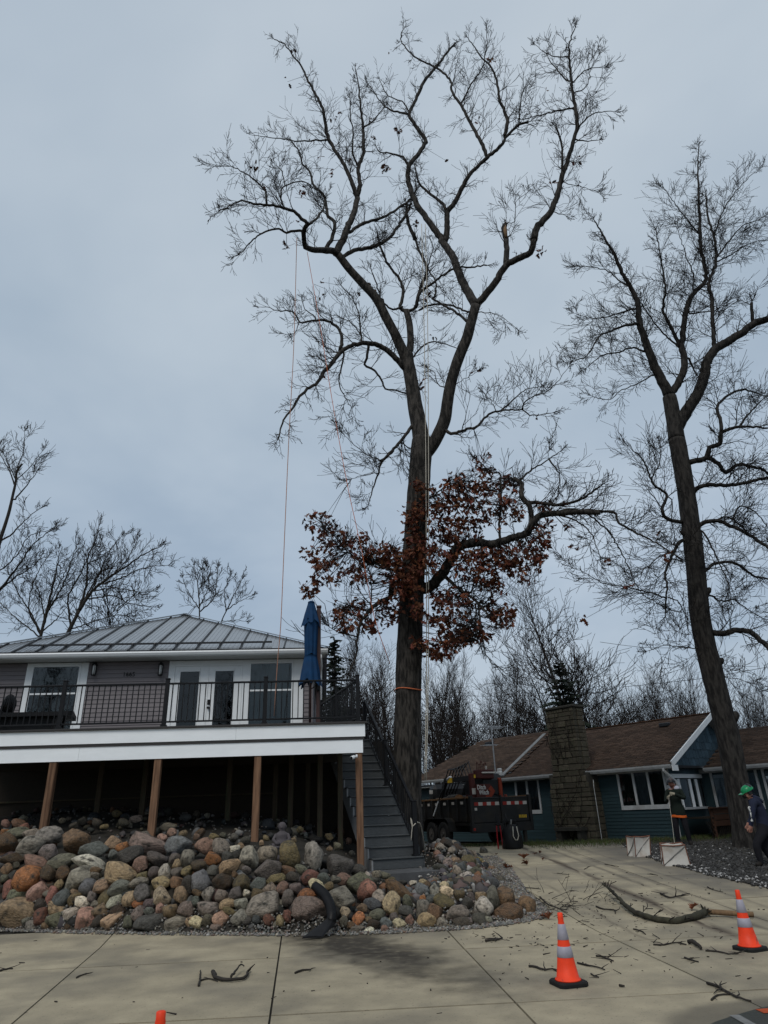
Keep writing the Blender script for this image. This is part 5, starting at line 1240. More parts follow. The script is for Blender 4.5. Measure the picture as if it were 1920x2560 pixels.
for px, py, Y, kd in ((715, 1400, 46, 'tall'), (740, 1370, 42, 'thin'), (765, 1345, 50, 'tall'), (790, 1385, 44, 'thin'), (815, 1400, 48, 'thin'), (832, 1375, 42, 'thin'), (850, 1390, 46, 'oval'), (925, 1375, 44, 'thin'), (940, 1420, 48, 'tall'), (955, 1400, 50, 'thin'), (975, 1430, 44, 'thin'), (990, 1425, 50, 'tall'), (1008, 1460, 46, 'oval'), (1030, 1480, 50, 'round'), (1050, 1455, 52, 'oval'), (1075, 1450, 48, 'oval'), (1095, 1425, 46, 'tall'), (1120, 1390, 44, 'tall'), (1140, 1430, 50, 'oval'), (1165, 1480, 46, 'round'), (1335, 1470, 48, 'oval'), (1360, 1480, 46, 'round'), (1395, 1490, 44, 'oval'), (1420, 1470, 50, 'tall'), (1450, 1420, 42, 'fan'), (1480, 1400, 40, 'thin'), (1505, 1450, 42, 'fan'), (1600, 1440, 40, 'thin'), (1625, 1465, 44, 'fan'), (1645, 1445, 42, 'tall'), (1010, 1500, 56, 'round'), (1110, 1500, 56, 'round'), (1240, 1490, 52, 'round'), (960, 1480, 54, 'round'), (1310, 1500, 54, 'round'), (700, 1430, 54, 'round'), (760, 1450, 54, 'round'), (820, 1460, 54, 'round'), (1440, 1510, 54, 'round'), (1550, 1480, 46, 'tall')):
    far_tree(kd, *d2(px, py+45), Y, lab, 'bare trees of the woodland behind', wide=.8 if kd != 'round' else 1.2)
# a bramble-like understorey that closes the gaps low between the trunks
S_ = []; R2 = random.Random(5)
for _ in range(560):
    px, py = R2.uniform(690, 1920), 1900; Y = R2.uniform(40, 58); q = PY(px, py, Y)
    grow(S_, (q[0], Y, .4), (R2.gauss(0, .12), R2.gauss(0, .12), 1), R2.uniform(3.2, 7.0), .025, 0, R2, .06, (6, 4, 3), (.3, .7), .85, .1, (.35, .6), rmin=.010)
o = segmesh('undergrowth', S_, M['fartwig']); tag(o, 'tangled brown undergrowth between the far tree trunks', 'undergrowth', kind='stuff')
# evergreens
def spruce(px, pyt, Y, label, H0=None, wid=.2, zb=.6, seed=1):
    R = random.Random(seed); p = PY(px, pyt, Y); H = p[2]-zb; o = thing('evergreen_tree', label, 'tree', (p[0], Y, zb)); c0 = np.array([p[0], Y, zb])
    segmesh('trunk', [(*c0, .16, *(c0+ZV*H*.97), .02)], M['farbark'], o, n=8); V, F, S = [], [], []
    z = H*.1
    while z < H*.985:
        L = wid*(H-z)*R.uniform(.45, 1.2)+.25
        for k in range(8):
            a = R.uniform(0, 6.28); n = max(3, int(L/.20)); q = c0+ZV*(z+R.uniform(-.15, .15)); dr = np.array([math.cos(a), math.sin(a), R.uniform(-.1, .45)])*R.uniform(.6, 1.1)
            for i in range(n):
                dr = dr+np.array([0, 0, -.10]); r_ = q+dr*(L/n); S.append((*q, .018, *r_, .012))
                for sd in (-1, 1):
                    for _ in range(2):
                        sv = np.array([-dr[1], dr[0], 0])*sd; l2 = L*.30*(1-i/n*.6)*R.uniform(.5, 1.1); t = q+(r_-q)*R.random(); e_ = t+(sv*.9+dr*.7)*l2+np.array([0, 0, -.10*l2-R.uniform(0, .06)])
                        ov = len(V); w = .055; V.extend([t, t*.5+e_*.5+dr*w+ZV*.02, e_, t*.5+e_*.5-dr*w-ZV*.05]); F.extend([(ov, ov+1, ov+2), (ov, ov+2, ov+3)])
                q = r_
        z += R.uniform(.10, .28)
    segmesh('branches', S, M['farbark'], o)['kind'] = 'stuff'; c = npmesh('needles', V, F, M['needle'], o); c['kind'] = 'stuff'; return o
spruce(*d2(722, 1365), 30, 'dark evergreen beside the folded blue umbrella, behind the deck', wid=.16, seed=3)
spruce(*d2(1205, 1425), 34, 'dark evergreen with a bent top left of the bare tree behind the chimney', wid=.44, seed=4)
# trees across the street behind the viewer, seen only in the window glass
for k, (x, y, kd) in enumerate(((-14, -24, 'oval'), (-6, -27, 'tall'), (1, -23, 'round'), (7, -28, 'oval'), (-22, -25, 'tall'))):
    o = thing('street_tree', 'bare tree across the street, mirrored in the window glass', 'tree', (x, y, -.1), 'trees across the street'); mt, mc = PROT[kd]
    for nm, me in (('trunk', mt), ('crown', mc)):
        c = bpy.data.objects.new(nm, me); COL.objects.link(c); c.parent = o; c.rotation_euler = (0, 0, k*1.3); c.scale = (1, 1, .85)
# ================================================================== BLUE HOUSE ON THE RIGHT
WV = np.array([-math.sin(math.radians(40)), math.cos(math.radians(40)), 0]); BV = np.array([math.cos(math.radians(40)), math.sin(math.radians(40)), 0])  # along the front to the left; back into the house
Q0 = PY(1700, 2098, 23.0); ZB = .50; Q0[2] = 0
def RF(px, py, off=0.):
    p = PP(px, py, Q0-BV*off, BV); return float(np.dot(p-Q0, WV)), float(p[2])
def rp3(u, v, z): return Q0+WV*u+BV*v+ZV*z
RB = np.array([WV, BV, ZV]).T
def rbox(name, u0, u1, v0, v1, z0, z1, m, par, b=0.):
    mb = MB(); c = rp3((u0+u1)/2, (v0+v1)/2, (z0+z1)/2); d_ = (u1-u0, v1-v0, z1-z0)
    (mb.bbox(c, d_, RB, b) if b else mb.box(c, d_, RB)); return mb.build(name, m, par)
M['blue_siding'] = mat('blue_green_siding', (.020, .041, .047), .65, .15, 4, stretch=(1, 1, 10), objvar=.12)
M['shake'] = mat('blue_shake', (.050, .085, .110), .8, .3, 5, stretch=(8, 8, 1), objvar=.25)
M['oldwhite'] = mat('weathered_white_paint', (.40, .41, .41), .7, .15, 6, col2=(.26, .25, .23), c2=(.55, .8))
M['shingle'] = mat('brown_shingle', (.1, .05, .03), .92, .25, 9, attr='tint', bump=.3, bscale=40)
M['block'] = mat('chimney_stone', (.068, .058, .042), .9, .35, 6, bump=.5, bscale=14, objvar=.3, col2=(.055, .06, .035), c2=(.5, .75))
M['mortar'] = mat('mortar', (.038, .036, .030), .95, .3, 8)
M['flash'] = mat('grey_flashing', (.17, .175, .175), .6, .35, 5)
M['vine'] = mat('dry_vine', (.016, .013, .010), .95, .3, 6)
M['dimglass'] = glass('old_window_glass', (.72, .76, .78), .08)
M['dimcurtain'] = mat('dim_curtain', (.20, .21, .215), .9, .2, 2, stretch=(6, 6, .6))
rh = thing('blue_house', 'low blue-green sided house with brown shingle roof and white windows, behind the drive', 'house', tuple(Q0+ZV*ZB))
ZG = RF(1700, 1908, .35)[1]                        # gutter level
LF_ = RF(1052, 1950)[0]                            # far left end
LF_ += .75
ULW = RF(1235, 1935)[0]                            # where the left wing starts
rd0, zr = None, None
# ridge: find depth so that it projects where it stands, with the roof rising back from the eave
PITCH_ = .50
best = None
for v in np.arange(1.5, 6, .05):
    p = PP(1766, 1788, Q0+BV*v, BV); z_ = ZG+PITCH_*(v+.35)
    if best is None or abs(p[2]-z_) < best[0]: best = (abs(p[2]-z_), v, z_)
VR, ZRG = best[1], best[2]
print('blue house: gutter', ZG, 'ridge', VR, ZRG, 'left', LF_, ULW, Q0)
# body (dark core) and siding
mb = MB(); mb.box(rp3((LF_+.0)/2, VR+.25, (ZB+ZG)/2-.02), (LF_-.1, 2*VR+.0, ZG-ZB), RB); mb.build('core', M['dark'], rh)
def rsiding(u0, u1, z0, z1, v=0., ex=.105, flip=False):
    z = z0
    while z < z1-.01:
        t = min(ex, z1-z)
        P = [rp3(u1, v-.03, z), rp3(u0, v-.03, z), rp3(u0, v, z), rp3(u1, v, z), rp3(u1, v-.012, z+t), rp3(u0, v-.012, z+t), rp3(u0, v, z+t), rp3(u1, v, z+t)]
        mb = MB(); mb.hexa(P); mb.build('siding_board', M['blue_siding'], rh); z += ex
def rwin(g, name='window', n=3, curtains=M['dimcurtain'], v=0., face=None):
    (xa, ya), (xb, yb) = g                         # picture corners: top left, bottom right
    u1, zt = RF(xa, ya); u0, zb = RF(xb, yb); w = .07
    o = rbox(name, u0, u1, v-.055, v-.03, zb-.05, zb+.02, M['oldwhite'], rh)
    for a in ((u0, u0+w, zb+.021, zt), (u1-w, u1, zb+.021, zt), (u0+w, u1-w, zt-w, zt), (u0+w, u1-w, zb+.021, zb+.08)): rbox('frame', a[0], a[1], v-.05, v+.03, a[2], a[3], M['oldwhite'], o)
    k = (u1-u0-2*w)/n
    for i in range(n):
        a, b = u0+w+k*i, u0+w+k*(i+1)
        if i: rbox('mullion', a-.035, a+.035, v-.052, v+.02, zb+.08, zt-w, M['oldwhite'], o)
        rbox('pane', a+.035*(i > 0), b-.035*(i < n-1), v-.02, v-.016, zb+.08, zt-w, M['dimglass'], o)
        if curtains:
            V = []; F = []; m_ = 14
            for q in range(m_+1): V += [rp3(a+(b-a)*q/m_, v+.07+.02*math.sin(q*1.7), zb), rp3(a+(b-a)*q/m_, v+.07+.02*math.sin(q*1.7), zt)]
            for q in range(m_): F.append((2*q, 2*q+1, 2*q+3, 2*q+2))
            mb = MB(); mb.add(V, F); mb.build('curtain', M['greenroom'] if i != 1 and n == 3 else curtains, o, True)
    return u0, u1, zb-.05, zt
w2 = rwin(((1541, 1930), (1678, 2017)), n=3)
w1 = rwin(((1286, 1945), (1357, 2030)), n=2)
def around(u0, u1, wins):
    cur = u0
    for a, b, zb, zt in wins:
        rsiding(cur, a-.002, ZB-.05, ZG-.05); rsiding(a, b, ZB-.05, zb-.002); rsiding(a, b, zt+.002, ZG-.05); cur = b+.002
    rsiding(cur, u1, ZB-.05, ZG-.05)
around(.0, LF_, [w2, w1])
rbox('corner_board', -.035, .06, -.045, .05, ZB-.05, ZG-.05, M['oldwhite'], rh)
rbox('frieze', 0, LF_, -.06, -.031, ZG-.16, ZG-.04, M['oldwhite'], rh)
# roof of overlapping shingle tabs
def shingles(name, o, au, av, Lu, Lv, poly, par, tab=.30, ex=.145, base=(.058, .038, .028)):
    """courses of tabs over the plane o + u*au + v*av (av points up the slope), kept where poly(u, v) is true"""
    V, F, C_ = [], [], []; nrm = np.cross(au, av); nrm /= np.linalg.norm(nrm); nrm *= np.sign(nrm[2]); R = random.Random(hash(name) % 1000+3); v = 0.; r = 0
    while v < Lv:
        u = tab*(r % 2)*.5; r += 1; rowc = R.uniform(.9, 1.1)
        while u < Lu:
            if poly(u+tab/2, v+ex/2):
                t0, t1 = .016+R.uniform(0, .006), .004; g = .007; k = len(V); drop = R.uniform(0, .03)
                for uu_, vv, hh in ((u+g, v-drop, t0), (u+tab-g, v-drop, t0), (u+tab-g, v+ex*1.15, t1), (u+g, v+ex*1.15, t1), (u+g, v-drop, 0), (u+tab-g, v-drop, 0)): V.append(o+au*uu_+av*vv+nrm*hh)
                F += [(k, k+1, k+2, k+3), (k+4, k+5, k+1, k)]; c = np.array(base)*rowc*R.uniform(.65, 1.25); C_ += [c]*6
            u += tab
        v += ex
    ob = npmesh(name, V, F, M['shingle'], par, cols=np.array(C_)); ob['kind'] = 'stuff'; return ob
SL = math.hypot(1, PITCH_); upf = (BV+ZV*PITCH_)/SL; upb = (-BV+ZV*PITCH_)/SL
EO = rp3(-.42, -.42, ZG); Lv = (VR+.42)*SL
UDIAG0 = RF(1250, 1921, .42)[0]; 
def ridge_u(px, py): p = PP(px, py, rp3(0, VR, 0), BV); return float(np.dot(p-Q0, WV))
UDIAG1 = ridge_u(1360, 1840)
print('diag', UDIAG0, UDIAG1)
roofR = rbox('roof', -.40, LF_+.1, -.30, 2*VR+.3, ZG-.10, ZG-.03, M['roofdark'], rh)
def plane(name, P, m, par): 
    mb = MB(); mb.add(P, [tuple(range(len(P)))]); return mb.build(name, m, par)
Lmain = UDIAG0+.45+3.2
mainpoly = lambda u, v: u < (UDIAG0+.45)+(UDIAG1-UDIAG0)*v/Lv
plane('roof_deck', [EO, EO+WV*(UDIAG0+.45), EO+WV*(UDIAG1+.45)+upf*Lv, EO+upf*Lv], M['roofdark'], roofR)
shingles('front_shingles', EO+np.array([0, 0, .004]), WV, upf, Lmain, Lv, mainpoly, roofR)
plane('back_slope', [EO+upf*Lv, EO+upf*Lv+WV*(LF_), EO+upf*Lv*0+WV*LF_+BV*(2*VR+.84), EO+BV*(2*VR+.84)], M['roofdark'], roofR)
# left wing: the same slope, a little behind and under it, with a hip at its far end
EL = EO+BV*.22+ZV*.17; hipu = LF_+.45-.25
Hx = ridge_u(1196, 1857)+.45
lp = lambda u, v: (UDIAG0+.45-.35)+(UDIAG1-UDIAG0)*v/Lv < u < hipu-(hipu-Hx)*v/Lv
Lw = Lv*.99
plane('wing_deck', [EL+WV*(UDIAG0+.1)-ZV*.01, EL+WV*hipu-ZV*.01, EL+WV*Hx+upf*Lw-ZV*.01, EL+WV*(UDIAG1+.1)+upf*Lw-ZV*.01], M['roofdark'], roofR)
shingles('wing_shingles', EL, WV, upf, hipu+.3, Lw, lp, roofR, base=(.068, .046, .034))
plane('hip_end', [EL+WV*hipu, EL+WV*Hx+upf*Lw, EL+WV*hipu+BV*(2*VR+.4)], M['roofdark'], roofR)
mb = MB(); mb.bar(EO+WV*(UDIAG0+.37)+ZV*.07, EO+WV*(UDIAG1+.37)+upf*Lv+ZV*.07, .16, .05); mb.build('valley_flashing', M['flash'], roofR)
mb = MB(); mb.bar(EO+upf*Lv+ZV*.02, EO+WV*(Hx)+upf*Lv+ZV*.02, .22, .03); mb.build('ridge_cap', M['shingle'], roofR)
mb.build
a_ = bpy.data.objects[[o.name for o in COL.objects if o.name.startswith('ridge_cap')][-1]].data
ca = a_.color_attributes.new('tint', 'FLOAT_COLOR', 'POINT'); ca.data.foreach_set('color', np.tile([.07, .036, .022, 1], len(a_.vertices)).astype(np.float32))
# gutters
def gutter(p0, p1, par, m=M['oldwhite'], out_=None):
    t = (p1-p0)/np.linalg.norm(p1-p0); o_ = np.cross(t, ZV) if out_ is None else out_; mb = MB()
    gp = [(0, .0), (.01, -.11), (.07, -.115), (.105, -.05), (.115, -.0), (.10, -.0)]
    V = [p+o_*a+ZV*z for p in (p0, p1) for a, z in gp]; n = len(gp); mb.add(V, [(i, i+1, n+i+1, n+i) for i in range(n-1)]+[(0, n, 2*n-1, n-1), tuple(range(n)), tuple(range(2*n-1, n-1, -1))]); return mb.build('gutter', m, par)
gutter(EO+WV*.02+BV*.06-ZV*.005, EO+WV*(UDIAG0+.45)+BV*.06-ZV*.005, rh, out_=-BV)
gutter(EL+WV*(UDIAG0+.4)+BV*.04-ZV*.005, EL+WV*(hipu-.02)+BV*.04-ZV*.005, rh, out_=-BV)
rbox('soffit', -.3, LF_, -.36, -.03, ZG-.13, ZG-.115, M['oldwhite'], rh)
mb = MB(); mb.bbox(EL+WV*(UDIAG0+.75)+ZV*.0-BV*.05, (.5, .14, .16), RB, .03); mb.bbox(EL+WV*(UDIAG0+.65)+ZV*.12, (.2, .12, .16), RB, .03); mb.build('gutter_box', M['oldwhite'], rh)
mb = MB(); p = EO+WV*.28-ZV*.1; mb.tube([p, p-ZV*.08, p+BV*.30-ZV*.40-WV*.16, p+BV*.36-ZV*.6-WV*.18, p+BV*.36-ZV*2.2-WV*.18], .045, 6); mb.build('downspout', M['oldwhite'], rh)
# roof vents
for px, py, pl, ov in ((1663, 1816, EO, 0), (1224, 1862, EL, 0)):
    nrm = np.cross(WV, upf); p = PP(px, py, pl, nrm); mb = MB(); mb.bbox(p+ZV*.05, (.34, .3, .13), RB, .02); mb.build('roof_vent', M['roofdark'], roofR)
# gable end on the right of the corner: rake boards, shakes, window band
def gp3(v, z, out_=0.): return Q0+BV*v-WV*out_+ZV*z     # plane of the gable wall
pk_v = VR; ZGB = ZG-.28
for s0, s1 in (((-.42, ZG), (VR, ZRG)), ((VR, ZRG), (2*VR+.42, ZG))):
    mb = MB(); mb.bar(gp3(s0[0], s0[1]+.0, .46), gp3(s1[0], s1[1]+.0, .46), .04, .17); mb.build('rake_board', M['white'], rh)
    mb = MB(); mb.bar(gp3(s0[0], s0[1]-.06, .2), gp3(s1[0], s1[1]-.06, .2), .42, .015); mb.build('rake_soffit', M['oldwhite'], rh)
rbox('gable_return', -.475, -.435, -.42, -.1, ZG-.20, ZG-.03, M['white'], rh)
sh = None; z = ZGB
while z < ZRG-.15:
    hw_ = (ZRG-z-.12)/PITCH_; v = VR-hw_
    v = max(v, 0)
    while v < min(VR+hw_, VR+1.6):
        w = random.uniform(.16, .26); zt = min(z+.30, ZG+PITCH_*(min(v, 2*VR-v)+.35)-.05); ob = MB(); jz = random.uniform(-.02, .02)
        if zt-z > .05:
            c = [gp3(v, z+jz, .035), gp3(v+w-.008, z+jz, .035), gp3(v+w-.008, z+jz, .012), gp3(v, z+jz, .012), gp3(v, zt, .015), gp3(v+w-.008, zt, .015), gp3(v+w-.008, zt, .005), gp3(v, zt, .005)]
            ob.hexa(c); ob.build('shake', M['shake'], rh)
        v += w
    z += .27
plane('gable_sheet', [gp3(0, ZB), gp3(2*VR, ZB), gp3(2*VR, ZG), gp3(VR, ZRG-.05), gp3(0, ZG)], M['blue_siding'], rh)
mb = MB(); mb.bar(gp3(-.02, ZGB-.05, .06), gp3(2.6, ZGB-.05, .06), .10, .12); mb.build('belt_board', M['white'], rh)
ZW0, ZW1 = ZB+.95, ZGB-.14
vv = [.16, .50, 1.20, 1.62, 2.10, 2.62]
for k, v in enumerate(vv):
    mb = MB(); mb.bar(gp3(v, ZW0-.05, .05), gp3(v, ZW1, .05), .06, .09, up=(1, 0, 0)); mb.build('window_post', M['white'], rh)
for k in range(len(vv)-1):
    o = plane('window', [gp3(vv[k]+.045, ZW0, .03), gp3(vv[k+1]-.045, ZW0, .03), gp3(vv[k+1]-.045, ZW1, .03), gp3(vv[k]+.045, ZW1, .03)], M['dimglass'], rh)
    if k in (1, 3): plane('blind', [gp3(vv[k]+.10, ZW0, .012), gp3(vv[k+1]-.10, ZW0, .012), gp3(vv[k+1]-.10, ZW1, .012), gp3(vv[k]+.10, ZW1, .012)], M['dimcurtain'] if k != 1 else M.setdefault('blind', mat('white_blind', (.32, .35, .38), .8, .06)), o)
mb = MB(); mb.bar(gp3(.1, ZW0-.05, .06), gp3(2.7, ZW0-.05, .06), .09, .07); mb.build('window_sill', M['oldwhite'], rh)
# wing further right: roof and windows beyond the gable
EW = gp3(1.55, ZG-.10, .45); LWG = 9.0
wing = rbox('side_wing', -9.2, -.05, 2.0, 2.05, ZB, ZG-.2, M['blue_siding'], rh)
uw = -WV; slope = upf; Lvw = 2.9
plane('wing_roof_deck', [EW, EW+uw*LWG, EW+uw*LWG+slope*Lvw, EW+slope*Lvw], M['roofdark'], wing)
shingles('wing_roof_shingles', EW+ZV*.006, uw, slope, LWG, Lvw, lambda u, v: u > -.1 and u+.0 > 0, wing)
gutter(EW+BV*.05, EW+uw*LWG+BV*.05, wing, out_=-BV)
for u_, wd in ((-.75, .55), (-1.55, .62), (-2.5, .7), (-3.6, .7), (-4.6, .7)):
    o = rbox('window', u_-wd/2, u_+wd/2, 1.97, 1.985, ZB+.9, ZG-.32, M['dimglass'], wing)
    for a, b in ((u_-wd/2-.07, u_-wd/2), (u_+wd/2, u_+wd/2+.07)): rbox('frame', a, b, 1.94, 1.999, ZB+.8, ZG-.25, M['oldwhite'], wing)
    rbox('blind', u_-wd/2+.02, u_+wd/2-.02, 1.988, 1.996, ZB+.9, ZG-.32, M['blind'], wing)
rbox('panel', -9, -.06, 1.97, 1.999, ZG-.25, ZG-.12, M['oldwhite'], wing)
# chimney: every block its own piece on a mortar core
VC = -.62
def CF(px, py): return RF(px, py, -VC)
cu0, cu1 = CF(1487, 2050)[0], CF(1384, 2050)[0]; zsh = ZG-.05
ku0, ku1 = CF(1444, 1860)[0], CF(1373, 1860)[0]; ZCT = CF(1415, 1770)[1]
print('chimney', cu0, cu1, ku0, ku1, ZCT)
chm = thing('stone_chimney', 'tall weathered stone chimney with dry vines on the front of the blue house', 'chimney', tuple(rp3((cu0+cu1)/2, VC, ZB)))
mb = MB()
mb.box(rp3((cu0+cu1)/2, VC+.31, (ZB+zsh)/2-.1), (cu1-cu0-.05, .55, zsh-ZB+.2), RB); mb.box(rp3((ku0+ku1)/2, VC+.30, (zsh+ZCT)/2), (ku1-ku0-.05, .55, ZCT-zsh), RB); mb.build('mortar_core', M['mortar'], chm)
BLK = []
for q in range(6):
    b = MB(); b.bbox((0, 0, 0), (1, 1, 1), None, .06+.02*(q % 3)); me = bpy.data.meshes.new('stone_block'); me.from_pydata([tuple(np.array(v)+np.array([random.gauss(0, .012) for _ in range(3)])) for v in b.v], [], b.f); me.materials.append(M['block']); BLK.append(me)
def blk(u0, u1, v0, v1, z0, z1):
    o = link('stone_block', random.choice(BLK), chm); mm = Matrix(RB.tolist()).to_4x4() @ Matrix.Diagonal((u1-u0-.014, v1-v0, z1-z0-.014, 1)); c = rp3((u0+u1)/2, (v0+v1)/2, (z0+z1)/2)-np.array(chm.location); mm.translation = Vector(c); o.matrix_local = mm
z = ZB-.05; row = 0
while z < ZCT-.05:
    hgt = random.choice((.12, .15, .18, .21)); hgt = min(hgt, ZCT-z); u = None
    lowr = z < zsh-.0
    if lowr: a, b = cu0, cu1
    else: a, b = ku0, ku1
    sh_ = 0.
    if lowr and z > zsh-.55: sh_ = (z-(zsh-.55))/.55
    a2, b2 = (cu0+(ku0-cu0)*sh_, cu1+(ku1-cu1)*sh_) if lowr else (a, b)
    u = a2+random.uniform(-.1, 0); first = True
    while u < b2-.05:
        w = random.choice((.2, .28, .36, .45, .55)); e_ = min(u+w, b2)
        if b2-e_ < .12: e_ = b2
        s0 = max(u, a2)
        if e_-s0 > .05: blk(s0, e_, VC-random.uniform(.0, .035), VC+.2, z, z+hgt)
        u = e_
    for u_e, sg in ((a2, -1), (b2, 1)):           # the sides
        v = VC+.21; vend = VC+.58 if lowr else VC+.60
        while v < vend-.05:
            w = random.choice((.2, .3, .37)); e_ = min(v+w, vend); blk(min(u_e-.12*sg, u_e+.025*sg), max(u_e-.12*sg, u_e+.025*sg), v, e_, z, z+hgt); v = e_
    z += hgt; row += 1
mb = MB(); mb.bbox(rp3((ku0+ku1)/2, VC+.30, ZCT+.05), (ku1-ku0+.12, .74, .09), RB, .02); mb.build('cap_slab', M['mortar'], chm)
for du in (.28, .66):
    c = cu0+(cu1-cu0)*du
rbox('hearth_slab', cu0+.30, cu1-.30, VC-.42, VC-.045, ZB+.34, ZB+.44, M['mortar'], chm); rbox('hearth_leg', cu0+.36, cu0+.52, VC-.36, VC-.05, ZB-.05, ZB+.338, M['mortar'], chm); rbox('hearth_leg', cu1-.52, cu1-.36, VC-.36, VC-.05, ZB-.05, ZB+.338, M['mortar'], chm)
S_ = []; R3 = random.Random(8)
for k in range(26):
    u = R3.uniform(ku0+.1, cu1); z = R3.uniform(ZB, ZB+.3) if k < 9 else R3.uniform(zsh, ZCT-.3); d = [R3.uniform(-.5, .5), 1.]
    p = rp3(u, VC-.06, z); L = R3.uniform(.8, 2.6) if k < 9 else R3.uniform(.4, 1.3); n = int(L/.09)
    for i in range(n):
        d[0] = max(-1.2, min(1.2, d[0]+R3.gauss(0, .4))); a = math.hypot(d[0], 1.); u += d[0]/a*.09; z += .09/a
        if z > ZCT or u < ku0-.1 or u > (cu1 if z < zsh-.3 else ku1+.1): break
        q = rp3(u, VC-.05-R3.uniform(0, .03), z); S_.append((*p, .014-.008*i/n, *q, .014-.008*(i+1)/n)); p = q
        if R3.random() < .25: S_.append((*p, .006, *(p+WV*R3.uniform(-.25, .25)+ZV*R3.uniform(-.1, .2)-BV*.04), .003))
segmesh('vines', S_, M['vine'], chm, n=4)
# bright conduit down the right edge of the chimney
mb = MB(); mb.tube([rp3(cu0-.04, VC+.2, zsh-.25), rp3(cu0-.09, VC+.1, zsh-.5), rp3(cu0-.09, VC+.1, ZB)], .012, 5); mb.build('conduit', M['oldwhite'], chm)
# TV antenna on a mast at the eave corner
am = PP(1238, 1922, EO-BV*.12, BV); at = PP(1226, 1822, EO-BV*.12, BV)
an = thing('tv_antenna', 'grey television antenna with crossed bars on a mast above the brown roof', 'antenna', tuple(am))
mt = np.array([am[0], am[1], at[2]]); mt = am+(mt-am)*1.06
mb = MB(); mb.tube([am-ZV*.3, mt], .025, 8); mb.build('mast', M['metal'], an)
rr_ = np.array([.85, .5, 0]); rr_ /= np.linalg.norm(rr_); pr = np.array([-rr_[1], rr_[0], 0])
mb = MB(); mb.bar(mt-ZV*.06-rr_*.62, mt-ZV*.06+rr_*.5, .03, .03); mb.build('boom', M['metal'], an)
for k in range(7):
    c = mt-ZV*.06+rr_*(-.58+k*.17); l = .5-.03*k; mb = MB(); mb.tube([c-pr*l+ZV*.04+rr_*.1, c, c+pr*l+ZV*.04+rr_*.1], .008, 4); mb.tube([c-rr_*.05+ZV*.05, c+rr_*.12+ZV*.06], .01, 4); mb.build('element', M['metal'], an)
mb = MB(); c = am+(mt-am)*.55; mb.bar(c-rr_*.45, c+rr_*.2, .02, .02)
for k in range(4): mb.tube([c-rr_*(.4-.15*k)-pr*.3, c-rr_*(.4-.15*k)+pr*.3], .007, 4)
mb.build('lower_array', M['metal'], an)
# brown timber porch with lattice skirt between the house corner and the second tree
po = gp3(.35, 0, .55); porch = thing('timber_porch', 'dark brown timber porch rail and lattice skirt right of the standing man', 'porch', tuple(po+ZV*ZB))
M['porchwood'] = mat('brown_stained_boards', (.045, .020, .011), .8, .3, 5, stretch=(3, 3, 8), objvar=.2); M['lattice'] = mat('lattice_wood', (.016, .012, .008), .9, .3, 6)
PX = lambda t, out_, z: gp3(t, z, out_)
zt_ = ZW0-.06
for k in range(3):
    mb = MB(); a, b = PX(.35, 1.05, zt_-.09-.17*k), PX(3.6, 1.05, zt_-.09-.17*k); mb.bar(a, b, .035, .155); mb.build('plank', M['porchwood'], porch)
for t in (.35, 1.7, 3.0):
    mb = MB(); mb.bar(PX(t, .99, ZB-.1), PX(t, .99, zt_+.03), .09, .09, up=(1, 0, 0)); mb.build('post', M['porchwood'], porch)
mb = MB(); mb.bar(PX(.2, 1.06, zt_+.0), PX(3.6, 1.06, zt_+.0), .14, .035); mb.build('cap_rail', M['porchwood'], porch)
mb = MB(); mb.bar(PX(.3, .6, ZB+.62), PX(3.6, .6, ZB+.62), .9, .05); mb.build('floor', M['lattice'], porch)
for k in range(24):
    for sg in (-1, 1):
        t = .35+k*.14; a, b = PX(t, 1.03+.012*sg, ZB+.02), PX(t+sg*.5, 1.03+.012*sg, ZB+.52)
        mb = MB(); mb.bar(a, b, .028, .008, up=WV); mb.build('lattice_slat', M['lattice'], porch)
mb = MB(); mb.bar(PX(.3, .9, ZB+.25), PX(3.6, .9, ZB+.25), .5, .01, up=WV); mb.build('skirt_back', M['dark'], porch)
# ================================================================== TRAILER
TA = math.radians(25); TF = np.array([-math.sin(TA), math.cos(TA), 0]); TR = np.array([math.cos(TA), math.sin(TA), 0])   # forward, right
T0 = PY(1186, 2110, 23.2); T0[2] = 0; ZT = float(gz(0, 23.2))
RTm = np.array([TR, TF, ZV]).T
def tp(r, f, z): return T0+TR*r+TF*f+ZV*(ZT+z)
TW = 2.22; TL = 4.2; BZ = .72; TH_ = 1.40
print('trailer rail y', proj(tp(0, 0, TH_)), proj(tp(TW, 0, TH_)), proj(tp(0, 0, 0)))
M['blacksteel'] = mat('black_painted_steel', (.012, .012, .012), .5, .35, 4, bump=.08, col2=(.022, .019, .015)); M['rust'] = mat('rusty_edge', (.10, .055, .025), .85, .4, 9); M['redtape'] = mat('red_reflector', (.22, .018, .012), .4, .1); M['whitetape'] = mat('white_reflector', (.38, .36, .33), .4, .1)
M['wheel'] = mat('dusty_steel_rim', (.07, .065, .06), .6, .3, 10)
tr = thing('dump_trailer', 'black steel dump trailer with red and white rear reflectors, parked before the blue house', 'trailer', tuple(tp(0, 0, 0)))
def tbox(name, r0, r1, f0, f1, z0, z1, m, par=tr, b=.008):
    mb = MB(); mb.bbox(tp((r0+r1)/2, (f0+f1)/2, (z0+z1)/2), (r1-r0, f1-f0, z1-z0), RTm, b); return mb.build(name, m, par)
tbox('bed_floor', .02, TW-.02, .05, TL, BZ-.12, BZ, M['blacksteel'])
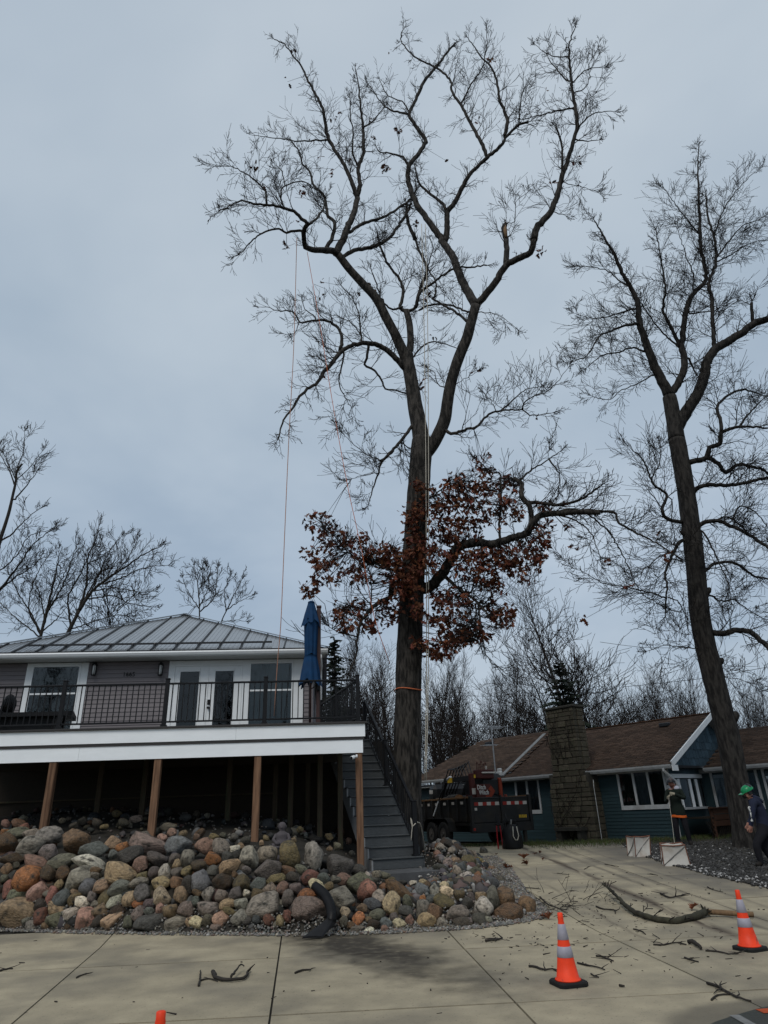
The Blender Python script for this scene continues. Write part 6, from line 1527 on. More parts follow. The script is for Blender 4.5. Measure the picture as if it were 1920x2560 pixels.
for r in (0, TW-.05):
    o = tbox('side_wall', r, r+.05, .06, TL, BZ+.002, TH_, M['blacksteel']); tbox('top_edge', r-.03, r+.08, .06, TL, TH_+.002, TH_+.06, M['rust'], o)
    for k in range(7): tbox('side_rib', (r-.05 if r == 0 else r+.051), (r-.001 if r == 0 else r+.10), .25+k*.58, .33+k*.58, BZ, TH_, M['blacksteel'], o)
    if r == 0:
        for k in range(6): tbox('reflector', -.058, -.052, .42+k*.58, .58+k*.58, TH_-.16, TH_-.08, M['whitetape'], o, .001)
tbox('front_wall', .05, TW-.05, TL-.05, TL, BZ, TH_, M['blacksteel'])
for r0, r1 in ((.06, TW/2-.03), (TW/2+.03, TW-.06)):
    g = tbox('rear_door', r0, r1, -.02, .04, BZ-.04, TH_-.02, M['blacksteel'])
    tbox('top_lip', r0, r1, -.035, .05, TH_-.018, TH_+.02, M['blacksteel'], g)
    n = 6; w = (r1-r0-.08)/n
    for k in range(n): tbox('reflector', r0+.04+w*k, r0+.04+w*(k+1)-.003, -.026, -.0215, TH_-.22, TH_-.12, M['redtape'] if k % 2 == 0 else M['whitetape'], g, .001)
for r in (-.06, TW/2-.03, TW-.04): tbox('rear_post', r, r+(.10 if r != TW/2-.03 else .06), -.06, .06, BZ-.30, TH_+.08, M['blacksteel'])
tbox('rear_bumper', -.06, TW+.06, -.05, .10, BZ-.32, BZ-.06, M['blacksteel']); tbox('chassis', .45, .6, .1, TL+1.2, BZ-.32, BZ-.125, M['blacksteel']); tbox('chassis', TW-.6, TW-.45, .1, TL+1.2, BZ-.32, BZ-.125, M['blacksteel'])
tbox('sticker', .10, .19, -.0265, -.0215, TH_-.36, TH_-.28, M['whitetape'], b=.001)
M['yellow'] = mat('yellow_paint', (.42, .27, .02), .6, .2, 8)
for k, w in enumerate((.05, .035, .05, .04, .05)): tbox('decal', TW-.46+k*.062, TW-.46+k*.062+w, -.0265, -.0215, BZ+.06, BZ+.15, M['yellow'], b=.001)
for r, sg in ((-.13, -1), (TW+.13, 1)):
    mb = MB(); fe = [(1.05, .44), (1.15, .72), (1.32, .84), (2.68, .84), (2.85, .72), (2.95, .44)]
    for (fa, za), (fb, zb_) in zip(fe[:-1], fe[1:]): mb.bar(tp(r, fa, za), tp(r, fb, zb_), .26, .02, up=tuple(np.cross(tp(r, fb, zb_)-tp(r, fa, za), TR)))
    mb.build('fender', M['blacksteel'], tr)
    for f in (1.58, 2.42):
        c = tp(r, f, .37); mb = MB()
        prof = [(.20, -.10), (.33, -.105), (.365, -.085), (.372, -.04), (.372, .04), (.365, .085), (.33, .105), (.20, .10)]; V = []; n = 26
        for rr2, w in prof:
            for k in range(n): a = 2*math.pi*k/n; V.append(c+TR*w+(TF*math.cos(a)+ZV*math.sin(a))*rr2)
        F = [(i*n+k, i*n+(k+1) % n, (i+1)*n+(k+1) % n, (i+1)*n+k) for i in range(len(prof)-1) for k in range(n)]
        mb.add(V, F); wh = mb.build('wheel', M['rubber'], tr, True)
        mb = MB(); mb.tube([c+TR*sg*.02, c+TR*sg*.05, c+TR*sg*.085], [.21, .19, .20], 20); mb.tube([c+TR*sg*.085, c+TR*sg*.12], .055, 10); mb.build('rim', M['wheel'], wh)
tbox('tail_light', -.02, .06, -.07, -.045, BZ-.26, BZ-.18, M['redtape']); tbox('jack_leg', TW-.30, TW-.2, .0, .1, .05, BZ-.3, M['blacksteel'])
# ---- mini skid loader riding in the trailer
M['machine_orange'] = mat('machine_orange', (.17, .025, .009), .5, .25, 6); M['machine_red'] = mat('dusty_red', (.048, .010, .008), .55, .3, 6); M['machine_black'] = mat('machine_black', (.013, .013, .014), .45, .3, 6)
ld = thing('mini_loader', 'orange and black stand-on mini loader with lettered side plate, loaded in the trailer', 'loader', tuple(tp(1.0, 1.0, BZ))); ld.scale = (1, 1, 1.3)
def lbox(name, r0, r1, f0, f1, z0, z1, m, par=ld, b=.02): return tbox(name, r0, r1, f0, f1, BZ+z0, BZ+z1, m, par, b)
for r in (.42, 1.32):
    mb = MB(); path = [(.35, .10), (.30, .22), (.42, .36), (1.5, .36), (1.75, .2), (1.6, .05), (.5, .03), (.35, .10)]
    for (fa, za), (fb, zb_) in zip(path[:-1], path[1:]): mb.bar(tp(r+.12, fa, BZ+za), tp(r+.12, fb, BZ+zb_), .22, .05, up=tuple(np.cross(tp(0, fb, zb_)-tp(0, fa, za), TR)))
    mb.build('track', M['rubber'], ld)
    for f in (.5, .85, 1.2, 1.5):
        mb = MB(); c = tp(r+.02, f, BZ+.19); mb.tube([c, c+TR*.2], .12, 12); mb.build('roller', M['machine_black'], ld)
lbox('body', .66, 1.32, .4, 1.75, .2, .62, M['machine_black']); 
mb = MB(); V = []; F = []; pr_ = [(.35, .62), (.34, .95), (.45, 1.10), (.8, 1.16), (1.25, 1.08), (1.5, .85), (1.55, .62)]
for r in (.72, 1.45): V += [tp(r, f, BZ+z) for f, z in pr_]
n = len(pr_); F = [(i, i+1, n+i+1, n+i) for i in range(n-1)]+[tuple(range(n-1, -1, -1)), tuple(range(n, 2*n)), (0, n, 2*n-1, n-1)]
mb.add(V, F); mb.build('engine_hood', M['machine_black'], ld)
lbox('frame_tower', .22, .40, .28, .42, .0, 1.12, M['machine_red']); lbox('frame_tower', 1.32, 1.44, .28, .42, .0, 1.0, M['machine_orange']); lbox('frame_tower', 1.52, 1.60, .28, .40, .0, .60, M['machine_orange'])
lbox('control_panel', .42, 1.12, .24, .42, .98, 1.20, M['machine_red']); lbox('control_deck', .64, 1.18, .20, .34, 1.10, 1.14, M['whitetape'])
for k, (r, h_) in enumerate(((.50, .16), (.58, .12), (.66, .18), (.74, .12), (.82, .15))):
    mb = MB(); mb.tube([tp(r, .3, BZ+1.19), tp(r+.02, .28, BZ+1.19+h_)], .014, 6); mb.lathe([(.02, 0), (.028, .02), (.015, .05)], 8, tuple(tp(r+.02, .28, BZ+1.18+h_))); mb.build('lever', M['machine_red'], ld)
mb = MB(); mb.lathe([(.035, 0), (.042, .05), (.03, .09)], 10, tuple(tp(.86, .30, BZ+1.2))); mb.build('beacon', M['whitetape'], ld)
# pointed orange plate with lettering
pl = [(.36, .02), (.94, .02), (1.10, .24), (.90, .52), (.36, .52)]
mb = MB(); V = [tp(r, .20, BZ+.53+z*.62) for r, z in pl]+[tp(r, .235, BZ+.53+z*.62) for r, z in pl]; mb.add(V, [(0, 1, 2, 3, 4), (9, 8, 7, 6, 5)]+[(i, 5+i, 5+(i+1) % 5, (i+1) % 5) for i in range(5)]); sp_ = mb.build('side_plate', M['machine_red'], ld)
mb = MB(); V = [tp(r, .196, BZ+.55+z*.62) for r, z in ((.70, .0), (.93, .0), (1.07, .22), (.93, .42), (.82, .30), (.90, .20), (.84, .06), (.70, .06))]; mb.add(V, [(0, 1, 6, 7), (1, 2, 5, 6), (2, 3, 4, 5)]); mb.build('arrow_mark', M['machine_orange'], sp_)
lw = M['lettering'] = mat('white_lettering', (.5, .5, .48), .6, .05)
text_obj('lettering', 'Ditch', .15, lw, sp_, frame3(tp(.56, .194, BZ+.775), TR, -TF), depth=.002, bold=.002)
text_obj('lettering', 'Witch', .15, lw, sp_, frame3(tp(.64, .194, BZ+.655), TR, -TF), depth=.002, bold=.002)
lbox('label_plate', .24, .38, .268, .276, .62, .76, M['whitetape'], ld, .002); lbox('label_plate', .35, .44, .268, .276, 1.0, 1.08, M['yellow'], ld, .002)
# lift arms and hoses forward of the machine
for r in (.5, 1.4):
    mb = MB(); mb.bar(tp(r, .5, BZ+1.02), tp(r, 2.5, BZ+1.02), .08, .12); mb.bar(tp(r, 2.45, BZ+1.05), tp(r, 3.1, BZ+.35), .08, .12); mb.build('lift_arm', M['machine_black'], ld)
mb = MB()
for k in range(6):
    r = .55+.12*k; mb.tube([tp(r, 1.6, BZ+.95), tp(r+.02, 1.9, BZ+1.28+.04*k), tp(r, 2.3, BZ+1.30), tp(r-.02, 2.7, BZ+.9), tp(r, 3.0, BZ+.7)], .02, 6)
mb.build('hoses', M['machine_black'], ld, True)
V = []; 
lbox('bucket', .3, 1.7, 3.0, 3.5, .1, .95, M['machine_black'], ld, .12)
lbox('work_light', .10, .22, 2.95, 3.02, .70, .80, M['whitetape'], ld, .01); lbox('caution_plate', .42, .455, 1.9, 2.2, .95, 1.07, M['yellow'], ld, .004)
# sawn log, red jerrycan and a bent white pole in the trailer
c = tp(.30, 1.25, TH_-.05); mb = MB(); mb.tube([c, c+TF*.1, c+TF*.6], [.22, .225, .22], 16)
lg = mb.build('sawn_log', [M['bark']], loc=tuple(c)); tag(lg, 'short sawn log standing above the trailer side', 'log')
mb = MB(); mb.tube([c-TF*.004, c-TF*.001], .205, 16); mb.build('cut_face', mat('cut_wood', (.22, .11, .05), .85, .3, 14), lg)
c = tp(.55, 1.0, TH_-.1); mb = MB(); mb.bbox(c, (.42, .3, .36), RTm, .06); mb.bar(c+TR*-.1+ZV*.22, c+TR*.1+ZV*.22, .04, .03); mb.bar(c+TR*-.1+ZV*.15, c+TR*-.1+ZV*.23, .04, .03, up=TR); mb.bar(c+TR*.1+ZV*.15, c+TR*.1+ZV*.23, .04, .03, up=TR); mb.tube([c+TR*.18+ZV*.15, c+TR*.3+ZV*.3], .025, 8)
o = mb.build('fuel_can', M['machine_red'], loc=tuple(c)); tag(o, 'dusty red fuel can beside the log in the trailer', 'fuel can')
pts_ = [PP(*q, tp(-.12, 0, 0), TR) for q in ((1128, 1943), (1120, 1946), (1108, 1972), (1105, 1976), (1084, 2040), (1078, 2062))]
pp_ = thing('pole_pruner', 'white bent pole leaning against the trailer side', 'pole', tuple(pts_[-1]))
Pq = catmull(pts_, .12); mb = MB(); mb.tube(Pq[:max(3, len(Pq)//4)], .030, 8); mb.build('curved_head', M['white'], pp_, True)
mb = MB(); mb.tube([pts_[2], pts_[3]*.6+pts_[4]*.4], .022, 8); mb.build('black_grip', M['plastic'], pp_)
mb = MB(); mb.tube([pts_[3]*.6+pts_[4]*.4, pts_[4]], .022, 8); mb.build('shaft', M['white'], pp_); mb = MB(); mb.tube([pts_[4], pts_[5]], .015, 6); mb.build('tip', M['plastic'], pp_)
# gear bag with coiled rope, and red bolt cutters, at the rear of the trailer
gb0 = G(1283, 2122); bag = thing('gear_bag', 'black gear bag with a white rope loop standing behind the trailer', 'bag', tuple(gb0))
mb = MB(); V = []; n = 18
for z, rx, ry in ((0, .26, .2), (.05, .30, .22), (.3, .28, .21), (.5, .26, .19), (.62, .22, .16), (.66, .19, .13)):
    for k in range(n):
        a = 2*math.pi*k/n; f = 1+.10*math.sin(3*a+z*9)+.06*math.sin(7*a+z*4); V.append(gb0+np.array([rx*f*math.cos(a), ry*f*math.sin(a), z]))
F = [(i*n+k, i*n+(k+1) % n, (i+1)*n+(k+1) % n, (i+1)*n+k) for i in range(5) for k in range(n)]+[tuple(5*n+k for k in range(n))]
mb.add(V, F); mb.build('sack', M['plastic'], bag, True)
mb = MB(); mb.tube([gb0+np.array([.02, -.23, .60]), gb0+np.array([.0, -.26, .35]), gb0+np.array([.05, -.27, .24]), gb0+np.array([.12, -.26, .24]), gb0+np.array([.16, -.25, .35]), gb0+np.array([.13, -.22, .60])], .014, 6); mb.build('rope_loop', M['rope_white'], bag, True)
mb = MB()
for k in range(7):
    a = k*.9; mb.tube([gb0+np.array([-.2+.06*k, -.1, .62]), gb0+np.array([-.22+.07*k, -.12, .75+.05*math.sin(a*2)]), gb0+np.array([-.16+.06*k, .02, .66])], .018, 5)
mb.tube([gb0+np.array([-.08, -.05, .65]), gb0+np.array([-.15, -.02, .95])], .02, 6); mb.build('straps', M['plastic'], bag, True)
mb = MB(); mb.tube([gb0+np.array([-.02, -.16, .66]), gb0+np.array([.0, -.18, .78])], .025, 6); mb.build('carabiner', M['metal'], bag)
bc0 = G(1252, 2122); bc = thing('bolt_cutters', 'long red-handled cutters leaning beside the black gear bag', 'cutters', tuple(bc0))
for sg in (-1, 1):
    mb = MB(); mb.tube([bc0+np.array([sg*.07, 0, .0]), bc0+np.array([sg*.065, .05, .35]), bc0+np.array([sg*.05, .08, .62])], .020, 8); mb.build('handle', mat('red_handle', (.30, .015, .02), .5, .1), bc)
mb = MB(); mb.bbox(bc0+np.array([0, .09, .66]), (.15, .05, .08), None, .015); mb.tube([bc0+np.array([.02, .1, .68]), bc0+np.array([.03, .12, .92])], [.04, .01], 6); mb.tube([bc0+np.array([-.02, .1, .68]), bc0+np.array([-.05, .12, .90])], [.04, .01], 6); mb.build('jaws', M['plastic'], bc)
# split firewood and cut rounds heaped in the trailer
for k, (r, f, z, L, rad_) in enumerate(((.25, 1.9, .06, .5, .13), (.35, 2.25, .02, .45, .15), (.8, 2.0, .10, .55, .12), (1.2, 2.4, .06, .5, .14), (1.75, 1.2, .02, .5, .15), (1.8, 1.7, .08, .45, .13), (.28, 2.7, .05, .5, .13))):
    c = tp(r, f, TH_+z-.08); d = TF*math.cos(k*1.1)+TR*math.sin(k*1.1)+ZV*.1*math.sin(k); mb = MB(); mb.tube([c-d*L/2, c, c+d*L/2], [rad_, rad_*1.04, rad_*.97], 12); o = mb.build('cut_round', M['bark'], loc=tuple(c), smooth=False); tag(o, ('short bark-covered log heaped in the dump trailer'), 'log', 'cut rounds heaped in the trailer')
    for e_, nm in ((-1, 'cut_face'), (1, 'cut_face')):
        mb = MB(); q = c+d*e_*(L/2+.002); mb.tube([q, q+d*e_*.003], rad_*.93, 12); mb.build(nm, M['rawwood'], o)
# ================================================================== CONES
def cone(px, py, rz, label, H=.60, at=None):
    b = G(px, py) if at is None else np.array(at); o = thing('traffic_cone', label, 'traffic cone', tuple(b), 'orange traffic cones on the drive'); R = np.array(Matrix.Rotation(rz, 3, 'Z'))
    mb = MB(); V = []; n = 8
    hw, c = .150, .04
    for z, k in ((0.002, 1), (.028, 1), (.04, .94)):
        for x, y in ((1, 1-c/hw), (1-c/hw, 1), (-1+c/hw, 1), (-1, 1-c/hw), (-1, -1+c/hw), (-1+c/hw, -1), (1-c/hw, -1), (1, -1+c/hw)): V.append(R @ np.array([x*hw*k, y*hw*k, z])+b)
    F = [(i*n+k, i*n+(k+1) % n, (i+1)*n+(k+1) % n, (i+1)*n+k) for i in range(2) for k in range(n)]+[tuple(2*n+k for k in range(n))]
    mb.add(V, F); mb.build('base', M['rubber'], o)
    rad = lambda z: .108+(.026-.108)*(z-.04)/(H-.10) if z < H-.06 else .026
    mb = MB(); mb.lathe([(.126, .041), (.122, .052), (.108, .056), (rad(H*.3), H*.3), (rad(H*.6), H*.6), (rad(H-.07), H-.07), (.029, H-.05), (.026, H-.036), (.026, H-.005), (.020, H)], 28, tuple(b)); mb.build('cone_body', M['orange'], o, True)
    for z0, z1 in ((H*.38, H*.53), (H*.62, H*.84)):
        mb = MB(); mb.lathe([(rad(z0)+.0005, z0), (rad(z0)+.003, z0+.002), (rad(z1)+.003, z1-.002), (rad(z1)+.0005, z1)], 28, tuple(b)); mb.build('reflective_sleeve', M['reflect'], o, True)
    return o
cone(1422, 2462, .25, 'orange traffic cone with grey bands, in front of the tip of the stone bank')
cone(1876, 2375, .4, 'orange traffic cone with grey bands at the right edge, by the broken limb')
cone(0, 0, .1, 'orange cone whose tip shows at the bottom left of the concrete', at=(PY(405, 2505, 4.5)[0], 4.5, 0.))
# ================================================================== THE BROKEN LIMB AND LITTER
def onground(pxs, lift): return [G(x, y)+ZV*l for (x, y), l in zip(pxs, lift)]
P = onground([(1510, 2232), (1525, 2242), (1550, 2262), (1578, 2284), (1610, 2298), (1650, 2308), (1690, 2312), (1730, 2304), (1765, 2292)], [.14, .13, .09, .06, .045, .045, .045, .05, .06])
Q = catmull(P, .08); n = len(Q); bl = thing('fallen_limb', 'thick mossy broken limb lying curved across the drive, its end stripped of bark', 'branch', tuple(P[4]))
M['moss'] = mat('mossy_bark', (.038, .036, .024), .95, .45, 9, bump=.9, bscale=22, col2=(.020, .017, .013))
for k in range(1, n-1): Q[k] += np.array([random.gauss(0, .009), random.gauss(0, .009), random.gauss(0, .006)])
mb = MB(); mb.tube(Q, [.013+.036*(i/n)**.8+random.uniform(-.003, .004) for i in range(n)], 9); mb.build('limb', M['moss'], bl, True)
P2 = onground([(1765, 2292), (1790, 2292), (1830, 2294), (1870, 2294), (1885, 2294)], [.06, .06, .055, .045, .04])
mb = MB(); mb.tube(catmull(P2, .08), .036, 9); mb.build('stripped_end', M['rawwood'], bl, True)
mb = MB(); c = P[-1]
for k in range(16): d = np.array([random.gauss(0, 1), random.gauss(0, 1), random.gauss(.3, .8)]); mb.tube([c+d*.015, c+d*.06], [.022, .006], 5)
mb.build('torn_knot', M['moss'], bl)
S_ = []; R4 = random.Random(12)
for k in range(12):
    i = R4.randrange(2, n-2); grow(S_, Q[i], (R4.gauss(0, .6), R4.gauss(0, .6), R4.uniform(.1, .6)), R4.uniform(.06, .2), .007, 0, R4, 0, (3, 2), keep=.5)
segmesh('side_twigs', S_, M['twig'], bl, n=4)['kind'] = 'stuff'
# loose sticks: each its own thing
M['stick'] = mat('dead_stick', (.030, .026, .022), .95, .4, 14, bump=.4)
def stick(pxs, r, label, lift=None, side=2, group=None):
    P = onground(pxs, lift or [r]*len(pxs)); c = P[0]; Qs = catmull(P, .06) if len(P) > 1 else P
    for k in range(1, len(Qs)-1): Qs[k] = Qs[k]+np.array([random.gauss(0, r*.4), random.gauss(0, r*.4), abs(random.gauss(0, r*.25))])
    mb = MB(); mb.tube(Qs, [r*(1-.5*i/len(Qs)) for i in range(len(Qs))], 6)
    for _ in range(side):
        i = random.randrange(1, len(Qs)); q = Qs[i]; d = np.array([random.gauss(0, 1), random.gauss(0, 1), abs(random.gauss(.08, .15))]); d /= np.linalg.norm(d); L = random.uniform(.06, .2); q1 = q+d*L*.5+np.array([random.gauss(0, .02), random.gauss(0, .02), 0]); q2 = q1+d*L*.5+np.array([random.gauss(0, .03), random.gauss(0, .03), 0])
        for qq in (q1, q2): qq[2] = max(qq[2], float(gz(qq[0], qq[1]))+.006)
        mb.tube([q, q1, q2], [r*.6, r*.42, r*.2], 5)
    o = mb.build('fallen_stick', M['stick'], loc=tuple(c), smooth=True); tag(o, label, 'stick', group); return o
sx = lambda pts, ox, oy, sc: [(ox+x*sc, oy+y*sc) for x, y in pts]
a = lambda *p: sx(p, 0, 2260, .5787)
stick(a((918, 302), (935, 328), (975, 338), (1035, 336), (1065, 320), (1080, 292)), .022, 'thick curved stick like a bowl on the left concrete', side=1)
stick(a((998, 333), (1018, 310), (1040, 292)), .014, 'straight stick crossing the bowl-shaped stick', lift=[.04, .05, .07], side=1)
stick(a((858, 358), (862, 330), (866, 292)), .012, 'upright-lying forked twig left of the bowl-shaped stick', side=0)
stick(a((862, 336), (900, 326), (940, 338)), .009, 'thin twig joining the forked twig and the bowl-shaped stick', side=1)
stick(a((0, 292), (25, 286), (55, 283)), .011, 'dark stick at the left edge of the concrete')
stick(a((330, 322), (350, 312), (374, 303)), .009, 'short stick near the left diagonal joint')
stick(a((1275, 303), (1305, 292), (1340, 288)), .012, 'forked stick below the drain pipe stain')
b_ = lambda *p: sx(p, 1200, 2060, .434)
stick(b_((282, 826), (330, 832), (375, 848), (422, 842)), .013, 'crooked stick to the left of the middle cone')
stick(b_((562, 806), (620, 820), (680, 832), (720, 846)), .010, 'long thin stick touching the right side of the middle cone')
stick(b_((885, 610), (930, 622), (955, 640)), .010, 'bent stick below the fallen limb')
stick(b_((1000, 700), (1060, 702), (1130, 690), (1190, 700)), .010, 'twiggy stick lying along the cross joint under the limb', side=6)
stick(b_((1205, 695), (1245, 705), (1275, 730)), .028, 'short thick rotten piece below the fallen limb', side=0)
stick(b_((1300, 735), (1370, 740), (1430, 755), (1490, 750)), .010, 'branched stick left of the right cone', side=5)
stick(b_((1310, 925), (1380, 950), (1440, 985), (1500, 1015), (1565, 1030)), .013, 'branched twig lying over the joint near the street corner', side=7)
stick(b_((1335, 1020), (1370, 995), (1440, 988)), .009, 'thin twig lying against the twig near the street corner', side=3)
stick(b_((720, 235), (760, 240), (800, 248)), .008, 'curved thin twig high on the drive')
stick(b_((345, 425), (390, 465), (450, 490), (500, 498)), .013, 'dark curved stick at the foot of the bank tip', side=4)
stick(b_((670, 480), (720, 498), (770, 500), (780, 520)), .013, 'looped stick left of the fallen limb', side=3)
stick(b_((250, 370), (300, 372), (350, 378)), .010, 'straight stick by the pebble edge of the bank')
stick(b_((1040, 405), (1100, 430), (1180, 412), (1210, 408)), .016, 'dark brushy stick behind the fallen limb', side=6)
stick(b_((1310, 365), (1350, 385), (1400, 395)), .009, 'three-pronged twig behind the right cone', side=5)
stick(b_((30, 680), (90, 676), (130, 665)), .016, 'pile of dark sticks at the foot of the stone bank', side=4)
stick(b_((670, 765), (720, 775), (770, 795)), .010, 'forked twig between the middle cone and the limb', side=5)
stick(b_((1180, 775), (1220, 790), (1260, 800)), .010, 'twig bundle on the lower drive', side=5)
stick(b_((445, 285), (480, 290), (515, 295)), .007, 'fine pale twig on the upper drive left of the tyre mark', side=3)
stick(b_((600, 262), (615, 255), (630, 245)), .007, 'tiny forked twig on the upper drive', side=3)
stick(b_((980, 290), (1025, 298)), .008, 'short straight stick on the upper drive'), stick(b_((640, 868), (660, 880), (685, 888)), .008, 'small stick below the middle cone'); stick(b_((805, 938), (835, 942)), .012, 'stubby stick near the lower joint', side=0)
# fine litter: bark crumbs and twig bits beyond counting
S_ = []; R5 = random.Random(3)
def bit(x, y, L, r):
    a = R5.uniform(0, 6.28); z = float(gz(x, y))+r*.8; S_.append((x, y, z, r, x+math.cos(a)*L, y+math.sin(a)*L, z+R5.uniform(0, .3*L), r*.6))
for _ in range(460):
    t = R5.random()
    if t < .62: px, py = R5.gauss(1520, 170), R5.gauss(2290, 55)
    elif t < .85: px, py = R5.uniform(1250, 1920), R5.uniform(2180, 2480)
    elif t < .93: px, py = R5.gauss(1230, 90), R5.gauss(2345, 15)
    else: px, py = R5.uniform(0, 1400), R5.uniform(2350, 2540)
    if py < 2150 or py > 2550: continue
    p = G(px, py)
    if p is None or bank_d(p[0], p[1]) > -.05 or p[0] > 7: continue
    bit(p[0], p[1], R5.choice((.012, .02, .03, .05, .09)), R5.choice((.003, .0045, .007)))
for _ in range(30):                               # brushy piles at the tip of the bank
    p = G(R5.gauss(1410, 55), R5.gauss(2262, 16))
    if bank_d(p[0], p[1]) < -.05: grow(S_, p+ZV*.01, (R5.gauss(0, 1), R5.gauss(0, 1), R5.uniform(0, .5)), R5.uniform(.15, .45), .006, 0, R5, -.05, (4, 3), keep=.6, rmin=.003)
o = segmesh('twig_litter', S_, M['stick'], n=4); tag(o, 'bark crumbs and twig bits scattered over the drive', 'litter', kind='stuff')
# fallen oak leaves on the drive
for (px, py, sz), lb in zip(((1310, 2148, .20), (1318, 2163, .16), (1357, 2152, .10), (1350, 2135, .12), (1337, 2138, .10), (1266, 2172, .18), (1242, 2138, .12), (1730, 2277, .14), (1372, 2300, .16)), ('curled brown oak leaf standing on the upper drive, the biggest there', 'flat brown oak leaf just below the biggest curled leaf', 'small reddish leaf right of the biggest curled leaf', 'brown leaf at the top of the tyre mark', 'small brown leaf left of the tyre mark top', 'rusty leaf on the pebbles beside the bank', 'brown leaf by the gear bag', 'pale upright leaf tuft behind the knot of the fallen limb', 'brown leaf among the twigs at the bank tip')):
    p = G(px, py)+ZV*.02; mb = MB()
    for q in range(3 if sz > .13 else 2):
        a = random.uniform(0, 6.28); d = np.array([math.cos(a), math.sin(a), random.uniform(.1, .9)]); d /= np.linalg.norm(d); sd = np.cross(d, ZV); sd /= np.linalg.norm(sd); nn = np.cross(sd, d)
        mb.add([tuple(p+(x*sd*.9+y*d+(z*3+.25*(x*x))*nn)*sz) for x, y, z in LV], [tuple(f) for f in LF])
    o = mb.build('fallen_leaf', M['leaf'], loc=tuple(p)); tag(o, lb, 'leaf')
    ca = o.data.color_attributes.new('tint', 'FLOAT_COLOR', 'POINT'); ca.data.foreach_set('color', np.tile([*(np.array([.13, .045, .022])*random.uniform(.7, 1.2)), 1], len(o.data.vertices)).astype(np.float32))
# corner of the street at the bottom right: dark asphalt with a pale line and an orange paint mark
M['asphalt'] = mat('wet_asphalt', (.030, .031, .024), .55, .35, 8, bump=.3, bscale=60)
E_ = [G(1740, 2580), G(1790, 2556), G(1838, 2540), G(1903, 2521), G(1990, 2505)]
mb = MB(); V = [(p[0], p[1], .006) for p in E_]+[(6, 5.2, .006), (2, 5.2, .006)]; mb.add(V, [tuple(range(len(V)))[::-1]]); structure(mb.build('road', M['asphalt']))
mb = MB(); p, q = G(1836, 2541), G(1880, 2566); t = (q-p); t[2] = 0; t /= np.linalg.norm(t); nn = np.array([-t[1], t[0], 0])
mb.add([(*(p+nn*.04)[:2], .010), (*(p-nn*.04)[:2], .010), (*(q-nn*.04)[:2], .010), (*(q+nn*.04)[:2], .010)], [(0, 1, 2, 3)]); structure(mb.build('road_line', mat('worn_line', (.16, .16, .155), .8, .3, 12)))
p = G(1915, 2530); mb = MB(); mb.add([(p[0]-.05, p[1]-.07, .010), (p[0]+.2, p[1]-.05, .010), (p[0]+.2, p[1]+.08, .010), (p[0]-.06, p[1]+.05, .010)], [(0, 1, 2, 3)]); structure(mb.build('road_paint_mark', mat('orange_paint', (.36, .06, .015), .8, .3, 12)))
# ================================================================== FOLDING ROPE CUBES
M['canvas'] = mat('stained_white_canvas', (.50, .48, .44), .85, .15, 5, bump=.2, bscale=9, col2=(.30, .22, .16), c2=(.58, .8)); M['hem'] = mat('brown_hem', (.16, .07, .045), .9, .25, 9); M['rodgrey'] = mat('grey_tape', (.17, .165, .155), .9, .15)
def cube(p0, w, d, h, yaw, label, sag=.03):
    o = thing('rope_cube', label, 'rope cube', tuple(p0), 'folding throw-line cubes on the drive'); R = np.array(Matrix.Rotation(yaw, 3, 'Z'))
    cr_ = lambda x, y, z: R @ np.array([x*w/2, y*d/2, z*h])+p0+ZV*.004
    jit = {(x, y, z): np.array([random.gauss(0, sag), random.gauss(0, sag), random.gauss(0, sag*.5) if z else 0]) for x in (-1, 1) for y in (-1, 1) for z in (0, 1)}
    K = lambda x, y, z: cr_(x, y, z)+jit[(x, y, z)]
    sides = [((-1, -1), (1, -1)), ((1, -1), (1, 1)), ((1, 1), (-1, 1)), ((-1, 1), (-1, -1))]
    for (a0, a1), (b0, b1) in sides:
        mb = MB(); N_ = 8; V = []; out_n = R @ np.array([(a0+b0)/2, (a1+b1)/2, 0.])
        for j_ in range(N_+1):
            for i in range(N_+1):
                s_, t = i/N_, j_/N_; p = (K(a0, a1, 0)*(1-s_)+K(b0, b1, 0)*s_)*(1-t)+(K(a0, a1, 1)*(1-s_)+K(b0, b1, 1)*s_)*t
                bul = math.sin(math.pi*s_)*math.sin(math.pi*t)*-.035+.006*math.sin(9*s_+5*t); V.append(p+out_n*bul)
        V += [v-out_n*.006 for v in V]; m_ = (N_+1)**2; F = []
        for j_ in range(N_):
            for i in range(N_):
                q = j_*(N_+1)+i; F += [(q, q+1, q+N_+2, q+N_+1), (m_+q+N_+1, m_+q+N_+2, m_+q+1, m_+q)]
        mb.add(V, F); mb.build('side_panel', M['canvas'], o, True)
        mb = MB(); mb.tube([K(a0, a1, 1), (K(a0, a1, 1)+K(b0, b1, 1))/2-ZV*.015, K(b0, b1, 1)], .014, 6); mb.build('top_hem', M['hem'], o)
        mb = MB(); mb.tube([K(a0, a1, 0)+ZV*.01, K(a0, a1, 1)], .011, 6); mb.build('corner_seam', M['hem'], o)
        mb = MB(); mb.tube([K(a0, a1, .0 if False else 0)+out_n*.008+ZV*.02, (K(a0, a1, 0)+K(b0, b1, 1))/2-out_n*.028, K(b0, b1, 1)+out_n*.008-ZV*.02], .010, 6); mb.build('cross_rod', M['rodgrey'], o, True)
    mb = MB(); mb.add([K(-1, -1, 0)+ZV*.01, K(1, -1, 0)+ZV*.01, K(1, 1, 0)+ZV*.01, K(-1, 1, 0)+ZV*.01], [(0, 1, 2, 3)]); mb.build('floor_panel', M['hem'], o)
    return o
p1 = G(1608, 2143); p2 = G(1700, 2166)
cube(p1+np.array([0, .2, 0]), .44, .42, .46, .15, 'white folding cube on the drive, the left and farther one')
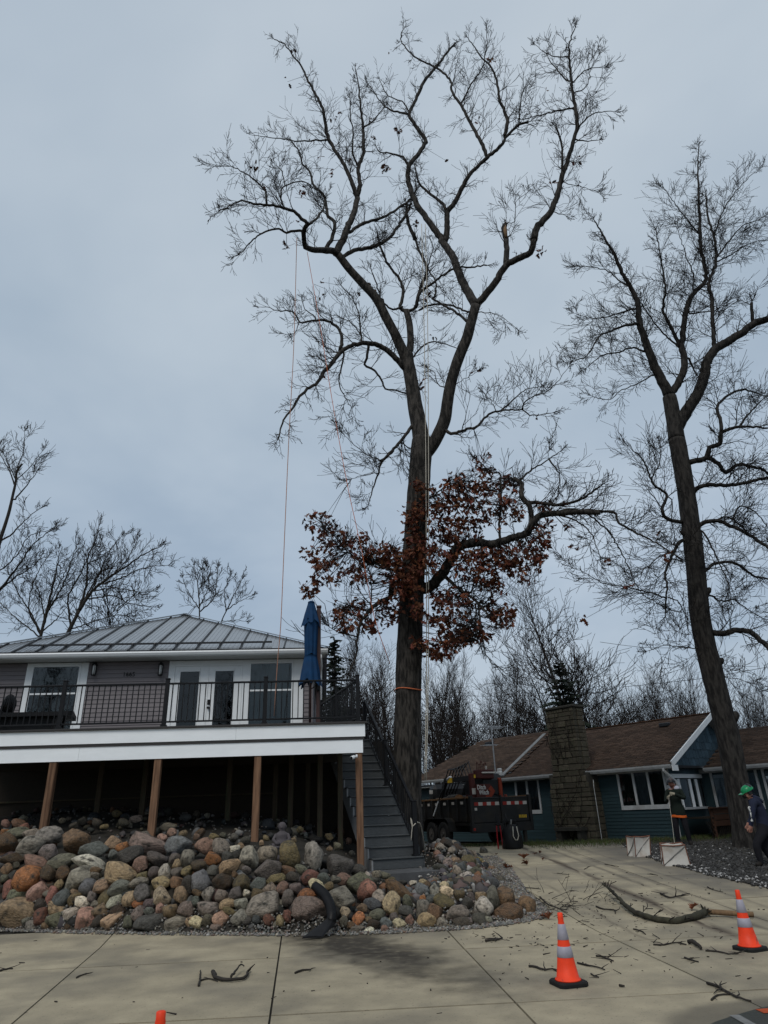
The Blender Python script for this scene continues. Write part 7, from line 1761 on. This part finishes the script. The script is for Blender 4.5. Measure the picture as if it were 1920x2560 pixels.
cube(p2+np.array([0, .22, 0]), .52, .44, .44, -.30, 'white folding cube with brown hem nearest the gravel, in front of the standing man')
# ================================================================== PEOPLE
def skin_body(name, J, E, root, zones, mats, parent, subsurf=2):
    me = bpy.data.meshes.new(name); bm = bmesh.new(); lay = bm.verts.layers.skin.verify(); vs_ = {}
    for k, (p, r) in J.items():
        v = bm.verts.new(p); r = r if hasattr(r, '__len__') else (r, r); v[lay].radius = r; v[lay].use_root = (k == root); vs_[k] = v
    for a, b in E: bm.edges.new((vs_[a], vs_[b]))
    bm.to_mesh(me); bm.free(); o = bpy.data.objects.new(name, me); COL.objects.link(o)
    m1 = o.modifiers.new('skin', 'SKIN'); m1.use_smooth_shade = True; m2 = o.modifiers.new('sub', 'SUBSURF'); m2.levels = subsurf; m2.render_levels = subsurf
    dg = bpy.context.evaluated_depsgraph_get(); ev = bpy.data.meshes.new_from_object(o.evaluated_get(dg)); bpy.data.objects.remove(o)
    ev.materials.clear()
    for m in mats: ev.materials.append(m)
    segs = [(np.array(J[a][0]), np.array(J[b][0]), zones.get((a, b), 0)) for a, b in E]
    for p in ev.polygons:
        c = np.array(p.center[:]); best = (9, 0)
        for a, b, z in segs:
            t = np.clip(np.dot(c-a, b-a)/(np.dot(b-a, b-a)+1e-9), 0, 1); d = np.linalg.norm(c-a-t*(b-a))
            if d < best[0]: best = (d, z)
        p.material_index = best[1]; p.use_smooth = True
    return link(name, ev, parent)
M['skin'] = mat('skin', (.30, .145, .105), .6, .12, 20); M['hoodie'] = mat('dark_green_hoodie', (.010, .016, .012), .95, .3, 9, bump=.4, bscale=12); M['pants'] = mat('black_work_trousers', (.009, .009, .012), .95, .3, 9, bump=.4, bscale=12); M['glove'] = mat('pale_gloves', (.30, .27, .20), .9, .2, 16); M['boot'] = mat('dark_boots', (.014, .012, .010), .8, .3, 12)
M['helmet'] = mat('black_helmet', (.014, .014, .016), .35, .2, 6); M['ghelmet'] = mat('green_helmet', (.008, .20, .075), .35, .15, 8); M['navy'] = mat('navy_shirt', (.012, .016, .034), .95, .3, 9, bump=.4, bscale=12); M['whitecloth'] = mat('white_hood', (.42, .42, .48), .9, .1); M['orangecloth'] = mat('orange_hem', (.62, .12, .02), .85, .15); M['beard'] = mat('red_brown_beard', (.09, .035, .022), .95, .2)
def fingers(J, E, zones, hand, wrist, base, d, side, up, z, pre, curl=1.):
    d, side, up = map(np.array, (d, side, up))
    for k, (off, L) in enumerate(((-.032, .068), (-.011, .078), (.011, .074), (.031, .058))):
        a = base+d*.035+side*off; b = a+d*L*.45+up*(-.012*curl); c = b+d*L*.15*(1-curl*.5)+up*(-.035*curl)
        for nm, p, r in ((f'{pre}{k}a', a, .0105), (f'{pre}{k}b', b, .0095), (f'{pre}{k}c', c, .008)): J[nm] = (tuple(p), r)
        E += [(hand, f'{pre}{k}a'), (f'{pre}{k}a', f'{pre}{k}b'), (f'{pre}{k}b', f'{pre}{k}c')]
        for q in (((hand, f'{pre}{k}a')), (f'{pre}{k}a', f'{pre}{k}b'), (f'{pre}{k}b', f'{pre}{k}c')): zones[q] = z
    a = base-side*.035; b = a-side*.03+d*.03; c = b+d*.03+up*-.01
    J[pre+'ta'] = (tuple(a), .013); J[pre+'tb'] = (tuple(b), .011); J[pre+'tc'] = (tuple(c), .009)
    for q in ((hand, pre+'ta'), (pre+'ta', pre+'tb'), (pre+'tb', pre+'tc')): E.append(q); zones[q] = z
# ---- the man who stands and hauls on the line
pb1 = G(1712, 2116); XR = np.array([.933, -.36, 0]); YA = np.array([.36, .933, 0])
L1 = lambda x, y, z: tuple(pb1+XR*x+YA*y+ZV*z)
J = dict(pel=(L1(.0, .02, .93), (.155, .13)), sp=(L1(0, .02, 1.10), (.16, .13)), ch=(L1(0, .02, 1.30), (.175, .135)), uc=(L1(0, .02, 1.42), (.13, .11)), nk=(L1(-.01, -.0, 1.51), .062), h0=(L1(-.02, -.03, 1.57), .075), h1=(L1(-.025, -.025, 1.65), .092), h2=(L1(-.025, -.01, 1.71), .085), chin=(L1(-.03, -.095, 1.575), .03), nose=(L1(-.03, -.125, 1.635), .014),
         sR=(L1(-.17, .02, 1.42), .085), eR=(L1(-.26, -.08, 1.15), .062), wR=(L1(-.185, -.27, 1.245), .044), hR=(L1(-.165, -.32, 1.28), (.042, .03)),
         sL=(L1(.18, .02, 1.42), .085), eL=(L1(.25, -.10, 1.22), .062), wL=(L1(.0, -.29, 1.35), .044), hL=(L1(-.055, -.32, 1.375), (.042, .03)),
         hpR=(L1(-.10, .02, .88), .115), kR=(L1(-.13, -.02, .50), .088), aR=(L1(-.14, .05, .10), .062), fR=(L1(-.16, -.13, .045), .045), hpL=(L1(.10, .02, .88), .115), kL=(L1(.13, -.02, .50), .088), aL=(L1(.16, .05, .10), .062), fL=(L1(.19, -.13, .045), .045))
E = [('pel', 'sp'), ('sp', 'ch'), ('ch', 'uc'), ('uc', 'nk'), ('nk', 'h0'), ('h0', 'h1'), ('h1', 'h2'), ('h0', 'chin'), ('h1', 'nose'), ('uc', 'sR'), ('sR', 'eR'), ('eR', 'wR'), ('wR', 'hR'), ('uc', 'sL'), ('sL', 'eL'), ('eL', 'wL'), ('wL', 'hL'), ('pel', 'hpR'), ('hpR', 'kR'), ('kR', 'aR'), ('aR', 'fR'), ('pel', 'hpL'), ('hpL', 'kL'), ('kL', 'aL'), ('aL', 'fL')]
Z = {q: 2 for q in (('pel', 'hpR'), ('hpR', 'kR'), ('kR', 'aR'), ('pel', 'hpL'), ('hpL', 'kL'), ('kL', 'aL'))}
Z.update({q: 1 for q in (('nk', 'h0'), ('h0', 'h1'), ('h1', 'h2'), ('h0', 'chin'), ('h1', 'nose'))}); Z.update({('wR', 'hR'): 3, ('wL', 'hL'): 3, ('aR', 'fR'): 4, ('aL', 'fL'): 4})
fingers(J, E, Z, 'hR', 'wR', np.array(J['hR'][0]), YA*-.5+ZV*.6+XR*.3, XR*.8+ZV*.2, -YA, 3, 'fr'); fingers(J, E, Z, 'hL', 'wL', np.array(J['hL'][0]), XR*-.85-YA*.3, ZV*.9, -YA, 3, 'fl')
man = thing('person', 'man in dark helmet and green-black hoodie with orange hem, gloved hands holding a line', 'person', tuple(pb1))
skin_body('body', J, E, 'pel', Z, [M['hoodie'], M['skin'], M['pants'], M['glove'], M['boot']], man)
def dome(c, rx, ry, rz_, ax, ay, az, zmin=-.1, n=20, m=8):
    mb = MB(); V = []; 
    for j_ in range(m+1):
        ph = math.asin(zmin)+(math.pi/2-math.asin(zmin))*j_/m
        for i in range(n): th = 2*math.pi*i/n; V.append(c+ax*rx*math.cos(ph)*math.cos(th)+ay*ry*math.cos(ph)*math.sin(th)+az*rz_*math.sin(ph))
    F = [(j_*n+i, j_*n+(i+1) % n, (j_+1)*n+(i+1) % n, (j_+1)*n+i) for j_ in range(m) for i in range(n)]; mb.add(V, F); return mb
hc = np.array(L1(-.025, -.005, 1.675)); az = norm(np.array([0, 0, 1])+YA*.12); az = np.array(az)
mb = dome(hc, .115, .135, .115, XR, YA, az, -.05); mb.bar(hc-YA*.12-XR*.07, hc-YA*.165+XR*.0-ZV*.01, .05, .012); mb.bar(hc-YA*.165, hc-YA*.12+XR*.07, .05, .012); he = mb.build('helmet', M['helmet'], man, True)
mb = dome(hc+ZV*.03-YA*.03, .09, .085, .092, XR, YA, az, .1); mb.build('helmet_shell_top', mat('helmet_grey', (.07, .055, .055), .4, .2), he, True)
for sg in (-1, 1):
    mb = MB(); c = hc+XR*sg*.105-ZV*.04; mb.tube([c-XR*sg*.02, c+XR*sg*.025], [.045, .04], 10); mb.build('ear_defender', M['helmet'], man)
    mb = MB(); c = np.array(L1(-.028+sg*.032, -.112, 1.652)); mb.tube([c, c-YA*.008], [.011, .005], 6); mb.build('eye', M['boot'], man)
mb = dome(np.array(L1(-.03, -.085, 1.585)), .058, .045, .055, XR, YA, -ZV, -.35, 14, 6); mb.build('beard', M['beard'], man, True)
mb = dome(np.array(L1(.03, .05, 1.50)), .15, .12, .085, XR, YA, ZV, -.4, 16, 6); mb.build('white_hood', M['whitecloth'], man, True)
mb = MB(); V = []; n = 24
for z, k in ((.80, 1.0), (.745, 1.06), (.735, 1.02)):
    for i in range(n): a = 2*math.pi*i/n; V.append(np.array(L1(.205*k*math.cos(a), .02+.155*k*math.sin(a), z+.015*math.sin(2*a))))
mb.add(V, [(j_*n+i, j_*n+(i+1) % n, (j_+1)*n+(i+1) % n, (j_+1)*n+i) for j_ in range(2) for i in range(n)]); mb.build('orange_hem', M['orangecloth'], man, True)
mb = MB(); V = []
for z, k in ((1.05, .90), (.95, .98), (.80, 1.02), (.79, .98)):
    for i in range(n): a = 2*math.pi*i/n; f = 1+.03*math.sin(5*a+z*20); V.append(np.array(L1(.20*k*f*math.cos(a), .02+.152*k*f*math.sin(a), z)))
mb.add(V, [(j_*n+i, j_*n+(i+1) % n, (j_+1)*n+(i+1) % n, (j_+1)*n+i) for j_ in range(3) for i in range(n)]); mb.build('hoodie_skirt', M['hoodie'], man, True)
# the line he holds, running down into the near cube
hl = np.array(J['hR'][0]); cb = p2+np.array([.05, .22, .35]); m1 = hl+(cb-hl)*.5-ZV*.05
mb = MB(); mb.tube(catmull([hl+ZV*.10+XR*.08, hl, m1, cb], .2), .004, 5); o = mb.build('throw_line', M['rope_white'], loc=tuple(hl)); tag(o, 'thin line from the standing man\'s gloves down into the nearer white cube', 'rope')
# ---- the man who bends forward at the right edge
Y2 = 16.2; P2_ = lambda px, py, dy=0.: tuple(PY(px, py, Y2+dy))
zg2 = float(gz(0, Y2))
J = dict(pel=(P2_(1911, 2070), (.155, .135)), sp=(P2_(1905, 2046), (.15, .13)), ch=(P2_(1896, 2020), (.17, .14)), uc=(P2_(1886, 2003), (.13, .11)), nk=(P2_(1877, 1993), .062), h0=(P2_(1870, 1986), .072), h1=(P2_(1866, 1978), .092), h2=(P2_(1866, 1972), .088), chin=(P2_(1860, 1992), .03), nose=(P2_(1854.5, 1984), .014),
         sN=(P2_(1882, 2009, -.17), .082), eN=(P2_(1880, 2040, -.24), .062), wN=(P2_(1877, 2065, -.22), .043), hN=(P2_(1876, 2072, -.21), (.042, .03)), sF=(P2_(1892, 2004, .17), .082), eF=(P2_(1884, 2036, .25), .062), wF=(P2_(1872, 2058, .2), .043), hF=(P2_(1870, 2065, .2), (.042, .03)),
         hpN=(P2_(1908, 2078, -.09), .118), kN=(P2_(1890, 2112, -.10), .09), aN=(P2_(1903, 2158, -.10), .062), fN=(P2_(1890, 2164, -.10), .045), hpF=(P2_(1916, 2078, .09), .118), kF=(P2_(1908, 2116, .12), .09), aF=(P2_(1932, 2152, .12), .062), fF=(P2_(1920, 2160, .12), .045))
E = [('pel', 'sp'), ('sp', 'ch'), ('ch', 'uc'), ('uc', 'nk'), ('nk', 'h0'), ('h0', 'h1'), ('h1', 'h2'), ('h0', 'chin'), ('h1', 'nose'), ('uc', 'sN'), ('sN', 'eN'), ('eN', 'wN'), ('wN', 'hN'), ('uc', 'sF'), ('sF', 'eF'), ('eF', 'wF'), ('wF', 'hF'), ('pel', 'hpN'), ('hpN', 'kN'), ('kN', 'aN'), ('aN', 'fN'), ('pel', 'hpF'), ('hpF', 'kF'), ('kF', 'aF'), ('aF', 'fF')]
Z = {q: 2 for q in (('pel', 'hpN'), ('hpN', 'kN'), ('kN', 'aN'), ('pel', 'hpF'), ('hpF', 'kF'), ('kF', 'aF'))}; Z.update({q: 1 for q in (('nk', 'h0'), ('h0', 'h1'), ('h1', 'h2'), ('h0', 'chin'), ('h1', 'nose'))}); Z.update({('wN', 'hN'): 1, ('wF', 'hF'): 1, ('aN', 'fN'): 3, ('aF', 'fF'): 3})
fd = np.array([-.15, 0, -1.]); fingers(J, E, Z, 'hN', 'wN', np.array(J['hN'][0]), fd, np.array([1., 0, -.1]), np.array([0, -1., 0]), 1, 'fn', .6); fingers(J, E, Z, 'hF', 'wF', np.array(J['hF'][0]), fd, np.array([1., 0, -.1]), np.array([0, 1., 0]), 1, 'ff', .6)
pb2 = np.array(P2_(1905, 2164)); pb2[2] = zg2
man2 = thing('person', 'man in green helmet and navy shirt with white sleeve lettering, bending by the right tree', 'person', tuple(pb2))
skin_body('body', J, E, 'pel', Z, [M['navy'], M['skin'], M['pants'], M['boot']], man2)
hc = np.array(P2_(1868, 1976)); fx = np.array([-.92, 0, -.38]); ux = np.array([-.38, 0, .92]); ux /= np.linalg.norm(ux); fx /= np.linalg.norm(fx); sy = np.array([0, 1., 0])
mb = dome(hc, .145, .118, .115, fx, sy, ux, -.1); he = mb.build('helmet', M['ghelmet'], man2, True)
mb = MB(); mb.bar(hc+fx*.10, hc+fx*.20-ux*.01, .16, .014); mb.build('helmet_brim', M['ghelmet'], he)
mb = dome(hc-fx*.05+ux*.02, .08, .10, .105, fx, sy, ux, .15); mb.build('helmet_vent_panel', M['helmet'], he, True)
for sg in (-1, 1):
    mb = MB(); c = hc+sy*sg*.108-ux*.05+fx*.02; mb.tube([c-sy*sg*.02, c+sy*sg*.03], [.045, .04], 10); mb.build('ear_defender', M['helmet'], man2)
    mb = MB(); c = np.array(J['nose'][0])+sy*sg*.032+ux*.02-fx*.02; mb.tube([c, c+fx*.008], [.011, .005], 6); mb.build('eye', M['boot'], man2)
mb = dome(np.array(P2_(1861, 1990)), .05, .055, .055, fx, sy, -ux, -.3, 12, 5); mb.build('beard', M['boot'], man2, True)
mb = dome(np.array(P2_(1890, 1998)), .16, .13, .07, np.array([.85, 0, -.5]), sy, np.array([.5, 0, .85]), -.2, 14, 5); mb.build('hood', M['navy'], man2, True)
# sleeve lettering: a curl, a run of small script, a round mark
def on_sleeve(px, py): return PY(px, py, Y2-.24-.085)
mb = MB(); lt = lambda x, y: on_sleeve(1820+x*.104, 1950+y*.104)
mb.tube([lt(532, 680), lt(522, 650), lt(500, 645), lt(496, 670), lt(508, 700), lt(528, 735), lt(540, 780)], [.012, .014, .014, .016, .018, .017, .013], 6)
mb.tube([lt(540, 780), lt(552, 850), lt(562, 905)], [.013, .011, .009], 6); mb.tube([lt(566, 925), lt(570, 940)], .010, 6)
c = lt(575, 978); mb.tube([c+np.array([0, .004, 0]), c-np.array([0, .004, 0])], .026, 12); mb.build('sleeve_lettering', M['lettering'], man2, True)
# ================================================================== ROPES AND WIRES
def rope(name, pts, r, m, label, cat='rope', per=.4, n=6):
    Q = catmull(pts, per); mb = MB(); mb.tube(Q, r, n); o = mb.build(name, m, loc=tuple(pts[-1]), smooth=True); tag(o, label, cat); return o
M['rope_mix'] = mat('orange_white_rope', (.42, .22, .15), .9, .3, 6, stretch=(1, 1, 3))
rope('hanging_rope', [PY(742, 595, 16.36), PY(735, 850, 16.36), PY(722, 1100, 16.36), PY(711, 1350, 16.41), PY(702, 1560, 16.46), PY(695, 1640, 16.57), PY(685, 1790, 16.90)], .011, M['rope_mix'], 'thin orange and white rope hanging from the left limb down to the deck')
rope('hanging_rope', [PY(768, 630, 16.57), PY(798, 800, 16.57), PY(832, 1010, 16.57), PY(868, 1210, 16.68), PY(905, 1380, 16.79), PY(935, 1540, 17.12), PY(975, 1660, 17.45)], .010, M['rope_orange'], 'thin reddish rope slanting from the left limb to the oak trunk')
for k, (dx, lb) in enumerate(((0, 'pale rope hanging straight along the right side of the oak trunk, left of the pair'), (9, 'pale rope hanging straight along the right side of the oak trunk, right of the pair'))):
    rope('hanging_rope', [PY(1054+dx, 560, 17.12), PY(1060+dx, 800, 17.01), PY(1064+dx*.8, 1100, 17.01), PY(1066+dx*.6, 1400, 17.12), PY(1066+dx*.5, 1700, 17.23), PY(1062+dx*.4, 1950, 17.34)], .013, M['rope_white'], lb)
c = np.array([q for q in oak.limbs[0][0]]); i = int(np.argmin([abs(proj(q)[1]-1724) for q in c])); cc, rr2 = c[i], oak.limbs[0][1][i]
rope('tree_strap', [cc+np.array([math.cos(a)*(rr2+.012), math.sin(a)*(rr2+.012), .03*math.sin(a*2)]) for a in np.linspace(0, 6.4, 22)], .016, M['rope_orange'], 'orange strap tied round the oak trunk', per=.1)
tp_ = sp3(.14, rr, 0)
pz_ = tz(.14)+.62
rope('tied_rope', [tp_+ZV*(pz_+.02)+RV*.07, tp_+ZV*pz_-RV*.01-SV*.065, tp_-RV*.08-SV*.05+ZV*(pz_-.05), tp_-RV*.09-SV*.04+ZV*(pz_+.12), tp_-RV*.07-SV*.06+ZV*(pz_-.02), tp_-RV*.09-SV*.03+ZV*(pz_-.2), tp_-RV*.10-SV*.02+ZV*(pz_-.32)], .010, M['rope_white'], 'pale rope knotted round the lowest stair post', per=.06)
rope('tied_rope', [tp_+ZV*(pz_+.03)+RV*.06-SV*.03, tp_+ZV*(pz_-.05)+RV*.3+SV*.4, tp_+ZV*(pz_-.5)+RV*.55+SV*.9, tp_+ZV*(pz_-.9)+RV*.7+SV*1.2], .013, M['rope_white'], 'slack pale rope end running from the stair post towards the oak', per=.1)
M['wire'] = mat('black_wire', (.012, .012, .014), .6, .1)
for k, (a_, b__, lb) in enumerate((((1560, 1717, 40), (1960, 1660, 36), 'upper utility wire crossing behind the right tree'), ((1080, 1739, 60), (1500, 1733, 60), 'distant utility wire behind the woodland trees'), ((1500, 1605, 45), (1700, 1620, 45), 'faint utility wire left of the right tree'))):
    A_, B_ = PY(*a_), PY(*b__); rope('utility_wire', [A_, (A_+B_)/2-ZV*.15, B_], .014, M['wire'], lb, 'wire', per=2.)
# raised edging stones along the grass at the gravel
tag(o)
